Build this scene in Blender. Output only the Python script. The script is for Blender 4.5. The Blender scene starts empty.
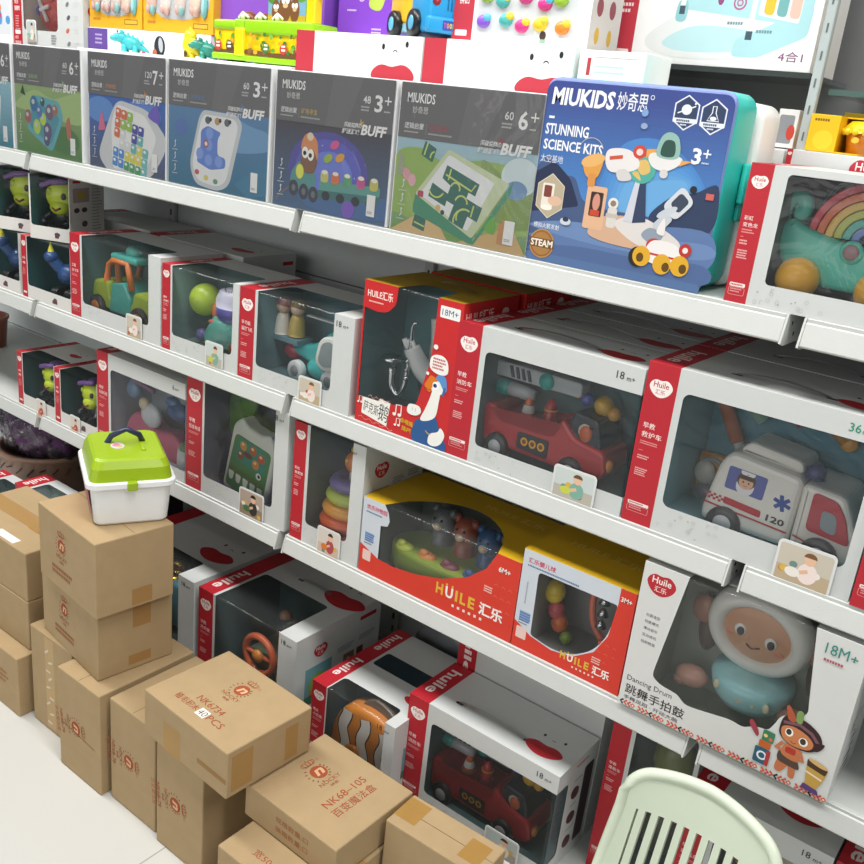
import bpy, bmesh, math, random
from mathutils import Vector as V, Matrix
from mathutils.geometry import tessellate_polygon
random.seed(7)
SC = bpy.context.scene
COL = SC.collection
PI = math.pi
sin, cos = math.sin, math.cos

# ---------------------------------------------------------------- materials
def lin(h):
    h = h.lstrip('#'); h = ''.join(c*2 for c in h) if len(h) == 3 else h
    r = [int(h[i:i+2], 16)/255 for i in (0, 2, 4)]
    return tuple(c/12.92 if c <= .04045 else ((c+.055)/1.055)**2.4 for c in r) + (1,)
_M = {}
def _new(name):
    m = bpy.data.materials.new(name); m.use_nodes = True
    nt = m.node_tree; nt.nodes.clear()
    return m, nt, nt.nodes, nt.links
def surf(kind, hexc):
    """paper / plastic / metal / cloth / kraft / coat / clear plastic, each with a little procedural variation"""
    key = kind + '_' + hexc.lstrip('#')
    if key in _M: return _M[key]
    m, nt, N, L = _new(key)
    out = N.new('ShaderNodeOutputMaterial'); b = N.new('ShaderNodeBsdfPrincipled')
    L.new(b.outputs[0], out.inputs[0])
    tc = N.new('ShaderNodeTexCoord'); no = N.new('ShaderNodeTexNoise')
    L.new(tc.outputs['Object'], no.inputs['Vector'])
    mr = N.new('ShaderNodeMapRange'); mx = N.new('ShaderNodeMix'); mx.data_type = 'RGBA'; mx.blend_type = 'MULTIPLY'
    mx.inputs[0].default_value = 1
    amp = {'paper': .03, 'plastic': .03, 'metal': .06, 'cloth': .3, 'kraft': .09, 'coat': .04, 'floor': .05}.get(kind, .03)
    no.inputs['Scale'].default_value = {'kraft': 26, 'cloth': 30, 'floor': 3}.get(kind, 35)
    no.inputs['Detail'].default_value = 4
    mr.inputs['To Min'].default_value = 1-amp; mr.inputs['To Max'].default_value = 1+amp
    L.new(no.outputs[0], mr.inputs['Value']); L.new(mr.outputs[0], mx.inputs['B'])
    mx.inputs['A'].default_value = lin(hexc); L.new(mx.outputs['Result'], b.inputs['Base Color'])
    b.inputs['Roughness'].default_value = {'paper': .42, 'plastic': .3, 'metal': .22, 'cloth': .85, 'kraft': .8, 'coat': .45, 'floor': .18, 'vinyl': .15}.get(kind, .4)
    b.inputs['Specular IOR Level'].default_value = {'paper': .35, 'kraft': .15, 'cloth': .1}.get(kind, .5)
    if kind == 'metal': b.inputs['Metallic'].default_value = 1
    if kind in ('kraft', 'cloth', 'coat'):
        bp = N.new('ShaderNodeBump'); bp.inputs['Strength'].default_value = {'cloth': .8}.get(kind, .12); bp.inputs['Distance'].default_value = .002
        n2 = N.new('ShaderNodeTexNoise'); n2.inputs['Scale'].default_value = {'coat': 400, 'kraft': 180}.get(kind, 60)
        L.new(tc.outputs['Object'], n2.inputs['Vector']); L.new(n2.outputs[0], bp.inputs['Height']); L.new(bp.outputs[0], b.inputs['Normal'])
    _M[key] = m
    return m
def film(name='clear_film', haze=.03, bump=.2, scale=14, tint='#fcfdfd', refl=.5):
    if name in _M: return _M[name]
    m, nt, N, L = _new(name)
    out = N.new('ShaderNodeOutputMaterial'); tr = N.new('ShaderNodeBsdfTransparent'); gl = N.new('ShaderNodeBsdfGlossy')
    df = N.new('ShaderNodeBsdfDiffuse'); df.inputs[0].default_value = lin('#dfe6e6')
    tr.inputs[0].default_value = lin(tint); gl.inputs['Roughness'].default_value = .08
    fr = N.new('ShaderNodeFresnel'); fr.inputs['IOR'].default_value = 1.5
    mu = N.new('ShaderNodeMath'); mu.operation = 'MULTIPLY'; mu.inputs[1].default_value = refl*1.6; mu.use_clamp = True
    a = N.new('ShaderNodeMixShader'); c = N.new('ShaderNodeMixShader')
    tc = N.new('ShaderNodeTexCoord'); no = N.new('ShaderNodeTexNoise'); no.inputs['Scale'].default_value = scale; no.inputs['Detail'].default_value = 3
    no.inputs['Distortion'].default_value = 1.2
    bp = N.new('ShaderNodeBump'); bp.inputs['Strength'].default_value = bump; bp.inputs['Distance'].default_value = .02
    L.new(tc.outputs['Object'], no.inputs['Vector']); L.new(no.outputs[0], bp.inputs['Height'])
    for n in (gl, fr): L.new(bp.outputs[0], n.inputs['Normal'])
    L.new(fr.outputs[0], mu.inputs[0]); L.new(mu.outputs[0], c.inputs[0])
    a.inputs[0].default_value = haze; L.new(tr.outputs[0], a.inputs[1]); L.new(df.outputs[0], a.inputs[2])
    L.new(a.outputs[0], c.inputs[1]); L.new(gl.outputs[0], c.inputs[2]); L.new(c.outputs[0], out.inputs[0])
    _M[name] = m
    return m
def lighter(h, g):
    h = h.lstrip('#'); return ''.join('%02x' % round(255*(int(h[i:i+2], 16)/255)**g) for i in (0, 2, 4))
def P(h): return surf('paper', h)
def K(h): return surf('plastic', h)
FILM = lambda: film()
WRAP = lambda: film('shrink_wrap', .03, .5, 9, '#fbfcfc', .9)
ACR = lambda: film('clear_acrylic', .1, .02, 5, '#e6f0ee', 1.0)

# ---------------------------------------------------------------- mesh builder (all local coordinates in centimetres)
def rrect(x, y, w, h, r, n=5):
    r = max(0, min(r, w/2-1e-6, h/2-1e-6))
    if r <= 1e-6: return [(x, y), (x+w, y), (x+w, y+h), (x, y+h)]
    out = []
    for cx, cy, a in ((x+w-r, y+r, -90), (x+w-r, y+h-r, 0), (x+r, y+h-r, 90), (x+r, y+r, 180)):
        for i in range(n+1):
            t = math.radians(a+90*i/n); out.append((cx+r*cos(t), cy+r*sin(t)))
    return out
def ell(cx, cy, rx, ry, n=24, a0=0, a1=360):
    m = n if a1-a0 >= 360 else n+1
    return [(cx+rx*cos(math.radians(a0+(a1-a0)*i/n)), cy+ry*sin(math.radians(a0+(a1-a0)*i/n))) for i in range(m)]
def roundpoly(pts, r, n=4):
    """round the corners of a polygon; a point may carry its own radius as third value"""
    out = []; k = len(pts)
    for i in range(k):
        p = V(pts[i][:2]); a = V(pts[i-1][:2]); b = V(pts[(i+1) % k][:2])
        rr = pts[i][2] if len(pts[i]) > 2 else r
        d1 = a-p; d2 = b-p; l = min(rr, d1.length*.48, d2.length*.48)
        if l < 1e-5: out.append(tuple(p)); continue
        p1 = p+d1.normalized()*l; p2 = p+d2.normalized()*l
        for j in range(n+1):
            t = j/n; q = p1*(1-t)**2+p*2*t*(1-t)+p2*t*t; out.append((q.x, q.y))
    return out
def smooth_line(pts, n=6, closed=False):
    P_ = [V(p) for p in pts]; k = len(P_); out = []
    for i in range(k if closed else k-1):
        g = (lambda j: P_[j % k]) if closed else (lambda j: P_[max(0, min(k-1, j))])
        a, b, c, d = g(i-1), g(i), g(i+1), g(i+2)
        for j in range(n):
            t = j/n
            out.append(.5*((2*b)+(c-a)*t+(2*a-5*b+4*c-d)*t*t+(3*b-a-3*c+d)*t**3))
    if not closed: out.append(P_[-1])
    return out
def bean(w, h, dip=.3, n=36, tilt=0):
    o = []
    for i in range(n):
        t = 2*PI*i/n; x = cos(t); y = sin(t)
        if y > 0: y = y*(1-.15*x*x)-dip*1.9*math.exp(-((x+.05)/.42)**2)*y
        y -= .1*(1-x*x) if y < 0 else 0
        x *= (1-.12*max(0, -y))
        o.append((x*w/2*cos(tilt)-y*h/2*sin(tilt), x*w/2*sin(tilt)+y*h/2*cos(tilt)))
    return o
class MB:
    def __init__(s): s.v = []; s.f = []; s.mi = []; s.sm = []; s.mats = []; s.M = Matrix.Identity(4)
    def add(s, vs, fs, m, smooth=False):
        if m not in s.mats: s.mats.append(m)
        k = s.mats.index(m); o = len(s.v)
        s.v += [tuple(s.M @ V(v)) for v in vs]
        for f in fs: s.f.append([o+i for i in f]); s.mi.append(k); s.sm.append(smooth)
        return s
    def bm(s, bm, m, smooth=False):
        bm.verts.index_update()
        s.add([v.co.copy() for v in bm.verts], [[v.index for v in f.verts] for f in bm.faces], m, smooth); bm.free(); return s
    def box(s, x0, y0, z0, x1, y1, z1, m, bev=0, seg=2, smooth=False):
        bm = bmesh.new(); bmesh.ops.create_cube(bm, size=1)
        for v in bm.verts: v.co = V(((x0+x1)/2+v.co.x*(x1-x0), (y0+y1)/2+v.co.y*(y1-y0), (z0+z1)/2+v.co.z*(z1-z0)))
        if bev: bmesh.ops.bevel(bm, geom=bm.edges[:], offset=bev, segments=seg, affect='EDGES', profile=.5)
        return s.bm(bm, m, smooth)
    def prism(s, pts, a, b, m, plane='xz', bev=0, seg=2, smooth=False, bev_b=None):
        """polygon pts in a plane, extruded along the third axis from a to b, cap edges rounded"""
        mp = {'xz': lambda p, d: (p[0], d, p[1]), 'xy': lambda p, d: (p[0], p[1], d), 'yz': lambda p, d: (d, p[0], p[1])}[plane]
        bm = bmesh.new(); n = len(pts)
        lo = [bm.verts.new(mp(p, a)) for p in pts]; hi = [bm.verts.new(mp(p, b)) for p in pts]
        f1 = bm.faces.new(lo); f2 = bm.faces.new(hi[::-1])
        for i in range(n): bm.faces.new((lo[i], hi[i], hi[(i+1) % n], lo[(i+1) % n]))
        bmesh.ops.recalc_face_normals(bm, faces=bm.faces[:])
        if bev:
            bmesh.ops.bevel(bm, geom=list(set(f1.edges[:]+f2.edges[:])), offset=bev, segments=seg, affect='EDGES', profile=.5)
        bmesh.ops.triangulate(bm, faces=[f for f in bm.faces if len(f.verts) > 4])
        return s.bm(bm, m, smooth)
    def lathe(s, prof, c, m, axis='z', n=24, smooth=True):
        mp = {'z': lambda r, t, h: (c[0]+r*cos(t), c[1]+r*sin(t), c[2]+h), 'y': lambda r, t, h: (c[0]+r*cos(t), c[1]+h, c[2]+r*sin(t)),
              'x': lambda r, t, h: (c[0]+h, c[1]+r*cos(t), c[2]+r*sin(t))}[axis]
        vs = []; fs = []
        for r, h in prof:
            vs += [mp(r, 2*PI*i/n, h) for i in range(n)]
        for j in range(len(prof)-1):
            for i in range(n): fs.append((j*n+i, j*n+(i+1) % n, (j+1)*n+(i+1) % n, (j+1)*n+i))
        if prof[0][0] > 1e-6: fs.append(tuple(range(n)))
        if prof[-1][0] > 1e-6: fs.append(tuple((len(prof)-1)*n+i for i in range(n)))
        return s.add(vs, fs, m, smooth)
    def ball(s, c, r, m, n=18):
        if not isinstance(r, tuple): r = (r, r, r)
        k = n//2; vs = []; fs = []
        for j in range(k+1):
            a = PI*j/k
            for i in range(n):
                t = 2*PI*i/n; vs.append((c[0]+r[0]*sin(a)*cos(t), c[1]+r[1]*sin(a)*sin(t), c[2]+r[2]*cos(a)))
        for j in range(k):
            for i in range(n): fs.append((j*n+i, j*n+(i+1) % n, (j+1)*n+(i+1) % n, (j+1)*n+i))
        return s.add(vs, fs, m, True)
    def tube(s, pts, r, m, n=8, closed=False, taper=None):
        Q = [V(p) for p in pts]; k = len(Q); vs = []; fs = []; up = V((.13, .31, .94))
        for i in range(k):
            t = (Q[(i+1) % k]-Q[i-1]) if closed else (Q[min(k-1, i+1)]-Q[max(0, i-1)])
            t.normalize(); a = t.cross(up)
            if a.length < .05: a = t.cross(V((1, 0, 0)))
            a.normalize(); b = t.cross(a); rr = r if taper is None else r*(taper[0]+(taper[1]-taper[0])*i/max(1, k-1))
            vs += [tuple(Q[i]+a*rr*cos(2*PI*j/n)+b*rr*sin(2*PI*j/n)) for j in range(n)]
        for i in range(k if closed else k-1):
            for j in range(n): fs.append((i*n+j, i*n+(j+1) % n, ((i+1) % k)*n+(j+1) % n, ((i+1) % k)*n+j))
        if not closed: fs += [tuple(range(n)), tuple((k-1)*n+j for j in range(n))]
        return s.add(vs, fs, m, True)
    def torus(s, c, R, r, m, axis='z', n=28, k=10, sq=1):
        mp = {'z': lambda a, h, t: (c[0]+a*cos(t), c[1]+a*sin(t), c[2]+h), 'y': lambda a, h, t: (c[0]+a*cos(t), c[1]+h, c[2]+a*sin(t)),
              'x': lambda a, h, t: (c[0]+h, c[1]+a*cos(t), c[2]+a*sin(t))}[axis]
        vs = []; fs = []
        for i in range(n):
            for j in range(k): vs.append(mp(R+r*cos(2*PI*j/k), r*sq*sin(2*PI*j/k), 2*PI*i/n))
        for i in range(n):
            for j in range(k): fs.append((i*k+j, ((i+1) % n)*k+j, ((i+1) % n)*k+(j+1) % k, i*k+(j+1) % k))
        return s.add(vs, fs, m, True)
    def flat(s, loops, o, u, v, m):
        """planar polygon with holes: loops of 2-D points placed at o + x*u + y*v"""
        o, u, v = V(o), V(u), V(v)
        P3 = [[V((p[0], p[1], 0)) for p in l] for l in loops]
        tri = tessellate_polygon(P3); fl = [p for l in P3 for p in l]
        fs = []
        for t in tri:
            a, b, c = (fl[i] for i in t)
            cr = (b-a).cross(c-a).z
            if abs(cr) < 1e-9: continue
            fs.append(tuple(t) if cr > 0 else tuple(t)[::-1])
        return s.add([o+u*p.x+v*p.y for p in fl], fs, m)
    def out(s, name, parent=None, label=None, loc=None, rotz=0, stuff=False):
        me = bpy.data.meshes.new(name)
        me.from_pydata([(x*.01, y*.01, z*.01) for x, y, z in s.v], [], s.f)
        for m in s.mats: me.materials.append(m)
        me.polygons.foreach_set('material_index', s.mi); me.polygons.foreach_set('use_smooth', s.sm); me.update()
        o = bpy.data.objects.new(name, me); COL.objects.link(o)
        if parent: o.parent = parent
        if loc: o.location = loc
        o.rotation_euler = (0, 0, rotz)
        if label: o['label'] = label
        return o
# ---------------------------------------------------------------- printing on a face
_T = {}
def glyphs(s, bold):
    k = (s, bold)
    if k not in _T:
        cu = bpy.data.curves.new('lettering', 'FONT'); cu.body = s; cu.size = 1; cu.fill_mode = 'FRONT'; cu.resolution_u = 2
        if bold: cu.offset = bold
        ob = bpy.data.objects.new('lettering', cu); me = ob.to_mesh()
        vs = [(v.co.x, v.co.y) for v in me.vertices]; fs = [tuple(p.vertices) for p in me.polygons]
        ob.to_mesh_clear(); bpy.data.objects.remove(ob); bpy.data.curves.remove(cu)
        if not vs: vs = [(0, 0), (1, 0), (1, 1)]; fs = []
        x = [p[0] for p in vs]; y = [p[1] for p in vs]
        _T[k] = (vs, fs, min(x), max(x), min(y), max(y))
    return _T[k]
class D:
    """draws flat ink on a face: o = lower left corner, u / v = unit axes (cm), every call one layer higher"""
    def __init__(s, mb, o, u, v, cnt=None, kind='paper'):
        s.mb = mb; s.o = V(o); s.u = V(u); s.v = V(v); s.n = s.u.cross(s.v).normalized(); s.cnt = cnt or [1]; s.kind = kind; s.gain = 1; s.clip = None
    def sub(s, x, y, rot=0, sx=1, sy=None, skew=0):
        sy = sx if sy is None else sy; a = math.radians(rot)
        return D(s.mb, s.o+s.u*x+s.v*y, (s.u*cos(a)+s.v*sin(a))*sx, (-s.u*sin(a)+s.v*cos(a))*sy+(s.u*cos(a)+s.v*sin(a))*skew*sy, s.cnt, s.kind)._g(s.gain)
    def m(s, c):
        if not isinstance(c, str): return c
        if s.gain != 1:
            c = c.lstrip('#'); c = ''.join(k*2 for k in c) if len(c) == 3 else c
            c = ''.join('%02x' % round(255*(int(c[i:i+2], 16)/255)**s.gain) for i in (0, 2, 4))
        return surf(s.kind, c)
    def _g(s, g): s.gain = g; return s
    def _o(s): s.cnt[0] += 1; return s.o+s.n*(.0012*s.cnt[0])
    def p(s, pts, c, holes=()):
        pts = list(pts)
        if s.clip:
            for ax, lim, sg in ((0, s.clip[0], 1), (0, s.clip[2], -1), (1, s.clip[1], 1), (1, s.clip[3], -1)):
                o = []
                for i, b in enumerate(pts):
                    a = pts[i-1]; da, db = sg*(a[ax]-lim), sg*(b[ax]-lim)
                    if (da < 0) != (db < 0): k = da/(da-db); o.append((a[0]+(b[0]-a[0])*k, a[1]+(b[1]-a[1])*k))
                    if db >= 0: o.append((b[0], b[1]))
                pts = o
            if len(pts) < 3: return s
        s.mb.flat([pts]+[list(h) for h in holes], s._o(), s.u, s.v, s.m(c)); return s
    def r(s, x, y, w, h, c, rad=0, rot=0):
        if rot: return s.sub(x, y, rot).r(0, 0, w, h, c, rad)
        return s.p(rrect(x, y, w, h, rad), c)
    def e(s, x, y, rx, ry, c, rot=0, n=22):
        if rot: return s.sub(x, y, rot).e(0, 0, rx, ry, c, 0, n)
        return s.p(ell(x, y, rx, ry, n), c)
    def c(s, x, y, r, col): return s.e(x, y, r, r, col)
    def ring(s, x, y, r, w, col): return s.p(ell(x, y, r, r), col, [ell(x, y, r-w, r-w)])
    def l(s, pts, w, c, closed=False):
        Q = [V(p) for p in pts]; k = len(Q); L_ = []; R_ = []
        for i in range(k):
            t = (Q[(i+1) % k]-Q[i-1]) if closed else (Q[min(k-1, i+1)]-Q[max(0, i-1)])
            if t.length < 1e-9: t = V((1, 0))
            t.normalize(); nn = V((-t.y, t.x))*w/2; L_.append(Q[i]+nn); R_.append(Q[i]-nn)
        o = s._o(); vs = [o+s.u*p.x+s.v*p.y for p in L_+R_]
        fs = [(k+i, k+(i+1) % k, (i+1) % k, i) for i in range(k if closed else k-1)]
        s.mb.add(vs, fs, s.m(c)); return s
    def arc(s, x, y, r, a0, a1, w, c, ry=None): return s.l([(x+r*cos(math.radians(a0+(a1-a0)*i/14)), y+(ry or r)*sin(math.radians(a0+(a1-a0)*i/14))) for i in range(15)], w, c)
    def t(s, x, y, h, txt, c, w=None, bold=0.012, rot=0, skew=0, al='l'):
        if rot or skew: return s.sub(x, y, rot, 1, 1, skew).t(0, 0, h, txt, c, w, bold, 0, 0, al)
        vs, fs, x0, x1, y0, y1 = glyphs(txt, bold)
        k = h/max(1e-6, y1-y0); kx = k if w is None else w/max(1e-6, x1-x0)
        ww = (x1-x0)*kx; dx = {'l': 0, 'c': -ww/2, 'r': -ww}[al]
        o = s._o()
        s.mb.add([o+s.u*(x+dx+(a-x0)*kx)+s.v*(y+(b-y0)*k) for a, b in vs], fs, s.m(c)); return s
    def fine(s, x, y, w, n, c, h=.28, gap=.5, seed=1):
        """rows of print too small to read"""
        R_ = random.Random(seed)
        for i in range(n):
            xx = x; end = x+w*R_.uniform(.7, 1); o = s._o(); vs = []; fs = []
            while xx < end:
                g = h*R_.uniform(.6, .9); yy = y-i*gap; b = len(vs)
                vs += [o+s.u*a+s.v*q for a, q in ((xx, yy), (xx+g, yy), (xx+g, yy+h), (xx, yy+h))]; fs.append((b, b+1, b+2, b+3)); xx += g+h*.25
            s.mb.add(vs, fs, s.m(c))
        return s
    def barcode(s, x, y, w, h, c='#3a3d44', seed=1):
        R_ = random.Random(seed); xx = x
        while xx < x+w: g = R_.uniform(.05, .14); s.r(xx, y, g, h, c); xx += g+R_.uniform(.06, .14)
        return s
def front(mb, x=0, y=0, z=0): return D(mb, (x, y, z), (1, 0, 0), (0, 0, 1))
def topf(mb, x=0, y=0, z=0): return D(mb, (x, y, z), (1, 0, 0), (0, 1, 0))
def rside(mb, x=0, y=0, z=0): return D(mb, (x, y, z), (0, 1, 0), (0, 0, 1))

# ---------------------------------------------------------------- things
def tag(o, label, cat, group=None, kind=None):
    o['label'] = label; o['category'] = cat
    if group: o['group'] = group
    if kind: o['kind'] = kind
    return o
def thing(name, label, cat, loc=(0, 0, 0), rotz=0, group=None):
    o = bpy.data.objects.new(name, None); COL.objects.link(o); o.empty_display_size = .03
    o.location = loc; o.rotation_euler = (0, 0, rotz)
    return tag(o, label, cat, group)
def dup(root, loc, label, rotz=None, group=None):
    r = root.copy(); COL.objects.link(r); r.location = loc; r['label'] = label
    if rotz is not None: r.rotation_euler = (0, 0, rotz)
    if group: r['group'] = group
    for ch in list(root.children):
        c = ch.copy(); COL.objects.link(c); c.parent = r
        for g in list(ch.children):
            d = g.copy(); COL.objects.link(d); d.parent = c
    return r
def structure(o): o['kind'] = 'structure'; return o

S1, S2, S3, S4, S5 = 1.49, 1.187, .833, .537, .097    # shelf surfaces
YF = .014                                              # front face of goods standing at the shelf edge
# ---------------------------------------------------------------- camera, light, room
def make_camera():
    cam = bpy.data.cameras.new('camera'); o = bpy.data.objects.new('camera', cam); COL.objects.link(o)
    cam.sensor_width = 36; cam.lens = 38.537; cam.clip_start = .05
    r, d, f = (.78493, .28265, -.55136), (.61102, -.20564, .76444), (.10269, -.93692, -.33412)
    R = [(.78493, .61102, .10269), (.28265, -.20564, -.93692), (-.55136, .76444, -.33412)]
    M = Matrix([[R[0][i], -R[1][i], -R[2][i], c] for i, c in zip(range(3), (2.1171, -1.2085, 1.3948))]+[[0, 0, 0, 1]])
    o.matrix_world = M; SC.camera = o
make_camera()
SC.view_settings.view_transform = 'Standard'; SC.view_settings.look = 'None'; SC.view_settings.gamma = 1; SC.view_settings.use_curve_mapping = False
SC.view_settings.exposure = 0
SC.cycles.use_denoising = True; SC.cycles.transparent_max_bounces = 24; SC.cycles.max_bounces = 8; SC.cycles.caustics_reflective = False; SC.cycles.caustics_refractive = False
W = bpy.data.worlds.new('world'); SC.world = W; W.use_nodes = True
W.node_tree.nodes['Background'].inputs[0].default_value = (.93, .96, 1, 1); W.node_tree.nodes['Background'].inputs[1].default_value = .14
def lamp(x, y, z, sx, sy, e, rx=0, ry=0):
    l = bpy.data.lights.new('ceiling_lamp', 'AREA'); l.shape = 'RECTANGLE'; l.size = sx; l.size_y = sy; l.energy = e; l.color = (1, .985, .95)
    o = bpy.data.objects.new('ceiling_lamp', l); COL.objects.link(o); o.location = (x, y, z); o.rotation_euler = (rx, ry, 0)
for i in range(4): lamp(-1.2+i*1.5, -.6, 2.85, 1.2, .5, 34)
for i in range(4): lamp(-1.2+i*1.5, -2.4, 2.85, 1.2, .3, 4)

lamp(.8, -5.6, 2.0, 6, 2.4, 78, PI/2*.93)                    # unseen frontal fill light, added to brighten box fronts and interiors
def tile_floor():
    m, nt, N, L = _new('white_floor_tile')
    out = N.new('ShaderNodeOutputMaterial'); b = N.new('ShaderNodeBsdfPrincipled'); tc = N.new('ShaderNodeTexCoord')
    br = N.new('ShaderNodeTexBrick'); br.offset = 0; br.inputs['Scale'].default_value = 1
    br.inputs['Brick Width'].default_value = .8; br.inputs['Row Height'].default_value = .8; br.inputs['Mortar Size'].default_value = .0016; br.inputs['Mortar Smooth'].default_value = .1
    br.inputs['Color1'].default_value = lin('#cfcfcb'); br.inputs['Color2'].default_value = lin('#cbcbc7'); br.inputs['Mortar'].default_value = lin('#a5a5a2')
    mp = N.new('ShaderNodeMapping'); mp.inputs['Location'].default_value = (-.16, .05, 0)
    no = N.new('ShaderNodeTexNoise'); no.inputs['Scale'].default_value = 2.5
    mr = N.new('ShaderNodeMapRange'); mr.inputs['To Min'].default_value = .16; mr.inputs['To Max'].default_value = .3
    L.new(tc.outputs['Object'], mp.inputs[0]); L.new(mp.outputs[0], br.inputs['Vector']); L.new(br.outputs[0], b.inputs['Base Color'])
    L.new(tc.outputs['Object'], no.inputs['Vector']); L.new(no.outputs[0], mr.inputs['Value']); L.new(mr.outputs[0], b.inputs['Roughness'])
    L.new(b.outputs[0], out.inputs[0]); return m
mb = MB(); mb.flat([[(-300, -400), (420, -400), (420, 60), (-300, 60)]], (0, 0, 0), (1, 0, 0), (0, 1, 0), tile_floor()); structure(mb.out('floor'))
WHITE = surf('coat', '#c3c6c3')
GREYP = surf('coat', '#c9cfcf')
mb = MB()
z = 0
for hh in (9, 14.6, 14.6, 14.6, 14.6, 14.6, 14.6, 14.6, 7.4):
    mb.box(-180, 43, z+.15, 270, 44.4, z+hh-.15, GREYP); z += hh
mb.box(-180, 44.4, 0, 270, 46, 250, surf('coat', '#8d918f'))
mb.box(-180, 43, z, 270, 44.4, 250, surf('coat', '#77797a'))
structure(mb.out('wall_back'))

# ---------------------------------------------------------------- shelving: every board of every bay is a thing
NOTE = {(0, 0): 'under the black puzzle boxes at the far left edge', (0, 1): 'under the black puzzle games and blue train tin row', (0, 2): 'under the blue science kit case',
        (0, 3): 'under the rainbow toy box at the far right', (1, 0): 'under the stacked green-faced toy boxes', (1, 1): 'under the pickup, ball and helicopter boxes', (1, 2): 'under the goose, fire engine and ambulance boxes',
        (1, 3): 'at the right edge beside the ambulance box', (2, 0): 'holding the salmon tub and a green-faced toy box', (2, 1): 'under the pink toy and crocodile boxes', (2, 2): 'under the rainbow rings, two red-and-yellow boxes and drum box',
        (2, 3): 'empty beside the drum box', (3, 0): 'under the purple wrapped bundle', (3, 1): 'behind the brown cartons, under the steering wheel and clownfish boxes', (3, 2): 'behind the pale green chair, under the lower fire engine box', (3, 3): 'under the boxes hidden behind the green chair'}
LV = ['top of four', 'second from top', 'third from top', 'lowest']
def shelf_board(bay, lev, zs):
    x0 = bay*90-90; t = thing('shelf', 'white shelf board %s, %s' % (NOTE[(lev, bay)], LV[lev]) if lev < 3 else 'white metal base shelf %s' % NOTE[(lev, bay)], 'shelf', (x0/100, 0, zs), group='white metal shelf boards')
    mb = MB(); mb.box(.3, 1.4, -2.6, 87.8, 40.5, 0, WHITE, .25); mb.out('board', t)
    pr = [(1.38, -.02), (1.15, -.02), (1.0, -.1), (1.0, -.55), (.75, -.7), (.05, -3.5), (.25, -3.75), (1.2, -3.7), (1.38, -3.4)]
    mb = MB(); mb.prism(pr, .35, 87.7, WHITE, 'yz'); mb.out('price_rail', t)
    for xa in (0, 87.75):
        mb = MB(); mb.prism([(40.5, -4.4), (1.2, -4.2), (-.15, -3.8), (.95, -.03), (40.5, -.03)], xa, xa+.3, WHITE, 'yz')
        for yy, zz in ((3.2, -1.4), (4.6, -3)): mb.lathe([(.3, 0), (.3, .32)], (xa+.02, yy, zz), surf('metal', '#55585a'), 'x', 8)
        mb.out('end_bracket', t)
    if lev == 3:
        mb = MB(); mb.box(.2, 2, -9.7, 87.8, 3, -3.6, WHITE, .2); mb.out('kick_plate', t)
for bay in range(4):
    for lev, zs in enumerate((S2, S3, S4, S5)): shelf_board(bay, lev, zs)
for i in range(4):
    mb = MB(); mb.box(-1.2, 41.6, 0, 1.2, 42.8, 230, surf('coat', '#b9bcbb'), .2)
    for k in range(60): mb.box(-.25, 41.5, 6+k*3.6, .25, 41.65, 7.6+k*3.6, surf('coat', '#2b2d2e'))
    tag(mb.out('shelf_upright', None, None, (i*.9-.01, -.0015, 0)), 'grey slotted steel upright at the back, %s' % ['by the stacked green-faced toy boxes', 'behind the helicopter box', 'behind the rainbow toy box', 'outside the frame at right'][i], 'upright', 'slotted shelf uprights')
# ---------------------------------------------------------------- red-striped window boxes
RED, DRED, INK = '#b92733', '#9c2430', '#3b3f44'
def logo(d, x, y, w, bg='#f4ece8', fg=RED):
    q = d.sub(x, y); q.p(bean(w, w*.78, .16), bg)
    q.t(0, -.02*w, w*.24, 'Huile', fg, w*.66, .012, al='c', rot=0); q.t(0, -.3*w, w*.2, '汇乐', fg, w*.42, .004, al='c')
def shell(t, w, h, d, fpoly, fholes, m, topcut=None, name='box_shell', rightcut=None):
    """folded card box: front outline with holes, notched top, closed sides, back and floor"""
    mb = MB()
    mb.flat([fpoly]+fholes, (0, 0, 0), (1, 0, 0), (0, 0, 1), m)
    tp = [(0, 0), (w, 0), (w, d), (0, d)] if not topcut else [(0, 0), (topcut[0], 0)]+[p for p in topcut[3]]+[(topcut[1], 0), (w, 0), (w, d), (0, d)]
    mb.flat([tp], (0, 0, h), (1, 0, 0), (0, 1, 0), m)
    mb.flat([[(0, 0), (d, 0), (d, h), (0, h)]], (w, 0, 0), (0, 1, 0), (0, 0, 1), m)
    mb.flat([[(0, 0), (d, 0), (d, h), (0, h)]], (0, d, 0), (0, -1, 0), (0, 0, 1), m)
    mb.flat([[(0, 0), (w, 0), (w, h), (0, h)]], (w, d, 0), (-1, 0, 0), (0, 0, 1), m)
    mb.flat([[(0, 0), (w, 0), (w, d), (0, d)]], (0, d, 0), (1, 0, 0), (0, -1, 0), m)
    return mb.out(name, t)
def tray(t, x0, x1, z0, z1, dep, c, y0=.25, roof=True, name='inner_tray'):
    m = P(lighter(c, .66)); mb = MB(); a = y0
    mb.flat([[(x0, z0), (x1, z0), (x1, z1), (x0, z1)]], (0, dep, 0), (1, 0, 0), (0, 0, 1), m)
    mb.flat([[(x0, a), (x1, a), (x1, dep), (x0, dep)]], (0, 0, z0), (1, 0, 0), (0, 1, 0), m)
    if roof: mb.flat([[(x0, a), (x1, a), (x1, dep), (x0, dep)]], (0, 0, z1), (1, 0, 0), (0, 1, 0), m)
    for x in (x0, x1): mb.flat([[(a, z0), (dep, z0), (dep, z1), (a, z1)]], (x, 0, 0), (0, 1, 0), (0, 0, 1), m)
    return mb.out(name, t)
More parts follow.
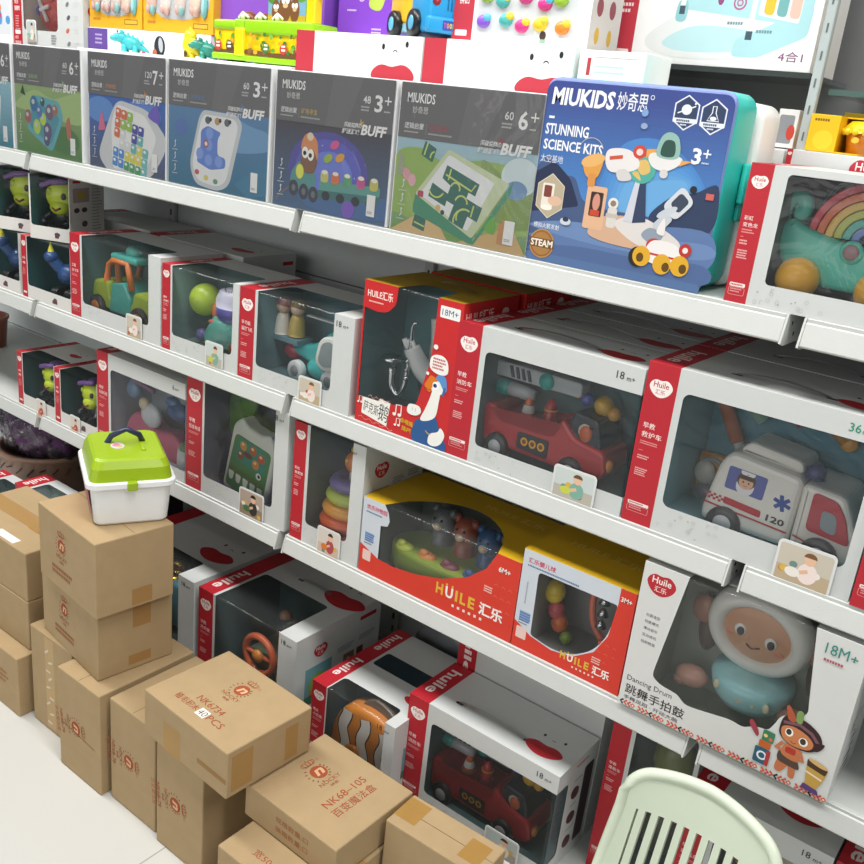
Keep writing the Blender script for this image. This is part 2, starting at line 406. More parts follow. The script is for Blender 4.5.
def pane(t, loop, topcut=None, h=0, u0=0, u1=0, v0=0, m=None, name='window_film'):
    m = m or FILM(); mb = MB()
    if topcut:
        pr = [(.06, v0), (.06, h-.7)]+[(.06+.64*(1-cos(a*PI/12)), h-.7+.64*sin(a*PI/12)) for a in range(1, 7)]+[(topcut, h-.06)]
        vs = []; fs = []
        for y, z in pr: vs += [(u0-.3, y, z), (u1+.3, y, z)]
        for i in range(len(pr)-1): fs.append((2*i, 2*i+1, 2*i+3, 2*i+2))
        mb.add(vs, fs, m, True)
    else: mb.flat([loop], (0, .08, 0), (1, 0, 0), (0, 0, 1), m)
    return mb.out(name, t)
def strap(t, xa, xb, y, h, up=1.0):
    mb = MB(); mm = film('strap_plastic', .08, .05, 6, '#eef0f0', 1.0)
    n = 16; vs = []; fs = []
    for i in range(n+1):
        a = i/n; x = xa+(xb-xa)*a; z = h+.12+up*sin(PI*a)**.8*.7
        vs += [(x, y-.55, z), (x, y+.55, z)]
    for i in range(n): fs.append((2*i, 2*i+2, 2*i+3, 2*i+1))
    mb.add(vs, fs, mm, True); o = mb.out('carry_strap', t, 'clear plastic carry strap'); 
    mb = MB(); d = topf(mb, 0, 0, h)
    for x in (xa-.6, xb-.6): d.r(x, y-.35, 1.6, .7, '#1d1e20', .3)
    mb.out('strap_slots', t)
def face(d, x, y, s, c='#b4262f'):
    q = d.sub(x, y, 0, s); q.p(bean(9, 4.6, .2), c)
    for ex in (-2.2, 2.6): q.e(ex, 4.3+(.5 if ex > 0 else 0), .32, .45, '#26282b')
    q.arc(.3, 3.4, .45, 20, 160, .16, '#26282b')
def photo_card(t, x, z, w, h, kind=0, seed=0):
    mb = MB(); mb.prism(rrect(x, z, w, h, .7), -.32, -.22, P('#dcdedc')); d = front(mb, x, -.33, z)
    bgs = ['#c9c0b0', '#b9c3c4', '#b4a294', '#c9d2d0', '#d8cfc6']; bg = bgs[kind % 5]
    d.p(rrect(.35, .05, w-.7, h-.45, .4), bg); d.r(.35, .05, w-.7, h*.4, ['#bda98c', '#a89d96', '#97836f', '#b9b4a8', '#cdb9a8'][kind % 5])
    R_ = random.Random(seed)
    for i in range(5): d.e(w*R_.uniform(.15, .85), h*R_.uniform(.15, .5), w*.07, h*.08, R_.choice(['#d8b34a', '#e9e6e0', '#6f8d86', '#b7574c', '#8d95a0']))
    cx = w*.58
    d.p(ell(cx, h*.36, w*.17, h*.25), ['#f0ded8', '#e8dccd', '#3d3a38', '#7fae9e', '#b14a4f'][kind % 5]); d.l([(cx, h*.42), (cx-w*.2, h*.3)], w*.07, '#e3b898'); d.e(cx, h*.7, w*.1, h*.14, '#e6bd9e'); d.p(ell(cx, h*.75, w*.11, h*.12, 20, 0, 180), ['#7a5639', '#4b3527', '#2d2521', '#6b4b32', '#33281f'][kind % 5])
    d.e(w*.33, h*.3, w*.13, h*.12, ['#ece8df', '#6fb7b5', '#52764a', '#c8cf52', '#d8792f'][kind % 5])
    return mb.out('photo_card', t, 'small printed photo flap of a child playing')
def huile_box(label, x, w, h, d, z, y=YF, title=('早教', '消防车'), win=None, topwin=0, age='18m+', tcol='#234a50', sw=4.6, card=None, strp=None, blob=None, notes=True, grp=None, rad=1.1, inner=None, seed=1, sidepic='#6f9fa8', agec=INK, name='toy_box', wrapr=0, toptext=True, agex=0):
    t = thing(name, label, 'toy box', (x, y, z), group=grp or 'white toy boxes with a red stripe')
    white = P('#cdd0cf')
    if win:
        u0, v0, u1, v1 = win
        if topwin:
            low = roundpoly([(u1, h, 0), (u1, v0), (u0, v0), (u0, h, 0)], rad)
            fp = [(0, 0), (w, 0), (w, h)]+low+[(0, h)]
            back = roundpoly([(u0, 0, 0), (u0, topwin), (u1, topwin), (u1, 0, 0)], rad)
            shell(t, w, h, d, fp, [], white, (u0, u1, topwin, back[1:-1]))
            pane(t, None, topwin+.3, h, u0, u1, v0-.3)
        else:
            loop = rrect(u0, v0, u1-u0, v1-v0, rad)
            if wrapr:
                lft = roundpoly([(w, v1, 0), (u0, v1), (u0, v0), (w, v0, 0)], rad)
                mb = MB(); mb.flat([[(0, 0), (w, 0), (w, v0)]+lft[::-1][1:-1]+[(w, v1), (w, h), (0, h)]], (0, 0, 0), (1, 0, 0), (0, 0, 1), white)
                mb.flat([[(0, 0), (w, 0), (w, d), (0, d)]], (0, 0, h), (1, 0, 0), (0, 1, 0), white); mb.flat([[(0, 0), (d, 0), (d, h), (0, h)]], (0, d, 0), (0, -1, 0), (0, 0, 1), white); mb.flat([[(0, 0), (w, 0), (w, h), (0, h)]], (w, d, 0), (-1, 0, 0), (0, 0, 1), white)
                mb.flat([[(0, 0), (w, 0), (w, d), (0, d)]], (0, d, 0), (1, 0, 0), (0, -1, 0), white)
                mb.flat([[(0, 0), (d, 0), (d, h), (0, h)]+roundpoly([(0, v1, 0), (wrapr, v1), (wrapr, v0), (0, v0, 0)], rad)], (w, 0, 0), (0, 1, 0), (0, 0, 1), white); mb.out('box_shell', t)
                mb = MB(); pr = [(u0-.3, .08), (w-.8, .08)]+[(w-.86+.8*sin(a*PI/12), .08+.8*(1-cos(a*PI/12))) for a in range(1, 7)]+[(w-.06, wrapr+.3)]; vs = []
                for a, b_ in pr: vs += [(a, b_, v0-.2), (a, b_, v1+.2)]
                mb.add(vs, [(2*i, 2*i+2, 2*i+3, 2*i+1) for i in range(len(pr)-1)], FILM(), True); mb.out('window_film', t); loop = None
            if loop:
                shell(t, w, h, d, [(0, 0), (w, 0), (w, h), (0, h)], [loop], white)
                pane(t, rrect(u0-.3, v0-.3, u1-u0+.6, v1-v0+.6, rad))
        tray(t, u0-.5, min(u1+.5, w-.15), max(.15, v0-1.6), (h-.15 if not topwin else h-.4), inner or d*.75, tcol, roof=not topwin)
    else:
        mb = MB(); mb.box(0, 0, 0, w, d, h, white, .08); mb.out('box_shell', t)
    mb = MB(); f = front(mb, 0, -.01, 0)
    f.r(0, 0, sw, h, RED)
    if h > 11:
        logo(f, sw/2, h-sw*.72, sw*.74)
        k = h*.6; hz = sw*.19
        f.t(sw*.16, k, hz, title[0], '#f4e6e2', None, .004); f.t(sw*.16, k-hz*1.5, hz, title[1], '#f4e6e2', min(sw*.72, hz*1.15*len(title[1])), .004)
        f.fine(sw*.16, k-hz*2.3, sw*.62, 2, '#e59c9c', .16, .32, seed); f.r(sw*.16, k-hz*3.8, sw*.14, .07, '#e59c9c')
        f.fine(sw*.16, k-hz*4.8, sw*.42, 2, '#e9b4b2', .2, .36, seed+1); f.fine(sw*.16, k-hz*7, sw*.46, 4, '#e9b4b2', .18, .32, seed+2)
        f.r(sw*.13, h*.115, sw*.7, .5, '#f2e3df', .15); f.fine(sw*.17, h*.115+.15, sw*.6, 1, RED, .2, .3, seed+3); f.l(rrect(sw*.13, h*.115-1.1, sw*.7, 1.0, .2), .06, '#e6a5a5', True); f.fine(sw*.2, h*.115-.4, sw*.55, 2, '#e6a5a5', .16, .32, seed+4)
    else:
        logo(f, sw/2, h-sw*.6, sw*.7); f.t(sw*.16, h*.5, .5, title[0], '#f4e6e2'); f.t(sw*.16, h*.5-.8, .5, title[1], '#f4e6e2'); f.fine(sw*.16, h*.3, sw*.5, 3, '#e9b4b2', .16, .3, seed)
    if age:
        n_ = age[:-2]; ax = w-4.4-agex; f.t(ax, h-2.3, 1.15, n_, agec, None, .005); f.t(ax+.75*len(n_)+.2, h-2.3, .62, age[-2:], agec, None, .005)
    if notes and win:
        R_ = random.Random(seed); vv = win[1]
        for i in range(14):
            a, b = sw+1+R_.uniform(0, 9), R_.uniform(.35, max(.6, vv-.5))
            if R_.random() < .4: f.ring(a, b, .26, .05, '#b9bcba')
            elif R_.random() < .5: f.l([(a, b), (a, b+.6), (a+.35, b+.45)], .06, '#a9acab')
            else: f.e(a, b, .12, .09, '#a2a5a4')
    mb.out('front_printing', t); mb = MB(); tp = topf(mb, 0, 0, h+.01); tp.r(0, 0, sw, d, RED)
    if toptext:
        n_ = int(toptext)
        for i in range(n_):
            q = D(mb, (sw*.24, min(d*.84, 12.2)+i*13, h+.01), (0, -1, 0), (1, 0, 0), tp.cnt); q.t(0, 0, sw*.54, 'huile', '#f0e2df', min(d*.7, sw*2.0), .02)
    if blob: face(tp, blob[0], blob[1], blob[2])
    mb.out('top_printing', t); mb = MB(); sd = rside(mb, w+.01, 0, 0)
    if wrapr:
        for i in range(3): sd.e(d*.52, h*(.18+.24*i), d*.09, h*.07, '#5a3a3c', 60); sd.fine(d*.45, h*(.3+.24*i), d*.2, 1, '#8f8f92', .3, .5, i)
        sd.r(d*.7, h*.1, d*.24, h*.74, '#47353a', .6); sd.fine(d*.45, h*.92, d*.4, 1, RED, .4)
    elif sidepic:
        logo(sd, d*.28, h*.78, min(4.2, h*.26), RED, '#f3e9e6')
        sd.r(d*.12, h*.2, d*.3, h*.42, sidepic); sd.e(d*.27, h*.4, d*.11, h*.13, '#7fa357'); sd.e(d*.24, h*.3, d*.07, h*.07, '#c9703a'); sd.r(d*.12, h*.2, d*.3, h*.1, '#3f6f5a')
        sd.fine(d*.48, h*.66, d*.2, 3, '#70757a', .22, .5, seed); sd.r(d*.56, h*.22, d*.13, h*.34, '#8a6a5c'); sd.e(d*.62, h*.45, d*.03, h*.06, '#e0b798'); sd.r(d*.72, h*.22, d*.08, h*.34, '#7a3d40')
        sd.fine(d*.74, h*.68, d*.2, 3, '#70757a', .22, .5, seed+2); sd.r(d*.74, h*.86, d*.2, h*.045, RED, .2)
    if mb.v: mb.out('side_printing', t)
    if card: photo_card(t, card[0], card[1], card[2], card[3], card[4], seed)
    if strp: strap(t, strp[0], strp[1], strp[2], h)
    return t
# ---------------------------------------------------------------- toys behind the windows
def at(b, x, y, z): return (b.location.x+x/100, b.location.y+y/100, b.location.z+z/100)
def wheel(t, x, y, z, r, w, hub='#b9bcc0', tyre='#25262a', name='wheel'):
    mb = MB(); mb.lathe([(r*.5, -w/2), (r*.9, -w/2), (r, -w*.35), (r, w*.35), (r*.9, w/2), (r*.5, w/2)], (x, y, z), K(tyre), 'y', 22)
    o = mb.out(name, t); mb = MB(); mb.lathe([(0, -w*.62), (r*.4, -w*.6), (r*.6, -w*.45), (r*.62, w*.4), (0, w*.42)], (x, y, z), K(hub), 'y', 18); mb.out('hub', o)
    return o
def fire_engine(label, loc):
    t = thing('toy_fire_engine', label, 'toy fire engine', loc, group='red toy fire engines in window boxes')
    red, teal, gry, dk = K('#b3202c'), K('#2f9e98'), K('#aab0b4'), K('#26303a')
    mb = MB(); mb.prism(roundpoly([(0, 2.2), (22, 1.6), (23.4, 3.2), (22.6, 6.4), (17.4, 7.2), (14.6, 9.8), (13.2, 6.8), (3, 6.8), (1.4, 8.8), (-.3, 8.4)], .9), 0, 8.5, red, 'xz', .6)
    mb.prism(roundpoly([(15, 6.8), (21.9, 6.2), (20.6, 10.8), (16.2, 11.2)], .8), .6, 7.9, dk, 'xz', .5); mb.out('body', t)
    for x in (3.3, 17.4): wheel(t, x, .3, 2, 2.3, 2.2); wheel(t, x, 8.2, 2, 2.3, 2.2)
    mb = MB(); d = front(mb, 0, -.06, 0); d.p(roundpoly([(7, 2.9), (13, 2.6), (13, 5.6), (7, 5.6)], .5), '#27252d')
    for i, k in enumerate((8.4, 10, 11.6)): d.c(k, 4.2, .68, '#e0a52e'); d.c(k, 4.2, .38, '#7a3a1e')
    mb.out('button_panel', t)
    mb = MB(); mb.prism(rrect(-1, 12.6, 17, 2.4, .7), 2.5, 5.5, gry, 'xz', .3)
    for i in range(4): mb.prism([(3+i*1.1, 13), (3.5+i*1.1, 13), (2.9+i*1.1, 14.7), (2.4+i*1.1, 14.7)], 2.2, 2.45, dk, 'xz')
    mb.lathe([(0, 0), (1.3, 0), (1.3, 2.2), (0, 2.2)], (9.6, 2.1, 13.8), teal, 'y', 18); mb.out('ladder', t)
    mb = MB(); mb.lathe([(0, 0), (1.2, 0), (1.35, 3), (1.1, 3.4), (0, 3.4)], (-1.2, 4, 10.6), teal, 'x', 18); mb.lathe([(1.15, 0), (1.1, 3.4), (.8, 5), (0, 5)], (2, 4, 10.6), gry, 'x', 18); mb.out('water_cannon', t)
    mb = MB(); mb.lathe([(1.5, 0), (1.4, .4), (1.15, .5), (.85, 1.9), (.6, 3), (.25, 3.8), (0, 3.9)], (6.3, 3.6, 6.8), K('#d8652c'), 'z', 18); mb.lathe([(1.12, 0), (.82, 1.2)], (6.3, 3.6, 7.8), K('#eceae4'), 'z', 18); mb.out('traffic_cone', t)
    mb = MB(); mb.lathe([(1.6, 0), (1.5, .4), (1.0, .7), (1.05, 2.8), (.75, 3.9), (0, 4.4)], (10.6, 3.4, 6.8), red, 'z', 18); mb.torus((10.6, 3.4, 9.4), 1.05, .16, K('#d9a13c')); mb.out('hydrant', t)
    mb = MB(); mb.ball((18.6, 1.4, 8.6), (2.1, 1, 2.0), K('#c4b9ae')); mb.ball((18.8, .6, 8.3), (1.1, .5, 1.3), K('#c8643a')); mb.ball((19.6, .9, 9.6), .5, K('#3a2d2a')); mb.out('driver_window', t)
    mb = MB(); mb.ball((19.3, 4.5, 12.0), 1.6, K('#d2a534')); mb.ball((21.1, 4.7, 11.2), 1.1, K('#c8922a')); mb.ball((16.2, 4.5, 12.3), 1.1, K('#4a58a8')); mb.ball((14.6, 4.4, 13.2), 1.2, K('#b9702e')); mb.out('warning_lights', t)
    mb = MB(); mb.lathe([(0, 0), (1.1, 0), (.9, .6), (0, .9)], (22.9, 1.6, 4.2), K('#d2873c'), 'x', 16); mb.out('headlight', t)
    return t
def ambulance(label, loc):
    t = thing('toy_ambulance', label, 'toy ambulance', loc)
    wh, red = K('#e9e6df'), '#bf2432'
    mb = MB(); mb.prism(roundpoly([(0, 1.2), (12.6, 1.0), (13, 12.2), (2.6, 13.2), (1.2, 11), (-.2, 3)], 1.4), 0, 11, wh, 'xz', 1.0, 3)
    mb.prism(roundpoly([(12.8, 1.2), (21.6, 1.0), (22.4, 4.6), (20.8, 6.4), (18.6, 11.2), (12.9, 11.6)], 1.0), .3, 10.7, wh, 'xz', .9, 3); mb.out('body', t)
    mb = MB(); mb.prism(roundpoly([(3, 13), (12.4, 12.2), (12, 14), (4.4, 14.9)], .9), 1.6, 9, wh, 'xz', .5); mb.prism(roundpoly([(7, 2.2), (9, 5), (5, 5.4), (3.6, 2.5)], .5), 13.9, 14.3, K('#2d3a66'), 'xy'); mb.out('roof_box', t)
    mb = MB(); mb.lathe([(0, -.2), (1.4, 0), (1.3, 1.4), (.6, 2), (0, 2.1)], (13.6, 3, 11.9), K('#33386e'), 'z', 18); mb.out('siren', t)
    mb = MB(); mb.prism(roundpoly([(14.6, 5), (20.6, 4.4), (19.4, 8.2), (17.9, 10.4), (14.6, 10.9)], .8), -.05, .3, K('#b9283a'), 'xz', .1)
    d = front(mb, 0, -.08, 0); d.p(roundpoly([(16.4, 5.8), (18.6, 5.4), (18.2, 8.4), (16.2, 8.8)], .8), '#8b98a0'); mb.out('cab_window', t, 'glossy red cab window')
    mb = MB(); d = front(mb, 0, -.03, 0)
    q = d.sub(2.6, 7.4, -3); q.r(0, 0, 5.6, 3.6, '#5a62ab', .3)
    q.e(2.8, 1.2, 1.3, 1.5, '#efe9ee'); q.e(2.8, 2.1, 1.35, 1.3, '#4a2f26'); q.e(2.8, 1.8, 1.05, 1.05, '#eab896'); q.p(ell(2.8, 2.2, 1.15, .9, 20, 0, 180), '#4a2f26'); q.p(roundpoly([(1.9, 2.9), (3.7, 2.9), (3.9, 3.5), (1.7, 3.5)], .2), '#f2f0ee'); q.r(2.65, 3.0, .3, .1, '#c33'); q.e(2.4, 1.8, .13, .16, '#2b1f1c'); q.e(3.2, 1.8, .13, .16, '#2b1f1c'); q.arc(2.8, 1.45, .25, 200, 340, .07, '#a8433a')
    for a in range(3): d.sub(10.9, 7.7, 60*a+12).r(-.28, -1.25, .56, 2.5, '#2d4a9a', .08)
    d.p(roundpoly([(2.9, 4.9), (8.4, 4.4), (8.4, 5.5), (2.9, 6.0)], .25), red); d.l([(.1, 4.3), (12.4, 3.5)], .28, red)
    for i in range(7):
        for j in range(3):
            if (i+j) % 2: d.r(.15+i*.4, 5.0+j*.36-i*.03, .4, .36, red)
    d.t(9.2, 4.35, 1.05, '120', '#2f3136', 2.6, .03, -3); d.l([(13.2, 3.6), (18, 2.6)], .26, red); mb.out('side_printing', t)
    for x in (3.6, 17.0):
        wheel(t, x, .1, 1.9, 2.5, 1.8, '#c9ccd0', '#36373c'); wheel(t, x, 10.9, 1.9, 2.5, 1.8, '#c9ccd0', '#36373c')
    return t
def helicopter(label, loc):
    t = thing('toy_helicopter', label, 'toy helicopter', loc); tl = K('#3fb0ae')
    mb = MB(); mb.ball((15.6, 5, 6.2), (5, 4.4, 5.4), tl); mb.prism(smooth2([(3.4, 6.4), (9, 7.6), (13, 9), (13, 3), (8, 4), (3.8, 5)]), 3, 7, tl, 'xz', .8); mb.ball((13, 5, 3), (5.6, 4, 2.6), tl); mb.out('fuselage', t)
    mb = MB(); mb.prism(roundpoly([(12.9, 5.6), (14, 10.6), (17.6, 11.6), (20, 9), (19.4, 4.6), (15, 4)], 1.8, 6), .1, 1.4, K('#e8e7e2'), 'xz', .4); mb.prism(roundpoly([(14, 6), (14.9, 9.8), (17.4, 10.5), (19, 8.6), (18.4, 5.6), (15.4, 5)], 1.4, 6), -.05, .12, K('#8f9a9c'), 'xz'); mb.out('cockpit_window', t, 'white ringed cockpit window')
    mb = MB(); mb.ball((3.4, 4.4, 5.0), (2.4, 1.8, 1.9), K('#b1304a')); mb.ball((1.8, 4.4, 4.4), 1.0, K('#8d2238')); mb.out('tail_rotor', t, 'dark red tail rotor')
    for x in (7.4, 16.6): wheel(t, x, 1.2, 2.2, 2.1, 1.6, '#8b9093', '#dfe2e2')
    mb = MB(); mb.tube([(15, 5, 11), (15, 5, 12.6)], .5, tl); mb.box(6, 4.4, 12.5, 20, 5.6, 12.9, K('#d8dcdc'), .15); mb.out('rotor', t)
    return t
def peg_doll(label, loc, c, hair, grp):
    t = thing('peg_doll', label, 'toy figure', loc, group=grp)
    mb = MB(); mb.lathe([(1.7, 0), (1.8, .6), (1.5, 3), (1.1, 4.2), (0, 4.4)], (0, 0, 0), K(c), 'z', 20); mb.out('body', t)
    mb = MB(); mb.ball((0, 0, 5.6), 1.5, K('#d8b8a0')); mb.out('head', t); mb = MB(); mb.ball((0, .15, 6.1), (1.65, 1.6, 1.35), K(hair)); mb.ball((-1.4, .2, 6.4), .6, K(hair)); mb.ball((1.4, .2, 6.4), .6, K(hair)); mb.out('hair', t)
    return t
def smooth2(pts, n=6): return [(p.x, p.y) for p in smooth_line([(a, b, 0) for a, b in pts], n, True)]
def pickup(label, loc):
    t = thing('toy_pickup', label, 'toy car', loc); gr, org, tl = K('#a9bd3a'), K('#d9762f'), K('#4fb3a8')
    mb = MB(); mb.prism(roundpoly([(0, 2.4), (21.5, 2.4), (21.8, 8), (15.6, 8.3), (14.8, 5), (7.6, 5), (7, 9.2), (1.6, 8.6)], 1.0), 0, 9, gr, 'xz', .7); mb.out('body', t)
    mb = MB(); mb.prism(roundpoly([(7.2, 2.2), (14.8, 2.2), (14.8, 6.4), (12.4, 9.6), (8.4, 9)], .8), -.2, 9.2, tl, 'xz', .4); mb.out('door', t)
    mb = MB(); mb.tube([(5.6, .6, 8.8), (6.6, .6, 12.8), (8, .6, 14), (13, .6, 14), (14.4, .6, 8.2)], .7, org); mb.tube([(9.6, .6, 14), (10, .6, 8.6)], .7, org); mb.tube([(5.6, 8.4, 8.8), (6.6, 8.4, 12.8), (8, 8.4, 14), (13, 8.4, 14), (14.4, 8.4, 8.2)], .7, org); mb.out('window_frame', t, 'orange window frame')
    mb = MB(); mb.box(7, .4, 14, 16, 8.4, 15.6, tl, .6, 3, True); mb.ball((12, 3, 16.2), (2.2, 1.6, 1.6), tl); mb.ball((17.4, 4, 15.4), (1.6, 1.4, 2), K('#8a6a6e')); mb.out('roof_rack', t, 'teal roof rack')
    for x in (3.4, 18): wheel(t, x, .2, 2.6, 2.7, 2.2, '#d4782c', '#33302f'); wheel(t, x, 8.8, 2.6, 2.7, 2.2, '#d4782c', '#33302f')
    return t
def walker(label, loc, grp, head='#c3d42a', s=1, rz=0):
    """green-headed toy with a purple hat brim on black tracks"""
    t = thing('toy_creature', label, 'toy creature', loc, rz, group=grp)
    h = K(head); mb = MB(); mb.M = Matrix.Scale(s, 4)
    mb.ball((0, 0, 8.6), (3.5, 3.0, 3.4), h); mb.ball((.5, -1.6, 6.4), (2.2, 1.8, 1.7), h); mb.ball((1.9, -2.3, 8.7), (.55, .5, .75), K('#33352a')); mb.ball((-1.3, -2.5, 9.4), (.7, .5, .8), K('#a9b62c')); mb.tube([(-.2, -3.2, 6.3), (.7, -3.4, 5.8), (1.7, -3.1, 6.4)], .22, K('#7d2f3c')); mb.out('head', t)
    mb = MB(); mb.M = Matrix.Scale(s, 4); mb.tube([(-3.8, -1.8, 10.3), (-1, -2.6, 11.3), (2.6, -2, 11.9)], .62, K('#6d478c')); mb.ball((0, .4, 11.4), (2.2, 2, .9), K('#6d478c')); mb.out('hat_brim', t, 'purple hat brim')
    mb = MB(); mb.M = Matrix.Scale(s, 4); mb.ball((0, .4, 4.2), (2.6, 2.2, 2.4), K('#23262b')); mb.tube([(-2, -1, 4.8), (-3.4, -2.2, 3.4), (-2.4, -3, 2.8)], .7, K('#23262b')); mb.tube([(2, -1, 4.8), (3.4, -2.2, 3.4), (2.4, -3, 2.8)], .7, K('#23262b')); mb.out('body', t)
    for sx in (-1, 1):
        mb = MB(); mb.M = Matrix.Scale(s, 4); mb.prism(rrect(-3.2, 0, 6.4, 2.4, 1.1), sx*1.4-.8, sx*1.4+.8, K('#1c1d20'), 'yz', .2); mb.out('track', t)
    return t
def blue_dino(label, loc, grp, rz=0):
    t = thing('toy_creature', label, 'toy creature', loc, rz, group=grp); b = K('#2b4f86')
    mb = MB(); mb.ball((0, 0, 6), (2.6, 2.6, 2.4), b); mb.tube(smooth_line([(-1, -.6, 6.4), (-2.4, -1.4, 8.2), (-3, -1.6, 9.4)], 4), 1.3, b, 10); mb.ball((-3.1, -2, 9.7), (1.5, 1.7, 1.3), b); mb.ball((2.4, .6, 7), (1.6, 1.5, 1.5), b); mb.out('body', t)
    mb = MB(); mb.lathe([(.75, 0), (.6, .8), (0, 2.6)], (-3.2, -2, 10.5), K('#d9cf3a'), 'z', 14); mb.out('horn', t, 'yellow horn')
    for sx in (-1, 1):
        mb = MB(); mb.prism(rrect(-3.4, 0, 6.8, 3.2, 1.5), sx*1.8-.9, sx*1.8+.9, K('#1c1d20'), 'yz', .25); mb.out('track', t)
    return t
def crocodile_phone(label, loc):
    t = thing('crocodile_phone', label, 'toy phone', loc)
    mb = MB(); mb.M = Matrix.Rotation(math.radians(9), 4, 'Y')
    mb.prism(roundpoly([(0, 0), (13, 0), (13.4, 14), (11, 16.6), (9, 15.4), (4.6, 15.4), (3, 16.8), (.8, 14.6)], 1.3), 0, 4, K('#e2e4dc'), 'xz', .7, 3); mb.out('case', t)
    mb = MB(); mb.M = Matrix.Rotation(math.radians(9), 4, 'Y'); d = front(mb, 0, -.03, 0); d.kind = 'plastic'
    d.p(roundpoly([(1, 1), (12, 1), (12.4, 13), (2, 13)], 1.2), '#4f8a4c'); d.p(roundpoly([(2.6, 7.6), (11.2, 7.6), (11.4, 12.6), (3.2, 12.6)], 1.0), '#2f8f7c')
    for x, y, c in ((4.6, 11.2, '#d89a2c'), (7.4, 11.4, '#c8652a'), (9.9, 10.8, '#d0572a'), (4.2, 9, '#8d5a3a'), (8.6, 8.9, '#e08a2e')): d.c(x, y, 1.0, c); d.e(x-.2, y+.3, .4, .3, '#efd9a8')
    d.e(6.2, 9.8, 1.3, .6, '#7b3f35'); d.r(1.6, 4.6, 10, 1.2, '#5e7a3a', .3)
    for i in range(5): d.p(roundpoly([(1.5+i*2.1, 4.6), (3.2+i*2.1, 4.6), (2.9+i*2.1, 2.7), (1.9+i*2.1, 2.7)], .5), '#eef0ea')
    d.c(9.9, 6.9, .75, '#e9ebe4'); d.c(10, 6.9, .35, '#222'); mb.out('crocodile_face', t)
    mb = MB(); mb.tube(smooth_line([(13.2, 2, 14), (15.4, 2.4, 11), (15, 2, 5), (15.6, 2, 1)], 6), 1.6, K('#5a5d96'), 12); mb.out('handset', t, 'purple handset')
    mb = MB(); 
    for cx, cz, r in ((-5, 12, 3.6), (-2, 15, 3.4), (-5.6, 7.6, 3), (2, 17, 2.8)): mb.ball((cx, 5.2, cz), (r, .9, r), K('#4e7c3c'))
    mb.out('leaf_backing', t, 'green leaf backing')
    return t
def stacking_rings(label, loc):
    t = thing('stacking_rings', label, 'stacking toy', loc)
    mb = MB(); mb.lathe([(5, 0), (5, .8), (1.2, 1.2), (.9, 17), (0, 17.4)], (0, 0, 0), K('#d8d4cc'), 'z', 24); mb.out('peg', t)
    for i, (c, R) in enumerate((('#d84446', 4.6), ('#e8683a', 4.3), ('#f0a848', 3.9), ('#c0d05a', 3.4), ('#7c70ac', 2.9))):
        mb = MB(); mb.torus((0, 0, 2.3+i*2.55), R, 1.75, K(c), 'z', 30, 12, .78); mb.out('ring', t, ['red', 'orange', 'yellow', 'green', 'purple'][i]+' ring')
    mb = MB(); mb.ball((0, 0, 16.6), (2.0, 2.0, 2.2), K('#d77a34')); mb.ball((-.6, -1.7, 17.2), .4, K('#e8c25a')); mb.ball((0, 0, 19), (1, 1, .8), K('#c9b24a')); mb.out('topper', t)
    return t
def pop_up_animals(label, loc):
    t = thing('pop_up_animal_toy', label, 'pop-up toy', loc)
    mb = MB(); mb.prism(smooth2([(0, -1), (3, -5), (12, -6.2), (24, -5), (27, -1), (24, 4), (12, 5.4), (3, 4)]), 0, 4.4, K('#93a83e'), 'xy', .8, 3); mb.out('base', t)
    cols = ['#6f7378', '#9c4a34', '#2f5a8e', '#a8853e']; nm = ['grey elephant', 'red-brown bear', 'blue bird', 'tan monkey']
    for i, c in enumerate(cols):
        x = 8+i*5.4; mb = MB(); m = K(c); y = 2-i*.5
        mb.lathe([(2.0, 0), (1.9, 2), (1.5, 3)], (x, y, 4.2), m, 'z', 16); mb.ball((x, y, 8.6), (2.4, 2.2, 2.3), m); mb.ball((x-1.9, y, 10.3), .85, m); mb.ball((x+1.9, y, 10.3), .85, m); mb.ball((x, y-2, 8), (.9, .7, .7), K('#d8c2a2'))
        for e in (-.8, .8): mb.ball((x+e, y-2.05, 9.2), .28, K('#1d1d1f'))
        mb.out('animal_head', t, nm[i]+' head')
    mb = MB()
    for i, (c, x) in enumerate((('#b8c24a', 4.5), ('#c9803e', 9.6), ('#7d3f4a', 14.6), ('#37588f', 19.4))):
        mb.ball((x, -4.2, 4.2), (2, 1.3, 1), K(c)); mb.ball((x-.4, -4.6, 5.0), (1, .7, .7), K(c))
    mb.out('push_buttons', t)
    mb = MB(); mb.prism(smooth2([(4, 5), (9, 7.6), (20, 7.2), (24, 4.6), (18, 4)]), 5, 5.8, K('#8b4f48'), 'xz', .2); mb.out('lid_panel', t)
    return t
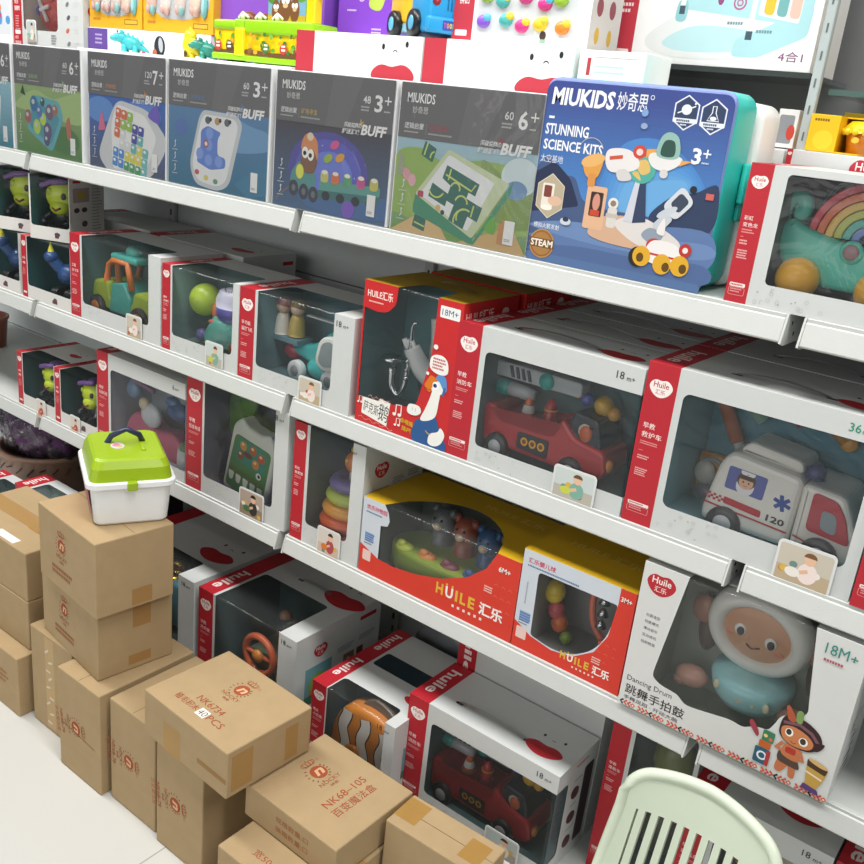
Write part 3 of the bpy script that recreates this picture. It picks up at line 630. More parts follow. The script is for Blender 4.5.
def rattle_gym(label, loc):
    t = thing('hanging_rattle', label, 'baby rattle', loc)
    mb = MB(); mb.tube(smooth_line([(1.2, 2, 12.4), (3.2, 2, 15.2), (7, 2, 16.2), (10, 2, 14)], 6), .6, K('#d9705a')); mb.tube(smooth_line([(9.2, 2, 14.6), (8.4, 2, 10.6), (9.2, 2, 6.4), (11.6, 2, 3.6), (13.6, 2, 2.4)], 8), .62, K('#d9705a')); mb.out('arch', t, 'coral arch')
    for c, x, z, r in (('#e2c430', 1.4, 9.2, 1.9), ('#cf5a62', 2.2, 6.0, 1.5), ('#dd6f3a', 3.2, 3.8, 1.5), ('#8aa63f', 4.8, 1.6, 1.1)):
        mb = MB(); mb.ball((x, 1.6, z), (r*.95, r*.95, r*1.15), K(c)); mb.torus((x, 1.6, z), r*.9, .16, K(c)); mb.out('bead', t, {'#e2c430': 'yellow', '#cf5a62': 'pink', '#dd6f3a': 'orange', '#8aa63f': 'green'}[c]+' bead')
    for z in (11.6, 9.4, 7.2):
        mb = MB(); mb.lathe([(0, 0), (1.0, .1), (.7, .9), (.2, 1.5), (0, 1.6)], (10.6, 1.8, z-1), surf('metal', '#b9bcc0'), 'z', 16); mb.out('bell', t, 'small silver bell')
    mb = MB(); mb.box(10.8, 1, 2, 14.4, 3, 4.4, K('#d9705a'), .5, 3, True); mb.out('clamp', t)
    return t
def drum_doll(label, loc):
    t = thing('toy_drum', label, 'toy drum', loc)
    tan = K('#d29a78'); mb = MB(); Rm = Matrix.Rotation(math.radians(16), 4, 'X') @ Matrix.Rotation(math.radians(7), 4, 'Y') @ Matrix.Scale(.92, 4); mb.M = Matrix.Translation((0, 0, 17.0)) @ Rm
    mb.torus((0, 0, 0), 6.8, 1.7, K('#e6e4de'), 'y', 40, 14, 1.5); mb.out('rim', t, 'white drum rim')
    mb = MB(); mb.M = Matrix.Translation((0, 0, 17.0)) @ Rm; mb.ball((0, -.4, 0), (6.2, 2.2, 6.2), tan, 32); sk = mb.out('drum_skin', t, 'tan drum skin with a smiling face')
    mb = MB(); mb.M = Matrix.Translation((0, 0, 17.0)) @ Rm
    for sx in (-1, 1): mb.ball((sx*2.5, -2.45, .6), (.95, .35, 1.25), K('#e9e6e0')); mb.ball((sx*2.5+.15, -2.75, .55), (.6, .2, .95), K('#3b3138'))
    mb.tube(smooth_line([(-1, -2.6, -1.6), (0, -2.7, -2), (1.2, -2.6, -1.3)], 5), .13, K('#6b3430')); mb.ball((-4, -2, -1.2), (.9, .2, .5), K('#d5806a')); mb.ball((4, -2, -1.2), (.9, .2, .5), K('#d5806a')); mb.out('face_features', sk)
    mb = MB(); mb.lathe([(0, 0), (4.4, 0), (5.6, 1.6), (6.2, 3.8), (6.0, 4.6), (4, 5.2)], (.6, .6, 4.8), K('#9ad2d8'), 'z', 32); mb.out('drum_base', t, 'pale teal drum base')
    mb = MB(); 
    for i in range(5): mb.ball((-3.2+i*1.9, -5.2+abs(i-2)*.4, 8.2-i*.15), (.5, .2, .8), K('#cfc9a8'))
    mb.out('tooth_trim', t)
    for sx in (-1, 1):
        mb = MB(); mb.ball((sx*8.0, -1, 5.6), (2.6, 1.8, 1.8), K('#d09a88')); mb.ball((sx*9.4, -1.4, 4.6), (1.2, 1.2, 1.0), K('#c48f7c')); mb.out('hand', t)
        mb = MB(); mb.ball((sx*8.9, .8, 16.5), (1.9, 1.2, 2.4), K('#a9705c')); mb.out('ear', t)
    mb = MB(); mb.ball((-8, 3, 13.5), (1.8, 2, 5), K('#5e4a40')); mb.ball((8.8, 3, 12), (1.6, 2, 4), K('#5e4a40')); mb.out('braids', t)
    return t
def clownfish(label, loc):
    t = thing('clownfish_toy', label, 'toy fish', loc)
    prof = smooth2([(0, 0), (.4, 5), (3, 9), (8, 10.6), (13, 9.6), (16, 6), (16.4, 2), (14, -1), (6, -1.6)])
    mb = MB(); mb.prism(prof, 0, 6, K('#cf7f2e'), 'xz', 1.4, 3, True); mb.out('body', t)
    mb = MB(); d = front(mb, 0, -.04, 0); d.kind = 'plastic'
    for k, (a, b) in enumerate(((3.6, 2.2), (8.2, 2.2), (12.6, 1.6))):
        top = 9.0 if k < 2 else 8.2
        L_ = [(a+.5*sin(z_*.9+k), z_) for z_ in [(-.9+i*(top+.9)/10) for i in range(11)]]; d.l(L_, b+.5, '#2f2a28'); d.l(L_, b, '#e9e6df')
    mb.out('stripes', t, 'white and black stripes')
    mb = MB(); mb.prism(smooth2([(4.2, 1.5), (7, 3), (8, 1), (6, -.5)]), -1.2, -.3, K('#d4812c'), 'xz', .3); mb.out('side_fin', t)
    mb = MB(); mb.prism(smooth2([(6, 10), (9, 12.4), (13.5, 11), (13, 9)]), 2.2, 3.8, K('#6b5d52'), 'xz', .3); mb.out('top_fin', t)
    return t
def clockwork(label, loc):
    t = thing('steering_wheel_toy', label, 'activity toy', loc)
    mb = MB(); mb.torus((6, 2.2, 7.4), 4.6, .85, K('#d86a46'), 'y'); mb.tube([(2, 2.2, 7.4), (10, 2.2, 7.4)], .55, K('#d86a46')); mb.ball((6, 1.6, 7.4), (1.6, 1, 1.6), K('#d8873c')); mb.out('steering_wheel', t, 'orange steering wheel')
    mb = MB(); mb.box(0, 3.4, 0, 18.6, 13, 6.4, K('#7d8a72'), 1.2, 3, True); mb.out('base', t)
    mb = MB(); mb.box(9, 4, 6, 18, 12, 13.4, K('#b9543c'), 1.4, 3, True); mb.out('dashboard', t)
    mb = MB(); mb.ball((12.6, 3.7, 7), (2.4, .8, 2.2), K('#93a356')); mb.ball((12, 2.9, 7.3), .4, K('#2a2a2a')); mb.ball((13.4, 2.9, 7.3), .4, K('#2a2a2a')); mb.torus((12.4, 3.4, 3), 1.6, .5, K('#d09030'), 'y'); mb.out('dials', t)
    for x, c in ((8, '#b98a6a'), (14.6, '#c96a58')):
        mb = MB(); mb.lathe([(1.3, 0), (1.2, 2.6), (.9, 3.4)], (x, 8, 12), K('#566a74'), 'z', 16); mb.ball((x, 8, 16.2), 1.5, K(c)); mb.out('figure', t)
    mb = MB(); mb.ball((11, 7.5, 14), (4.6, 3.6, 2.8), ACR()); mb.out('clear_dome', t)
    return t
def pink_playset(label, loc):
    t = thing('pink_toy_set', label, 'toy set', loc)
    mb = MB(); mb.prism(smooth2([(0, 1), (1, 6), (5, 8.4), (10, 6), (16, 6.4), (20, 3), (18, 0), (6, 0)]), 1, 6, K('#c8607e'), 'xz', .9, 3, True); mb.out('pony_body', t, 'pink toy pony')
    mb = MB(); mb.ball((9.4, .8, 9), (3.2, 1.4, 2.6), K('#cfd4d8')); mb.ball((7.6, .4, 11), (1.6, 1, 1.4), K('#d8c8a8')); mb.out('cup', t)
    mb = MB(); mb.ball((17.2, 2, 11.6), (3.6, 2, 1.8), K('#38588c')); mb.ball((15, 2, 13.2), (2, 1.4, 1.1), K('#4a6ea0')); mb.ball((1.6, 2.4, 12.4), (2.2, 1.4, 2), K('#6f8fb0')); mb.tube([(3, 1, 15), (10, 1, 14.2)], .5, K('#8a5a86')); mb.out('accessories', t)
    mb = MB(); mb.lathe([(2.2, 0), (2.6, 1.6), (2.5, 4.6)], (20.6, 1.8, 0), K('#c9cfd0'), 'z', 20); mb.ball((20.6, 1.8, 5), (2.2, 2, 1.4), K('#7a8f6a')); mb.out('pot', t)
    return t
def ball_drop(label, loc):
    t = thing('ball_drop_toy', label, 'activity toy', loc)
    mb = MB(); mb.ball((2.6, 2, 11), 3.5, K('#a8c23c'), 24); mb.out('green_ball', t, 'lime green ball')
    mb = MB(); mb.ball((6.2, 3, 9.2), (1.4, 2, 2.6), K('#dc7444')); mb.out('orange_cap', t, 'orange cap')
    mb = MB(); mb.lathe([(3.6, 0), (4.2, 1), (4.3, 2.8)], (11, 3.4, 8.2), K('#4e4a96'), 'z', 28); mb.lathe([(4.3, 0), (4.4, 1.6), (3.6, 3.4), (0, 4.4)], (11, 3.4, 11), K('#c3c2d6'), 'z', 28); mb.out('purple_bowl', t, 'purple bowl under a pale dome')
    mb = MB(); mb.lathe([(5.6, 0), (5.8, 1.6), (4.4, 4.8), (3.6, 5.6)], (9.6, 3.4, 2.8), K('#5fae9f'), 'z', 28); mb.box(1, 1, 0, 15, 7, 2.8, K('#93b04a'), .8, 3, True); mb.ball((3.4, 0.6, 3.6), 1.4, K('#6a62a0')); mb.ball((14, .6, 3.2), 1.5, K('#d5603a')); mb.ball((8, -.2, 7.4), (1.6, .6, .6), K('#cf6a58')); mb.out('base', t)
    return t
def sax_player(label, loc):
    t = thing('saxophone_goose', label, 'toy figure', loc); slv = surf('metal', '#c9ccce')
    mb = MB(); mb.ball((8.6, 5.4, 6), (3, 2.6, 4.4), K('#2f3748')); mb.tube(smooth_line([(8.6, 5.4, 9), (9.2, 5.2, 14), (8.8, 5, 18)], 5), 1.5, K('#dcdcd8'), 12); mb.out('body', t)
    mb = MB(); mb.tube(smooth_line([(9.6, 3.4, 7.4), (8, 2.2, 9.2), (6.2, 1.2, 12.6)], 6), 1.9, K('#dfe2e2'), 12, False, (1.1, .8)); 
    for k in (-.7, .1, .9): mb.tube([(6.2+k, 1.0, 12.4), (5.6+k, .5, 14)], .5, K('#dfe2e2'))
    mb.out('wing', t, 'white wing')
    mb = MB(); mb.tube(smooth_line([(7.4, .6, 17.4), (6.6, .4, 16.6), (6.5, .5, 12), (5.8, .4, 5), (4.6, .3, 3.4), (3.2, .2, 5), (3, .2, 7.6)], 6), .45, slv, 10, False, (.6, 1.7))
    mb.lathe([(.7, 0), (1, 1), (1.6, 2), (2.4, 2.6)], (3, .2, 7.4), slv, 'z', 22)
    for z_ in (7, 8.6, 10.2): mb.ball((6.4, .1, z_), .45, slv)
    mb.out('saxophone', t, 'silver saxophone')
    return t
def rainbow_chameleon(label, loc):
    """coordinates start at the lower left corner of the box"""
    t = thing('rainbow_chameleon', label, 'stacking toy', loc); tl = K('#63d6c0')
    mb = MB(); mb.prism(smooth2([(5.2, 9), (6.6, 11), (8.8, 10.2), (15, 8.8), (24, 8.4), (27, 7.2), (26, 4.4), (18, 3), (10, 3.2), (6.6, 5.2)]), 0, 3.6, tl, 'xz', .8, 3, True); mb.tube(smooth_line([(5.6, 1.8, 9.4), (5.0, 1.8, 11.4), (5.8, 1.8, 13.4), (7.4, 1.8, 13.4), (7.6, 1.8, 12), (6.6, 1.8, 11.8)], 6), 1.0, tl, 12); mb.out('body', t)
    for c, R in (('#d83c50', 7.4), ('#f0784c', 6.3), ('#f0c040', 5.2), ('#c4cc3c', 4.1), ('#4ac0b0', 3.0), ('#8fa6ec', 1.9)):
        mb = MB(); o = ell(16.2, 9.4, R, R*.98, 30, 0, 180); i = ell(16.2, 9.4, R-1.0, (R-1.0)*.98, 30, 0, 180)[::-1]; mb.prism(o+i, .8, 3.2, K(c), 'xz', .16); mb.out('rainbow_arch', t, {'#d83c50': 'red', '#f0784c': 'orange', '#f0c040': 'yellow', '#c4cc3c': 'olive', '#4ac0b0': 'teal', '#8fa6ec': 'blue'}[c]+' arch')
    mb = MB(); mb.ball((15.0, -.1, 8), (1.5, .5, 1.5), tl); mb.ball((15.0, -.5, 8), (1.0, .3, 1.0), K('#b08a8e')); mb.out('badge', t)
    for x in (9.4, 19.4): mb = MB(); mb.ball((x, -1.0, 3.7), 2.8, K('#f0b43c'), 24); mb.out('wheel_ball', t, 'yellow ball wheel')
    return t
# ---------------------------------------------------------------- third row: boxes on the shelf at 0.83 m
ROW3, ROW4, ROW5 = 'toy boxes on the shelf below the puzzle games', 'toy boxes on the third shelf', 'toy boxes on the base shelf'
b = huile_box('white toy box showing a yellow-green pickup toy', .141, 34, 19.3, 17, S3, title=('工程', '皮卡车'), win=(4.9, 3.6, 29.8, 19.3), topwin=8, age='', sw=4.1, card=(22, -.2, 5.8, 5.2, 0), grp=ROW3, tcol='#2b5054', seed=3, notes=True)
pickup('yellow-green toy pickup with orange window frames behind clear film', at(b, 2.9, 3, .4)).scale = (1.1, 1.1, 1.02)
b = huile_box('white toy box showing a lime ball and purple bowl toy', .487, 24.5, 18.5, 17, S3, title=('趣味', '转转乐'), win=(3.4, 3.6, 22.6, 18.5), topwin=9, age='6m+', sw=2.8, card=(14.8, -.2, 5.6, 5.4, 3), grp=ROW3, tcol='#5d7f80', seed=4)
ball_drop('lime ball and purple bowl activity toy behind clear film', at(b, 4.4, 4, .4))
b = huile_box('white toy box showing a teal toy helicopter, 18m+', .734, 30.6, 18.4, 17, S3, title=('多功能', '遥控飞机'), win=(5.2, 3.4, 25.6, 18.4), topwin=9.5, sw=4.4, card=(17.6, -.4, 6.2, 5.2, 0), grp=ROW3, tcol='#3d5f69', seed=5)
helicopter('teal toy helicopter with a white ringed window behind film', at(b, 4.2, 4, 1.0))
peg_doll('pale peg figure standing left in the helicopter box', at(b, 5.4, 6.8, 9.2), '#d5d0c6', '#a06a68', 'peg figures in the helicopter box')
peg_doll('golden peg figure standing right in the helicopter box', at(b, 9.0, 7.2, 9.4), '#b09a52', '#7a6a38', 'peg figures in the helicopter box')
mb = MB(); mb.box(3.4, 5, 8.2, 11.4, 9.5, 9.15, P('#5d7f89')); o = mb.out('card_ledge', b)
huile_box('white toy box in the back row behind the pickup box', .19, 34, 19.2, 16.5, S3, y=.20, title=('工程', '皮卡车'), win=None, age='', sw=4.1, blob=(27, 6, .8), grp=ROW3, seed=6)
huile_box('white toy box in the back row at the left end behind the stacked green-faced toys', -.17, 34, 19.2, 16, S3, y=.215, title=('工程', '皮卡车'), win=None, age='', sw=4.1, grp=ROW3, seed=6)
# goose box
def goose_box(label, x, y, z, detailed=True):
    w, h, d = 21.6, 26, 16.6; t = thing('toy_box', label, 'toy box', (x, y, z), group=ROW3); rd, ye = P('#c92a2c'), P('#c9a526')
    loop = roundpoly([(.4, 25.4, .3), (.4, 4.6, 1), (2.8, 4.2, .6), (9, 4.8, 1.5), (11, 5.2, 1), (14.2, 6.4, 1.2), (15, 9.8, 1.4), (16.2, 15, 1.4), (16.3, 25.4, .3)], .6)
    loop = roundpoly([(.4, 22, .3), (.4, 4.4, .6), (3.4, 4.6, 1), (9, 5.2, 1.5), (13.6, 6.0, 1.4), (14.6, 9.8, 1.6), (16, 15.4, 1.6), (16.3, h, 0), (7.6, h, 0), (7.4, 22.8, 1.4), (6, 21.6, .8)], .6) if detailed else None
    if detailed:
        k = [i for i, p in enumerate(loop) if abs(p[1]-h) < 1e-6]; i0, i1 = k[0], k[-1]
        fp = [(0, 0), (w, 0), (w, h)]+[loop[i0]]+loop[:i0][::-1]+loop[i1:][::-1][:0]+loop[i1+1:][::-1]+[loop[i1]]+[(0, h)]
        shell(t, w, h, d, fp, [], rd, (7.6, 16.3, 7, [(8.4, 6.2), (9.4, 7), (14.6, 7), (15.6, 6.2)]))
        pane(t, None, 7.6, h, .1, 16.5, 4)
        tray(t, .3, 17, 2, h-.3, d*.72, '#2f6068', roof=False)
    else: mb = MB(); mb.box(0, 0, 0, w, d, h, rd, .1); mb.out('box_shell', t)
    mb = MB(); tp = topf(mb, 0, 0, h+.01)
    if detailed: tp.p([(0, 0), (7.6, 0), (8.4, 6.2), (9.4, 7), (14.6, 7), (15.6, 6.2), (16.3, 0), (w, 0), (w, d), (0, d)], '#b8961f')
    else: tp.r(0, 0, w, d, '#b8961f')
    sd = rside(mb, w+.01, 0, 0); sd.t(.8, h-3.2, 1.7, 'HUILE汇乐', '#f0dcd6', 8.2, .015); sd.r(11.5, h-3.4, 2.2, 1.6, '#f0dcd6', .8)
    if detailed:
        f = front(mb, 0, -.01, 0)
        f.p(roundpoly([(0, h, 0), (0, 21.2, .2), (3.4, 20.8, 1), (5.8, 21.2, 1.6), (7.2, 22.8, 1.6), (7.3, h, 0)], 1), '#c92a2c')
        f.t(.8, 23.1, 1.5, 'HUILE汇乐', '#f3e6de', 5.8, .02); f.fine(1.2, 22.3, 4.4, 1, '#eac0b6', .26, .4)
        f.r(16.9, 22.9, 4.1, 2.0, '#eef0ee', .2); f.t(17.3, 23.35, 1.05, '18M+', '#2a4a73', 3.3, .0)
        f.p(roundpoly([(1.5, 1.7), (7.6, .7), (8.1, 5.2), (5.6, 5.5), (5.4, 4.9), (1.6, 4.8)], .2), '#f2f0ea'); f.t(1.85, 2.2, 2.1, '萨克斯', '#23252c', 3.6, .0, -4); f.t(5.4, 1.5, 3.2, '鹅', '#23252c', 2.3, .0, -5)
        R_ = random.Random(2)
        for i in range(26): f.c(1+.32*i, .9+.2*sin(i)-.02*i, .1, '#e7a49b')
        for i in range(18): f.c(3+.3*i, 5.3+.25*sin(i*1.3), .1, '#e7a49b')
        for x_, y_, s in ((.6, 3.6, .8), (9.2, 3.6, 1.3), (9.6, 1.7, .9)): f.e(x_, y_, .3*s, .24*s, '#f3ece4'); f.e(x_+.9*s, y_+.1, .3*s, .24*s, '#f3ece4'); f.l([(x_+.25*s, y_), (x_+.25*s, y_+1.4*s), (x_+1.15*s, y_+1.5*s), (x_+1.15*s, y_)], .18*s, '#f3ece4')
        f.t(10.6, 2.6, .9, '会唱摇摆', '#d8b32c', 4.0, .02, -6); f.t(11.1, 1.2, .9, '摇摆舞！', '#d8b32c', 3.6, .02, -6)
        # printed bird in blue overalls
        q = f.sub(13.7, 0, 0, .98, .86)
        q.p(smooth2([(.2, .05), (.2, 4), (1.4, 5.2), (3, 5.9), (4.6, 6.4), (5.6, 4.6), (6.6, 3.2), (7.2, .05)]), '#2c5a92'); q.p(smooth2([(1.4, 5.0), (2.2, 7.4), (2.9, 9.6), (3.6, 12), (5, 12), (5, 9.4), (4.6, 6.6), (3, 5.2)]), '#f1f0ea')
        q.e(4.4, 12.6, 1.5, 1.5, '#f1f0ea'); q.p(smooth2([(3.4, 13.6), (4.6, 15.4), (6.0, 14.9), (6.4, 12.4), (5.6, 12.6), (4.6, 13.9)]), '#5c92cc'); q.l([(6, 13), (5.7, 11.2)], .5, '#2f6aa8')
        q.p(smooth2([(4.2, 14.0), (2.8, 14.7), (2.1, 13.6), (1.6, 12.2), (2.8, 11.2), (3.3, 12.4)]), '#dd7a22'); q.l([(1.7, 12), (2.5, 11.6), (3.2, 11.9)], .12, '#7d3d18')
        q.e(4.0, 12.9, .72, .8, '#fafaf8'); q.c(3.85, 12.85, .42, '#27518f'); q.c(3.8, 12.9, .2, '#16181c')
        q.p(smooth2([(-1.6, 5.6), (-1.4, 7.4), (.8, 7.6), (1.4, 6.4), (.2, 5.4)]), '#f1f0ea'); q.l([(-.5, 7), (-.6, 6.2)], .08, '#9a9a94'); q.l([(.2, 7), (.1, 6.2)], .08, '#9a9a94'); q.p(smooth2([(3.6, .7), (3.8, 2.6), (5.4, 3.6), (6, 4.6), (7, 3.4), (6.4, 1.4), (5, .4)]), '#f1f0ea'); q.arc(3.6, 3.4, .8, 200, 300, .2, '#c9a63a')
        q.p(smooth2([(2.4, 16.2), (2.6, 18.6), (4.6, 19.2), (6, 18.2), (6.2, 15.9), (4.4, 15.3)]), '#f3f1ec'); q.fine(2.9, 18.1, 2.6, 4, '#c0444a', .36, .62, 5); q.c(2.0, 14.9, .35, '#f3f1ec'); q.c(3.2, 20.6, .5, '#f3f1ec')
    mb.out('printing', t)
    strap(t, 8.2, 17.8, 8.6, h, 1.2)
    return t
b = goose_box('red and yellow box with a printed goose in blue overalls, 18M+', 1.057, YF, S3)
sax_player('white-winged toy goose with a silver saxophone behind film', at(b, 1.4, 4, 2.1))
goose_box('red and yellow goose box in the back row behind the first', 1.06, .198, S3, False)
F3 = dict(title=('早教', '消防车'), wrapr=4.2, win=(5.8, 3.2, 33.2, 19.4), sw=4.7, tcol='#3a5a5e', grp=ROW3, strp=(8.6, 23.8, 4.2), blob=(27.4, 4.4, .85))
b = huile_box('white box with a red toy fire engine, front of the three on its shelf', 1.267, 33.4, 23.3, 13, S3, card=(21.4, -.3, 7.6, 5.4, 3), seed=9, inner=12.6, **F3)
fire_engine('red toy fire engine in the upper window box', at(b, 5.4, 2.4, 1.2)).scale = (1.0, 1, 1.06)
F3['win'] = None
huile_box('white fire engine box, second in line behind the front one', 1.267, 33.4, 23.3, 13, S3, y=.147, seed=9, **F3)
huile_box('white fire engine box, third in line against the back', 1.267, 33.4, 23.3, 12.6, S3, y=.28, seed=9, **F3)
A3 = dict(title=('早教', '救护车'), age='36m+', agex=1.0, agec='#2f8f72', sw=4.8, tcol='#4e8a99', strp=(11, 24, 4.6), blob=(28.5, 5, .85), grp=ROW3)
b = huile_box('white box with a white toy ambulance marked 120, 36m+', 1.604, 33.4, 24.8, 17, S3, win=(5.9, 4.2, 31.8, 21.5), card=(23.2, -.3, 7.8, 6.0, 0), seed=10, inner=15.5, **A3)
ambulance('white toy ambulance marked 120 behind clear film', at(b, 10.6, 3.4, 1.7)).scale = (1.0, 1, .95)
def small_tool(name, label, fn, b, x, y, z):
    mb = MB(); fn(mb); return tag(mb.out(name, None, None, at(b, x, y, z)), label, 'toy tool', 'toy doctor tools in the ambulance box')
mb = MB(); mb.box(5.6, 14.6, 0, 32, 15.4, 20.8, P('#3f7f92')); mb.out('backing_card', b)
mb = MB(); mb.box(5.6, 9.6, .2, 11, 14.6, 1.2, P('#3f7f92')); mb.out('card_ledge', b)
small_tool('toy_syringe', 'orange toy syringe at upper left in the ambulance box', lambda m: (m.tube([(0, 0, 6), (3.6, -.2, 0)], 1.1, K('#b5623a'), 12), m.tube([(3.6, -.2, 0), (4.6, -.2, -1.6)], .8, K('#cfd8d4'), 10), m.lathe([(0, 0), (1.3, .1), (1.3, .5), (0, .6)], (-.3, 0, 6), K('#b5623a'), 'z', 14)), b, 7.2, 13.3, 12.6)
small_tool('toy_tray', 'golden toy tray at lower left in the ambulance box', lambda m: (m.box(0, 0, 0, 6, 1.4, 8.6, K('#b98434'), .6, 3, True), m.ball((1.6, -.6, 5.6), (1.7, 1.0, 1.9), K('#c9c4bc')), m.ball((2.2, -.6, 2.4), (1.9, 1, 1.5), K('#6f747a')), m.torus((2.4, -.4, 6), 1.9, .3, K('#8a8f94'), 'y')), b, 5.6, 12.6, 1.2)
small_tool('toy_pliers', 'red toy pliers at top centre in the ambulance box', lambda m: (m.tube([(0, 0, 3), (2, 0, 1.4), (3.4, 0, 0)], .55, K('#b9412f')), m.tube([(0, 0, 1.2), (2, 0, 1.6), (3.8, 0, 2.6)], .55, K('#b9412f'))), b, 15.6, 13.9, 17.4)
small_tool('toy_hammer', 'yellow toy hammer at top right in the ambulance box', lambda m: (m.tube([(0, 0, 3), (3.2, 0, .6)], 1.05, K('#cf8f34'), 12), m.ball((3.6, 0, .3), (1.3, .9, 1.2), K('#d89a3a'))), b, 22.4, 13.5, 16.6)
small_tool('toy_thermometer', 'pale green toy thermometer at top left in the ambulance box', lambda m: m.tube([(0, 0, 2.6), (3.4, 0, 0)], 1.2, K('#7fb09c'), 12), b, 10.6, 13.3, 17)
A3['win'] = None
huile_box('white ambulance box in the back row behind the front one', 1.604, 33.4, 24.8, 17, S3, y=.19, seed=10, **A3)
huile_box('white red-striped box at the right edge beside the ambulance box', 1.941, 33, 24.8, 17, S3, y=.008, title=('早教', '工程车'), win=None, sw=4.6, grp=ROW3, seed=12)

# ---------------------------------------------------------------- stacked boxes with green-faced toys
def creature_box(label, x, y, z, w, h, d, rz, stripe, grp, teal='#1f4a4c', open_top=False):
    t = thing('toy_box', label, 'toy box', (x, y, z), rz, group=grp); white = P('#d9d7d3')
    u0 = 2.6 if stripe else .4; u1 = w-.15; v0 = 3.2
    low = roundpoly([(u1, h, 0), (u1, v0), (u0, v0), (u0, h, 0)], .8)
    shell(t, w, h, d, [(0, 0), (w, 0), (w, h)]+low+[(0, h)], [], white, (u0, u1, 5, roundpoly([(u0, 0, 0), (u0, 5), (u1, 5), (u1, 0, 0)], .8)[1:-1]))
    pane(t, None, 5.3, h, u0, u1, v0-.3, film('thin_film', .01, .1, 10, '#fbfdfd', .28)); tray(t, .2, w-.2, .15, h-.2, d-.4, teal, roof=False)
    mb = MB(); f = front(mb, 0, -.01, 0)
    if stripe:
        f.r(0, 0, 2.3, h, RED); logo(f, 1.15, h-1.8, 1.8); f.t(.4, h*.62, .6, '多彩', '#f4e6e2'); f.t(.4, h*.54, .6, '蜥蜴', '#f4e6e2'); f.fine(.4, h*.46, 1.4, 5, '#e0a0a0', .14, .36); f.r(.4, .9, 1.5, .5, '#f0dcd8', .1)
        topf(mb, 0, 0, h+.01).r(0, 0, 2.3, d, RED); q = D(mb, (.6, d*.7, h+.01), (0, -1, 0), (1, 0, 0)); q.t(0, 0, 1.1, 'huile', '#f0dcd8', d*.4, .02)
        face(topf(mb, 0, 0, h+.012), w*.7, d*.55, .5)
    f.e(w*.68, 1.6, .8, .5, '#4a4f55'); f.r(w*.62, .7, w*.1, .8, '#6b3c44', .2)
    s = rside(mb, w+.01, 0, 0); s.fine(d*.64, h*.9, d*.28, 16, '#8d9093', .26, .74, 4); s.r(d*.1, h*.62, d*.46, h*.22, '#a89a98', .2); s.e(d*.33, h*.73, d*.12, h*.07, '#b9a24a'); s.r(d*.1, h*.92, d*.22, h*.04, RED)
    for i in (0, 1): s.e(d*(.2+.22*i), h*.5, d*.08, h*.04, '#3b3f44')
    s.e(d*.42, h*.28, d*.08, h*.05, '#6b4a52'); mb.out('printing', t)
    return t
G3 = 'green-faced toy boxes stacked at the left end'
for (nm, x, rz, yy) in (('right', -.036, .05, .016), ('left', -.262, .05, .016)):
    c = creature_box('lower %s box of the green-faced toy stack, blue toy inside' % nm, x-.04, yy, S3, 21.4, 15.2, 17, 0, True, G3)
    blue_dino('blue toy with a yellow horn in the lower %s stacked box' % nm, at(c, 12.0, 5.6, .3), 'blue horned toys in the stack', .3).scale = (1.12,)*3
for nm, x, yy in (('right', -.025, .013), ('left', -.176, .006)):
    a = math.radians(21.7); c = creature_box('upper %s box of the green-faced toy stack' % nm, x, yy, S3+.1535, 11.2, 15.2, 13.6, a, False, G3)
    o = V((5.4*cos(a)-5.4*sin(a), 5.4*sin(a)+5.4*cos(a)))
    walker('green-headed toy with a purple brim in the upper %s stacked box' % nm, (x+o.x/100, yy+o.y/100, S3+.1565), 'green-headed toys in window boxes', s=1.16, rz=a)

# ---------------------------------------------------------------- fourth row: shelf at 0.54 m
G4 = 'green-faced toy boxes on the third shelf'
c = creature_box('green-faced toy box standing at the shelf joint, left of its twin', -.117, YF, S4, 17.2, 14.2, 17, 0, True, G4, '#17383b')
walker('green-headed toy in the left box of the two on the third shelf', at(c, 9.6, 5.2, .3), 'green-headed toys in window boxes', '#c3d42a', 1.02)
photo_card(c, 8.8, -1.4, 4.4, 5.2, 4, 5)
c = creature_box('green-faced toy box pressed against the pink toy box', .057, YF, S4, 18.2, 14.2, 17, 0, True, G4, '#17383b')
walker('green-headed toy in the box pressed against the pink toy box', at(c, 9.6, 5.2, .3), 'green-headed toys in window boxes', '#c3d42a', 1.02)
photo_card(c, 6.8, -1.4, 4.4, 5.2, 4, 6)
creature_box('green-faced toy box in the back row behind the pink toy box', .05, .235, S4, 20, 14.2, 16, 0, True, G4, '#17383b')
b = huile_box('white box showing pink toys, beside the green case', .241, 32.8, 23.2, 13, S4, title=('缤纷', '玩具乐园'), wrapr=5, win=(5.4, 2.8, 32.6, 19.6), sw=4.5, age='6m+', tcol='#8d98a4', grp=ROW4, seed=14, notes=False, inner=12)
pink_playset('pink pony and cup toy set behind clear film', at(b, 5.8, 2.6, .4)).scale = (1.12, 1, 1.14)
b = huile_box('white box with a toothy green crocodile phone, 18m+', .575, 31.4, 25.6, 16, S4, title=('早教', '恐龙电话'), win=(5.9, 4.0, 27.6, 25.6), topwin=4, sw=5.2, tcol='#34334f', card=(18, -.3, 7.6, 6.2, 2), grp=ROW4, seed=15, inner=11)
crocodile_phone('white phone toy with a toothy green crocodile face behind film', at(b, 8.4, 3, 2.0)).scale = (1.08, 1, 1.08)
b = huile_box('white box with a stack of rainbow rings', .906, 18.6, 24.9, 18, S4, title=('彩虹', '套套圈'), win=(4.2, 4.2, 15.4, 24.9), topwin=3, sw=3.4, age='6m+', tcol='#4c6266', card=(8, -.3, 6.2, 5.8, 4), grp=ROW4, seed=16, sidepic='#b9a06a')
stacking_rings('stack of coloured rings with an orange topper behind film', at(b, 10.2, 7.0, .3)).scale = (1.06, 1.06, 1.04)
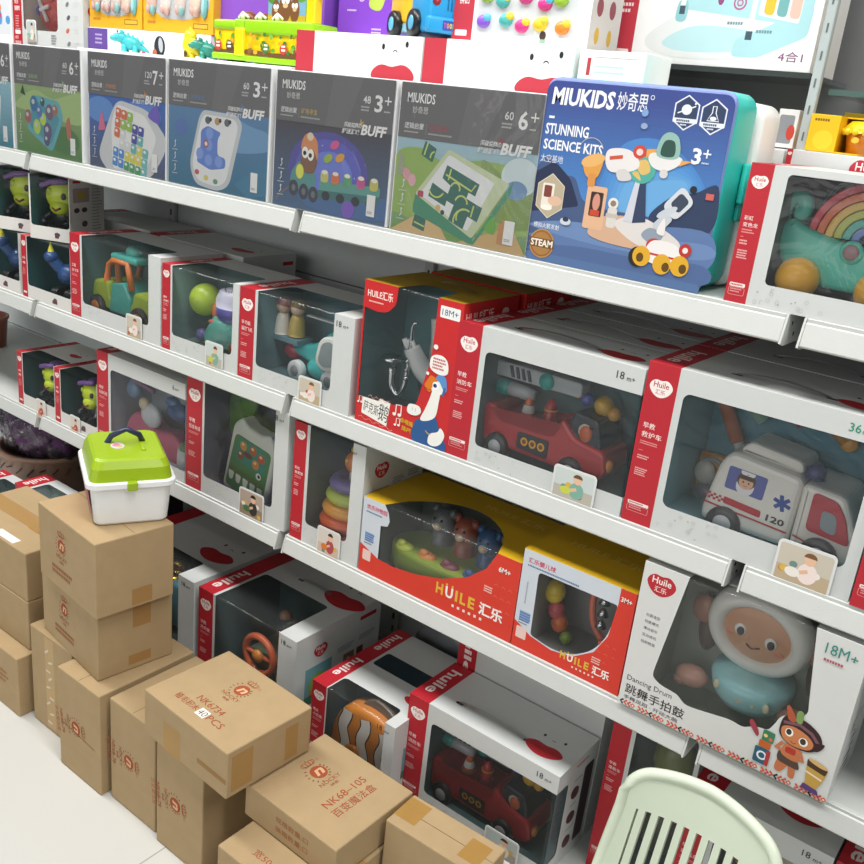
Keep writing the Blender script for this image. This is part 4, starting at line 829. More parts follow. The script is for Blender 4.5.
def yellow_box(label, x, w, h, d, title, floop, twin, age, wrapfilm=True, small=False):
    t = thing('toy_box', label, 'toy box', (x, YF, S4), group='red and yellow toy boxes'); wt = P('#ccd3dc')
    if twin:
        u0, u1, td = twin; k = [i for i, p in enumerate(floop) if abs(p[1]-h) < 1e-6]
        lo = floop[:]
        fp = [(0, 0), (w, 0), (w, h)]+lo+[(0, h)]
        top = [(u0+(u1-u0)*i/14, td*sin(PI*i/14)**.6) for i in range(1, 14)]
        shell(t, w, h, d, fp, [], wt, (u0, u1, td, top)); pane(t, None, td+.4, h, u0, u1, 2)
        tray(t, 2, w-3, .3, h-.3, d*.85, '#56605c', roof=False)
    else:
        shell(t, w, h, d, [(0, 0), (w, 0), (w, h), (0, h)], [floop], wt); pane(t, floop, m=film('thin_film', .01, .1, 10, '#fbfdfd', .28)); tray(t, 2.6, w-1.6, .6, h-.4, d*.8, '#70716f')
    mb = MB(); f = front(mb, 0, -.01, 0); tp = topf(mb, 0, 0, h+.01); ye = '#c9a01c'; R2 = '#d63a2a'
    if twin: tp.p([(0, 0), (u0, 0)]+top+[(u1, 0), (w, 0), (w, d), (0, d)], ye)
    else: tp.r(0, 0, w, d, ye)
    s = rside(mb, w+.01, 0, 0); s.r(0, 0, d, h, R2)
    return t, mb, f, tp, R2
h, w = 15.4, 35.2
lo = [(30.4, h), (28.6, 11.8), (25, 8.6), (19.6, 6.0), (13.4, 4.4), (8, 3.8), (4.6, 4.0), (4.6, 10.9), (5.2, 11.0), (6.2, 11.3), (6.6, 12.4), (6.2, 14), (5.2, h)]
t, mb, f, tp, R2 = yellow_box('long red and yellow box with pop-up animals, 6M+', 1.096, w, h, 19, None, lo, (5.2, 30.4, 11.5), '6M+')
f.p([(0, 0), (w, 0), (w, h), (30.4, h), (28.6, 11.8), (25, 8.6), (19.6, 6.0), (13.4, 4.4), (8, 3.8), (4.6, 4.0), (0, 5.8)], R2)
f.t(.9, 13.2, 1.0, '欢乐动物园', '#c8355a', 5.0, .02); f.fine(.9, 12.5, 5, 1, '#4f74a0', .3, .4, 3); f.r(1, 6.6, 2.2, 1.9, '#8aa6cf'); f.fine(1.1, 8.0, 2, 4, '#4a6699', .28, .46, 2); f.fine(1, 6.1, 2.4, 1, '#55627a', .24, .4, 3); f.r(.8, 2.6, 2.0, 2.2, '#e7c9c2', .2)
yb = t; tl_ = [('H', '#dfb43c'), ('U', '#f2eee8'), ('I', '#dfb43c'), ('L', '#dfb43c'), ('E', '#dfb43c')]
def huile_logo(f, x, y, s):
    for ch, c, dx, ww in (('H', '#dfb43c', 0, 1.5), ('U', '#f2eee8', 2.0, 1.6), ('I', '#dfb43c', 4.1, .5), ('L', '#dfb43c', 5.1, 1.2), ('E', '#dfb43c', 6.8, 1.3)): f.t(x+dx*s, y, 2.1*s, ch, c, ww*s, .035)
    f.c(x+2.2*s, y+2.4*s, .22*s, '#dfb43c'); f.c(x+3.4*s, y+2.4*s, .22*s, '#dfb43c')
    f.t(x+9*s, y-.2*s, 2.4*s, '汇乐', '#f2eee8', 4.8*s, .03)
    for i in range(6): f.r(x+(3.6+i*1.15)*s, y-1.25*s, .5*s, .5*s, '#f0d8cc')
huile_logo(f, 18.6, 2.9, 1.05); f.t(31, 12.2, 1.0, '6M+', '#f2eee8', 2.4, .02); f.fine(28.6, 8.4, 2.2, 3, '#f0cfc4', .24, .45)
R_ = random.Random(3)
for i in range(9): f.l([(30.6+(i % 3)*1.4, 9.4-(i//3)*2.2), (31+(i % 3)*1.4, 9.8-(i//3)*2.2), (31.4+(i % 3)*1.4, 9.4-(i//3)*2.2)], .12, '#dd6a58')
q = tp.sub(18, 13.6, 0); q.t(0, 0, 2.2, 'HUILE 汇乐', '#d8b95a', 13, .02); mb.out('printing', t)
pop_up_animals('pop-up toy with four animal heads behind film', at(yb, 2.2, 9.6, .9)).scale = (1.06, 1.1, 1.14)
h, w = 18.4, 20.4
lo = roundpoly([(3.2, 15.2, .8), (3.4, 3.4, .6), (7.6, 2.6, 3), (11.4, 3.2, 3), (15, 5.8, 3), (17, 9.6, 3), (17.7, 15.3, .6)], 1, 6)
t, mb, f, tp, R2 = yellow_box('red and yellow box with a hanging bead rattle, 3M+', 1.45, w, h, 15.6, None, lo, None, '3M+')
red = [(0, 0), (w, 0), (w, h), (17.7, h), (17.7, 15.6), (17.0, 9.4), (15.1, 5.6), (11.5, 3.0), (7.6, 2.4), (3.4, 3.2), (0, 5.0)]
f.p(red, R2)
f.t(1.0, 16.2, .95, '汇乐婴儿球', '#c8355a', 5.2, .02); f.fine(1.0, 15.55, 12.5, 1, '#4f74a0', .3, .4, 3); f.sub(1.6, 8.6, 90).fine(0, 0, 4.2, 1, '#9aa0aa', .24, .4, 2); f.r(.8, 5.2, 2.1, 1.9, '#8aa6cf'); f.fine(.9, 6.6, 1.9, 4, '#4a6699', .28, .46, 2); f.fine(.8, 4.7, 2.2, 1, '#55627a', .22, .4, 3); f.r(.6, 1.9, 2.0, 2.2, '#e7c9c2', .2)
huile_logo(f, 9.4, 1.9, .66); f.t(18, 16.2, .85, '3M+', '#f2eee8', 1.9, .02); f.fine(15, 4.6, 1.9, 3, '#f0cfc4', .22, .42)
for i in range(8): f.l([(15.6+(i % 3)*1.3, 7.6-(i//3)*1.6), (15.9+(i % 3)*1.3, 7.9-(i//3)*1.6), (16.2+(i % 3)*1.3, 7.6-(i//3)*1.6)], .1, '#dd6a58')
q = tp.sub(4.4, 7.2); q.t(0, 0, 2.2, 'HUILE 汇乐', '#d8b95a', 13, .02); mb.out('printing', t)
rattle_gym('yellow, pink and orange bead rattle with silver bells in a box', at(t, 2.2, 4.6, .2))
# drum box
h, w, d = 25, 32.2, 14.5
t = thing('toy_box', 'white box holding a smiling toy drum, with a child printed at its corner', 'toy box', (1.661, .002, S4), group=ROW4)
wl = roundpoly([(25.2, h, 0), (26.8, 13.4, .6), (27.0, 12.4, 1), (26.2, 10.7, 1), (25.2, 10.9, 1.2), (23.8, 10.2, 1.2), (23.2, 8.4, 1), (22.6, 7.0, .6), (20.6, 6.7, .8), (19.3, 5.6, 1), (17.2, 5.9, .8), (11.6, 4.9, 1), (10.1, 4.9, .6), (9.0, 5.9, .6), (6.0, 6.2, .9), (4.6, 7.0, .8), (4.7, 8.4, 1), (7.0, h, 0)], 1)
shell(t, w, h, d, [(0, 0), (w, 0), (w, h)]+wl+[(0, h)], [], P('#d9dad8'), (7.0, 25.2, 2.6, [(7.1, 2.6), (25.1, 2.6)])); pane(t, None, 3, h, 4, 27.2, 3.6); tray(t, 3, 28.5, 1, h-.3, 12.5, '#8d9584', roof=False)
mb = MB(); f = front(mb, 0, -.01, 0); logo(f, 3.1, 22.2, 4.6, RED, '#f4ece8')
for i in range(5): f.t(1.7, 16.4-i*1.15, .52, ('创意造型', '动感模式', '律动音乐', '互动游戏', '拍拍鼓面')[i], '#4a4b4d', 2.3, .0)
f.t(.8, 4.3, 1.15, 'Dancing Drum', '#4c4648', 7.4, .0, 1); f.t(.8, 2.2, 1.75, '跳舞手拍鼓', '#3f3436', 9.8, .008); f.t(.8, 1.2, .7, '手舞足蹈 · 开动大脑', '#4c4245', 9.0, .004)
cs = ['#1c1716', '#d2552f', '#cf4a34', '#d8602f', '#cf4a34', '#d2552f']
x_ = .4; i = 0
while x_ < w-1.2:
    c = cs[i % 6]; s_ = -1 if (i % 6) in (0, 1, 2) else 1
    a = x_+(.5 if s_ < 0 else 0); f.l([(a, .1), (a+s_*.46, .5), (a, .92)], .3, c)
    if i % 6 == 2: x_ += .55; f.p([(x_+.35, .1), (x_+.75, .5), (x_+.35, .92), (x_-.05, .5)], '#d2552f'); f.c(x_+.35, .5, .16, '#f0d9c8'); x_ += .62
    x_ += .62; i += 1
f.t(26.9, 22.0, 1.6, '18M', '#3c8b80', 3.0, .0); f.t(30.2, 22.2, .9, '+', '#3c8b80'); f.fine(27, 20.9, 3.4, 1, '#b0586a', .36, .5)
q = f.sub(25.3, .5, 0, 1.12)   # printed child
q.p(smooth2([(-.6, 1.2), (-.4, 2.9), (.4, 3.4), (1.6, 2.7), (1.9, 1.0), (1.2, .9), (.9, 2.2), (.2, 1.0)]), '#c9764e'); q.p(smooth2([(-.5, 2.6), (-.4, 4.0), (1.6, 3.6), (2.2, 2.4), (.8, 2.3)]), '#54443a'); q.p(smooth2([(-.2, 3.6), (0, 5.2), (1.2, 5.4), (2, 4.8), (1.8, 3.3)]), '#c77850'); q.l([(-.3, 5.2), (-1, 4.2), (.4, 3.9), (1, 4.2)], .55, '#c77850'); q.l([(1.8, 4.9), (2.4, 3.8), (1.2, 3.7)], .55, '#c77850'); q.r(.1, 4.0, 1.3, .9, '#b8382f', .3)
q.p(smooth2([(-1.2, 7), (-.8, 9.0), (1.2, 9.4), (3.4, 8.4), (4, 6.8), (2.8, 5.4), (.6, 5.2), (-.8, 5.9)]), '#3a2427'); q.p(smooth2([(-.9, 7.3), (.4, 7.9), (2.2, 7.5), (3.1, 6.6), (2.6, 5.6), (.7, 5.3), (-.6, 5.9)]), '#cd8052')
q.l([(-.9, 8.0), (1, 8.5), (2.6, 8.0), (3.6, 7.0)], .42, '#7d5460'); q.e(.05, 6.9, .5, .58, '#f4f0ea'); q.e(.0, 6.95, .33, .42, '#3b3a2c'); q.e(1.9, 6.4, .55, .6, '#f4f0ea'); q.e(1.85, 6.45, .36, .44, '#3b3a2c'); q.arc(.8, 6.0, .35, 200, 330, .1, '#8c4634'); q.p(smooth2([(-.4, 8.6), (-1, 10.2), (-.5, 10.4), (.5, 8.8)]), '#b0583c'); q.p(smooth2([(.5, 8.8), (.4, 10.2), (1.1, 10.3), (1.2, 8.8)]), '#7d9a5c'); q.p(smooth2([(3.2, 6.9), (4.3, 7.3), (4.0, 6.3), (3.4, 5.9)]), '#3a2427')
q.p(roundpoly([(2.9, 4.6), (5.5, 4.1), (5.2, 2.2), (4.6, .8), (5.2, .1), (3, .3), (3.3, 1.2), (3.1, 2.6)], .3), '#c9a04c'); q.p(roundpoly([(2.9, 4.6), (5.5, 4.1), (5.3, 3.2), (3, 3.6)], .2), '#4c3628'); q.e(4.2, 4.4, 1.25, .3, '#d8b070', -10); q.p(roundpoly([(3.1, 1.1), (4.9, .8), (5.2, .1), (2.9, .3)], .2), '#5b3f7c'); q.l([(3, 2.8), (5.1, 2.4)], .25, '#f0e0c0')
q.r(-3.4, .8, 1.9, 2.3, '#2f5f78', .2); q.c(-2.4, 2.0, .65, '#e8eef0'); q.c(-2.4, 2.0, .4, '#2f5f78'); q.r(-3.1, 3.2, 1.5, 1.0, '#c4632c', .2); q.r(-2.9, 4.2, 1.5, 1.6, '#3f7f5c', .2); q.c(-2.5, 5, .25, '#f0d08c'); q.c(-1.8, 4.7, .25, '#d86a4c'); q.p(smooth2([(-4.8, 5.8), (-4.4, 6.4), (-3.4, 5), (-3.6, 4.4)]), '#a03c4c'); q.r(-1.9, .8, .5, 2.2, '#b33a3f')
s = rside(mb, w+.01, 0, 0)
for i in range(16): R_ = random.Random(i); s.p([(R_.uniform(2, 12), 22-i*1.35), (R_.uniform(2, 12), 22.4-i*1.35), (R_.uniform(2, 12), 21.6-i*1.35)], '#4a4446')
face(topf(mb, 0, 0, h+.01), 27.6, 8, .8); topf(mb, 0, 0, h+.011).fine(2, 9, 6, 2, '#4a4648', .5, .9); mb.out('printing', t)
drum_doll('smiling toy drum with tan face and white rim behind film', at(t, 16.6, 7.2, .6))
# ---------------------------------------------------------------- base shelf
b = huile_box('white box with an orange steering wheel toy behind the top brown cartons, 18m+', .655, 31.2, 22.3, 27, S5, y=-.008, title=('早教', '方向盘'), win=(5.7, 3, 26, 22.3), topwin=15, sw=4.9, grp=ROW5, tcol='#31484a', seed=20, blob=(26.4, 19.6, 1.3), strp=(13, 22.6, 19), notes=False)
clockwork('orange steering wheel activity toy behind film', at(b, 7.4, 4.5, .2))
b = huile_box('white 18m+ box half hidden behind the two stacked cartons', .322, 31.6, 22.3, 27, S5, y=-.008, title=('早教', '动物园'), win=(5.7, 3, 26, 22.3), topwin=7.5, sw=4.9, grp=ROW5, tcol='#2c3638', seed=21, blob=(24.6, 12.2, 1.2), strp=None, notes=False)
mb = MB()
for k in range(5): mb.torus((5, 5, 1+k*2.6), 4.2, 1.3, surf('metal', '#c9a53a'), 'z', 26, 10)
mb.box(9, 1, 0, 18, 10, 12, K('#3f6f7c'), 1, 3, True); tag(mb.out('stacking_cup', None, None, at(b, 8, 3, 3.4)), 'gold ringed toy inside the half hidden 18m+ box', 'toy')
b = huile_box('white box with a striped clownfish toy', 1.032, 22, 17.4, 27.5, S5, y=-.022, toptext=2, title=('感应', '小丑鱼'), win=(4.2, 2.5, 19.4, 17.4), topwin=5.2, sw=3.9, grp=ROW5, tcol='#22373d', seed=22, blob=(19.4, 9, .55), inner=10)
mb = MB(); topf(mb, 0, 0, 17.42).p(rrect(4.6, 13, 14.6, 5.4, .8), '#22343c'); mb.out('rear_top_window', b); clownfish('orange, white and black striped toy fish behind film', at(b, 3.4, 2.6, 2.6)).scale = (1.08, 1, 1.12)
F3['win'] = (5.8, 3.2, 33.2, 19.4); F3['grp'] = ROW5
b = huile_box('white fire engine box on the base shelf, low beside the green chair', 1.247, 33.4, 23.2, 14.6, S5, y=.02, card=(20.6, -.3, 7.6, 5.4, 1), seed=23, inner=12.6, **F3)
e = [o for o in bpy.data.objects if o.get('category') == 'toy fire engine'][0]
dup(e, at(b, 5.4, 2.4, 1.2), 'red toy fire engine in the window box on the base shelf')
def standing(label, x, y, z, w, h, d, eyes, s=1.0):
    """box stood on its back so that its top faces the aisle"""
    t = thing('toy_box', label, 'toy box', (x, y, z), group='white boxes stood on their backs'); mb = MB(); mb.box(0, 0, 0, w, d, h, P('#cdd0cf'), .1); mb.out('box_shell', t)
    mb = MB(); f = front(mb, 0, -.012, 0); f.r(0, 0, w*.135, h, RED); q = D(mb, (w*.045, -.012, h*.9), (0, 0, -1), (1, 0, 0), f.cnt); q.t(0, 0, w*.055, 'huile', '#f0e2df', h*.32, .03)
    if eyes: face(f, w*.74, eyes, s)
    mb.out('printing', t); return t
standing('white box stood upright behind the lower fire engine box', 1.247, .172, S5, 33.4, 37, 16, None)
b = huile_box('tall white red-striped box right of the lower fire engine box', 1.62, 15.8, 39, 24, S5, y=.115, title=('早教', '滑板车'), win=(4.3, 5, 15, 36), sw=3.5, grp=ROW5, tcol='#24424a', seed=25, inner=14)
mb = MB(); mb.ball((4.6, 5, 24), (4, 3.6, 5), K('#66702c')); mb.ball((4, 5.4, 30), (3.4, 3, 3), K('#4a5a3a')); mb.ball((4.6, 5.4, 12), (4.6, 4, 9), K('#3d4a34')); mb.ball((2.8, 2.6, 31), .5, K('#1d1f1c')); tag(mb.out('plush_dinosaur', None, None, at(b, 5, 3, .6)), 'olive green toy in the tall box behind the chair', 'toy')
b = huile_box('white 18m+ box at lower right under the drum box', 1.782, 22.6, 30.4, 20, S5, y=.08, title=('早教', '玩具车'), win=(5.4, 3, 21.6, 26), sw=4.6, grp=ROW5, tcol='#3d4c4e', seed=26, blob=(16, 6, .8))
mb = MB(); mb.ball((8, 3, 10), (5, 2.2, 6), K('#c2744c')); mb.ball((14, 3, 8), (4, 2, 5), K('#c9bca8')); tag(mb.out('toy_figure', None, None, at(b, 3, 2, 12)), 'orange and cream toy in the lower right 18m+ box', 'toy')
huile_box('red-striped box at the lower right corner past the 18m+ box', 2.012, 31, 30.4, 20, S5, y=.08, title=('早教', '玩具'), win=None, sw=5.2, grp=ROW5, seed=27)
# ---------------------------------------------------------------- second row: black puzzle games
GG = 'black puzzle game boxes on the second shelf'
def game_box(label, x, w, num, age, accent, art, sub='能量训练'):
    h, d = 23.6, 5.6; t = thing('game_box', label, 'game box', (x, YF, S2), group=GG)
    mb = MB(); mb.box(0, 0, 0, w, d, h, P('#e3e5e6'), .12); mb.out('carton', t)
    mb = MB(); f = front(mb, .25, -.012, .1)._g(.74); W_, H_ = w-.6, h-.25; hz = H_*.64; f.clip = (0, 0, W_, H_)
    art(f, W_, hz)
    f.r(0, hz, W_, H_-hz, '#545456'); f.p([(W_*.45, hz), (W_*.62, hz), (W_*.75, H_), (W_*.5, H_)], '#5c5b5d')
    s = W_/27; f.t(1.4*s, H_-3.0, 1.5, 'MIUKIDS', '#f4f4f4', 5.6*s, .015); f.t(2.6*s, H_-4.6, 1.1, '妙奇思', '#c9cacb', 3.2*s, .0)
    f.t(1.2*s, H_-7, .95, '逻辑启蒙', '#d5d6d6', 4.0*s, .01); f.fine(1.2*s, H_-7.6, 4*s, 1, '#a9aaab', .2); f.r(5.7*s, H_-7.7, .05, 1.7, '#8d8d8f'); f.t(6.3*s, H_-6.9, .9, sub, accent, 3.8*s, .0); f.fine(6.2*s, H_-7.6, 6*s, 1, '#98999a', .26)
    f.t(20.4*s, H_-4.0, 1.2, num, '#dedfdf', None, .01, al='l'); f.fine(20*s, H_-4.7, 2.2*s, 2, '#a9aaab', .26, .5)
    f.t(22.9*s, H_-5.2, 2.7, age, '#e9e9e9', 1.7*s, .02); f.r(25*s, H_-3.4, 1.4*s, .22, '#e9e9e9'); f.r(25.6*s, H_-3.95, .22, 1.35, '#e9e9e9'); f.fine(25*s, H_-5.1, 1.5*s, 1, '#b9b9ba', .22)
    f.t(16.4*s, H_-8.1, .85, '超级烧脑の', '#dedfdf', 3.9*s, .02, 0, .25); f.t(16.0*s, H_-9.2, .9, '解谜游戏', '#dedfdf', 3.9*s, .02, 0, .25); f.t(20.3*s, H_-9.1, 1.75, 'BUFF', '#e9e9e9', 5.3*s, .04, 0, .22)
    f.sub(20.3*s, H_-7.2, 20).p([(-.6, -.1), (-.1, -.1), (-.1, -.6), (.1, -.6), (.1, -.1), (.6, -.1), (.6, .1), (.1, .1), (.1, .6), (-.1, .6), (-.1, .1), (-.6, .1)], accent)
    for i in range(3): q = f.sub(1.8*s, 7-i*2.3); q.l([(0, 0), (.4, .5), (.2, 1)], .2, '#d4dade'); q.c(.3, 1.2, .2, '#d4dade'); q.fine(-.6, -.5, 2, 1, '#c4ccd2', .16)
    f.r(W_-4.3, 1.2, 1.9, 3.6, '#e9ebea', .15); f.fine(W_-4.1, 1.9, 1.5, 2, '#777a7e', .14, .26)
    mb.out('printing', t)
    sp = film('shrink_wrap', .02, .35, 9, '#ffffff', .4); mb = MB(); mb.flat([[(0, 0), (w, 0), (w, h), (0, h)]], (0, -.2, .02), (1, 0, 0), (0, 0, 1), sp); mb.out('shrink_wrap', t)
    return t
def sky(f, W_, H_, c0, c1, n=16):
    a, b = lin(c0), lin(c1)
    for i in range(n):
        hx = '#'+''.join('%02x' % int(255*((x*(1-i/(n-1))+y*i/(n-1))**(1/2.2))) for x, y in zip(a[:3], b[:3])); f.r(0, H_*i/n, W_, H_/n+.02, hx)
def art_teal(f, w, h): sky(f, w, h, '#2d6f86', '#7fb4c8'); f.p(roundpoly([(6, 3), (20, 1), (22, 12), (9, 13)], 1.5), '#cfe0e2'); f.p(roundpoly([(8, 4), (18, 3), (19, 11), (10, 11.4)], 1), '#5fa8b4')
def art_lawn(f, w, h):
    sky(f, w, h, '#44703a', '#7d9c5e'); f.p(smooth2([(0, 10), (8, 14), (16, 12.6), (w, 14.4), (w, 8), (12, 9)]), '#8fae6a'); f.e(20, 4, 6, 3, '#3b6436')
    f.p(roundpoly([(4.6, 5.2), (15, .8), (20, 8.6), (18.4, 12.2), (8, 13)], 1.6), '#4e97a4'); f.p(roundpoly([(5.6, 6), (14.6, 2.4), (18.6, 8.8), (8.2, 12)], 1.4), '#3d7f90')
    R_ = random.Random(5)
    for c, x, y, r in (('#2c5a86', 8, 11, 1.6), ('#24404f', 11.6, 11.6, .9), ('#8a4b52', 5.4, 8, 1.4), ('#9fbf3c', 9, 6, 1.5), ('#a6c43e', 11.6, 7.9, 1.3), ('#4d4466', 13.4, 5.4, 1.7), ('#5a4a62', 14.4, 9.6, 1.6), ('#3e5fa0', 10.2, 9.4, 1.2), ('#8c5a4a', 16.6, 10.2, 1.1), ('#4a3f60', 13, 3.4, 1.2)): f.e(x, y, r, r*1.1, c); f.e(x-.3, y+.4, r*.4, r*.35, '#a9b9bd')
    f.p(smooth2([(21, 8), (22.4, 9), (22.8, 5), (21.4, 4.6)]), '#a4584a'); f.p([(2.4, 13), (3.6, 14.8), (4.6, 12.4)], '#23301f')
def blocks(f, pts, s, rot=0):
    for c, cells in pts:
        for i, j in cells: f.r(i*s, j*s, s*.94, s*.94, c, s*.18); f.e(i*s+s*.35, j*s+s*.62, s*.22, s*.16, '#e8ecec')
def art_space(f, w, h):
    sky(f, w, h, '#39445f', '#2d53a8'); f.e(19, 12, 6, 3, '#4a70c4'); f.e(4, 12, 5, 2.6, '#4c7ac4')
    q_ = f; f = f.sub(-1.6, -1.4, 0, 1.12)
    f.p(roundpoly([(4, 3.4), (8.6, -.0), (21, 1), (25, 6), (25.4, 8.6), (20, 13), (10.6, 14.2), (8.2, 11)], 2.2), '#c3c7cb'); f.p(roundpoly([(9, 1.4), (19.6, 2.4), (22.6, 8.4), (19, 12), (10.4, 13.4), (8.6, 9.6)], 1.2), '#e4e6e6')
    blocks(f.sub(8.8, 2.2, -8, 1, 1), (('#3f78c8', ((0, 0), (0, 1), (1, 0), (1, 1))), ('#3f8a52', ((2, 0), (3, 0), (4, 0))), ('#d0c444', ((2, 1), (3, 1), (4, 1), (4, 2))), ('#cfd3d3', ((1, 2), (2, 2), (1, 3))), ('#57a6a4', ((3, 2), (4, 3), (5, 2))), ('#3d3f8e', ((3, 4), (4, 4), (3, 3))), ('#cf5a3c', ((0, 3), (0, 4), (1, 5), (0, 5))), ('#86b43e', ((2, 4), (2, 5), (1, 4))), ('#5ab0b0', ((5, 1), (5, 0)))), 1.8)
    f.p(roundpoly([(4.4, 8), (7, 8.4), (5.6, 12)], .6), '#c85a7e'); f.p(smooth2([(20, 12), (22.6, 14), (23.4, 11)]), '#5a4ab0'); f = q_
def art_sea(f, w, h):
    sky(f, w, h, '#2a5d7c', '#456f9e'); f.p(smooth2([(13, 12), (17, 14.6), (24, 13), (w, 12), (w, 9), (18, 8)]), '#5b87b4'); f.p([(20, 2), (w, 7), (w, 1), (24, 0)], '#35698c')
    f.p(roundpoly([(6.6, 4.2), (8.4, .6), (15.4, -.0), (18.6, 1.4), (22, 13), (20.4, 14.6), (10.6, 14.8), (9.4, 13.4)], 2), '#b9bfc4'); f.p(roundpoly([(7.4, 4.4), (9, 1.4), (15, .8), (17.6, 2), (20.8, 12.6), (19.6, 13.9), (11, 14), (10, 12.8)], 1.8), '#dfe2e4')
    f.p(roundpoly([(8.8, 5), (13, 3.8), (17.4, 4.6), (17.4, 6.4), (15, 6.8), (15, 9.8), (16, 11), (12, 12), (10, 11), (10, 8)], .7), '#4f6fc4')
    for x, y in ((9.8, 6.6), (12.4, 5.6), (15.4, 5.6), (12.4, 8.4), (12.6, 10.6)): f.c(x, y, 1.1, '#6a88d4')
    f.c(11.6, 8.6, .8, '#8d4a5c'); f.c(11.6, 8.6, .4, '#e8d8d8')
    for x, c in ((12, '#4b4f55'), (14.8, '#a8825a'), (17.6, '#4f5358')): f.e(x, 13, .8, .7, c); f.c(x+.8, 13.2, .4, '#2c2e33')
    for x, y, c in ((9, 3, '#b34a4a'), (11.8, 2.2, '#cfc05a'), (14.6, 1.8, '#4f8a64')): f.e(x, y, .7, .5, c)
    f.e(4, 11, 2, 1.6, '#4560a0')
def art_train(f, w, h):
    sky(f, w, h, '#3b5578', '#37363f'); f.e(13.4, 7.4, 9.6, 6.6, '#44408c'); f.e(13.6, 7.2, 8, 5.6, '#4b4fae'); f.e(14, 6.6, 5.6, 4.2, '#5a6acc')
    for x, y in ((8, 10.8), (17, 10), (20, 7), (12, 11.6)): f.c(x, y, .1, '#d8d8f0')
    f.l(smooth2([(1, 1), (4, 3.4), (8, 4.4), (8, 3.2), (4, 1.6), (2.6, .2)])[:20], .3, '#6d5a5a'); f.p(smooth2([(8, 3), (w, 4.4), (w, 1), (14, .2), (8, 1.4)]), '#3c5a8a')
    f.p(roundpoly([(4.6, 6.4), (6.6, 8.6), (11, 6.4), (10.6, 4), (6, 3.4), (4.4, 4.6)], .8), '#467f7e'); f.p(roundpoly([(11.6, 4), (26, 4.6), (26, 6.2), (12, 5.8)], .4), '#4d8a80'); f.p(roundpoly([(11.6, 2.6), (26, 3.4), (26, 4.6), (11.4, 4)], .4), '#356060')
    for x in (13.5, 17, 20.6, 24): f.e(x, 3.2, 1, .8, '#2a2d33')
    for x, y in ((5.4, 3.6), (8, 3.2), (10.4, 3.0)): f.e(x, y, 1.2, 1.4, '#34383f'); f.e(x, y, .5, .6, '#5a5f66')
    f.p(smooth2([(7.2, 7), (7, 10.6), (8.4, 12.4), (10.6, 11.4), (11, 8.6), (10, 6.6)]), '#6b4a3a'); f.p(smooth2([(7, 10.4), (7.4, 12.6), (9, 13.4), (10.8, 12), (11, 9), (9.8, 10.6)]), '#c9784a'); f.e(9, 12.8, .8, .7, '#dcc4a8'); f.e(7.9, 10, .8, 1, '#efece6'); f.e(9.3, 9.7, .8, 1, '#efece6'); f.c(7.8, 9.9, .4, '#1f1b1a'); f.c(9.2, 9.6, .4, '#1f1b1a'); f.e(6.8, 6.6, 1, 1.3, '#c8cf3e'); f.e(6.8, 6.6, .8, 1.1, '#d6d84a')
    for x, c in ((13, '#b8b45a'), (15.6, '#c8623a'), (18.4, '#4a8a5a'), (21.6, '#b8487a'), (24.6, '#b9ae54')): f.p(roundpoly([(x-1, 5.4), (x+1, 5.5), (x+.9, 7.6), (x-.9, 7.6)], .8), c); f.e(x, 7.2, .7, .35, '#dfe0d8')
    for x, y, c in ((13.6, 9.6, '#8aa636'), (15, 12, '#c8487c'), (16.4, 10, '#d08a34')): f.e(x, y, 1.1, .7, c, 25)
    f.c(19, 1.6, 1.5, '#6a4ab0')
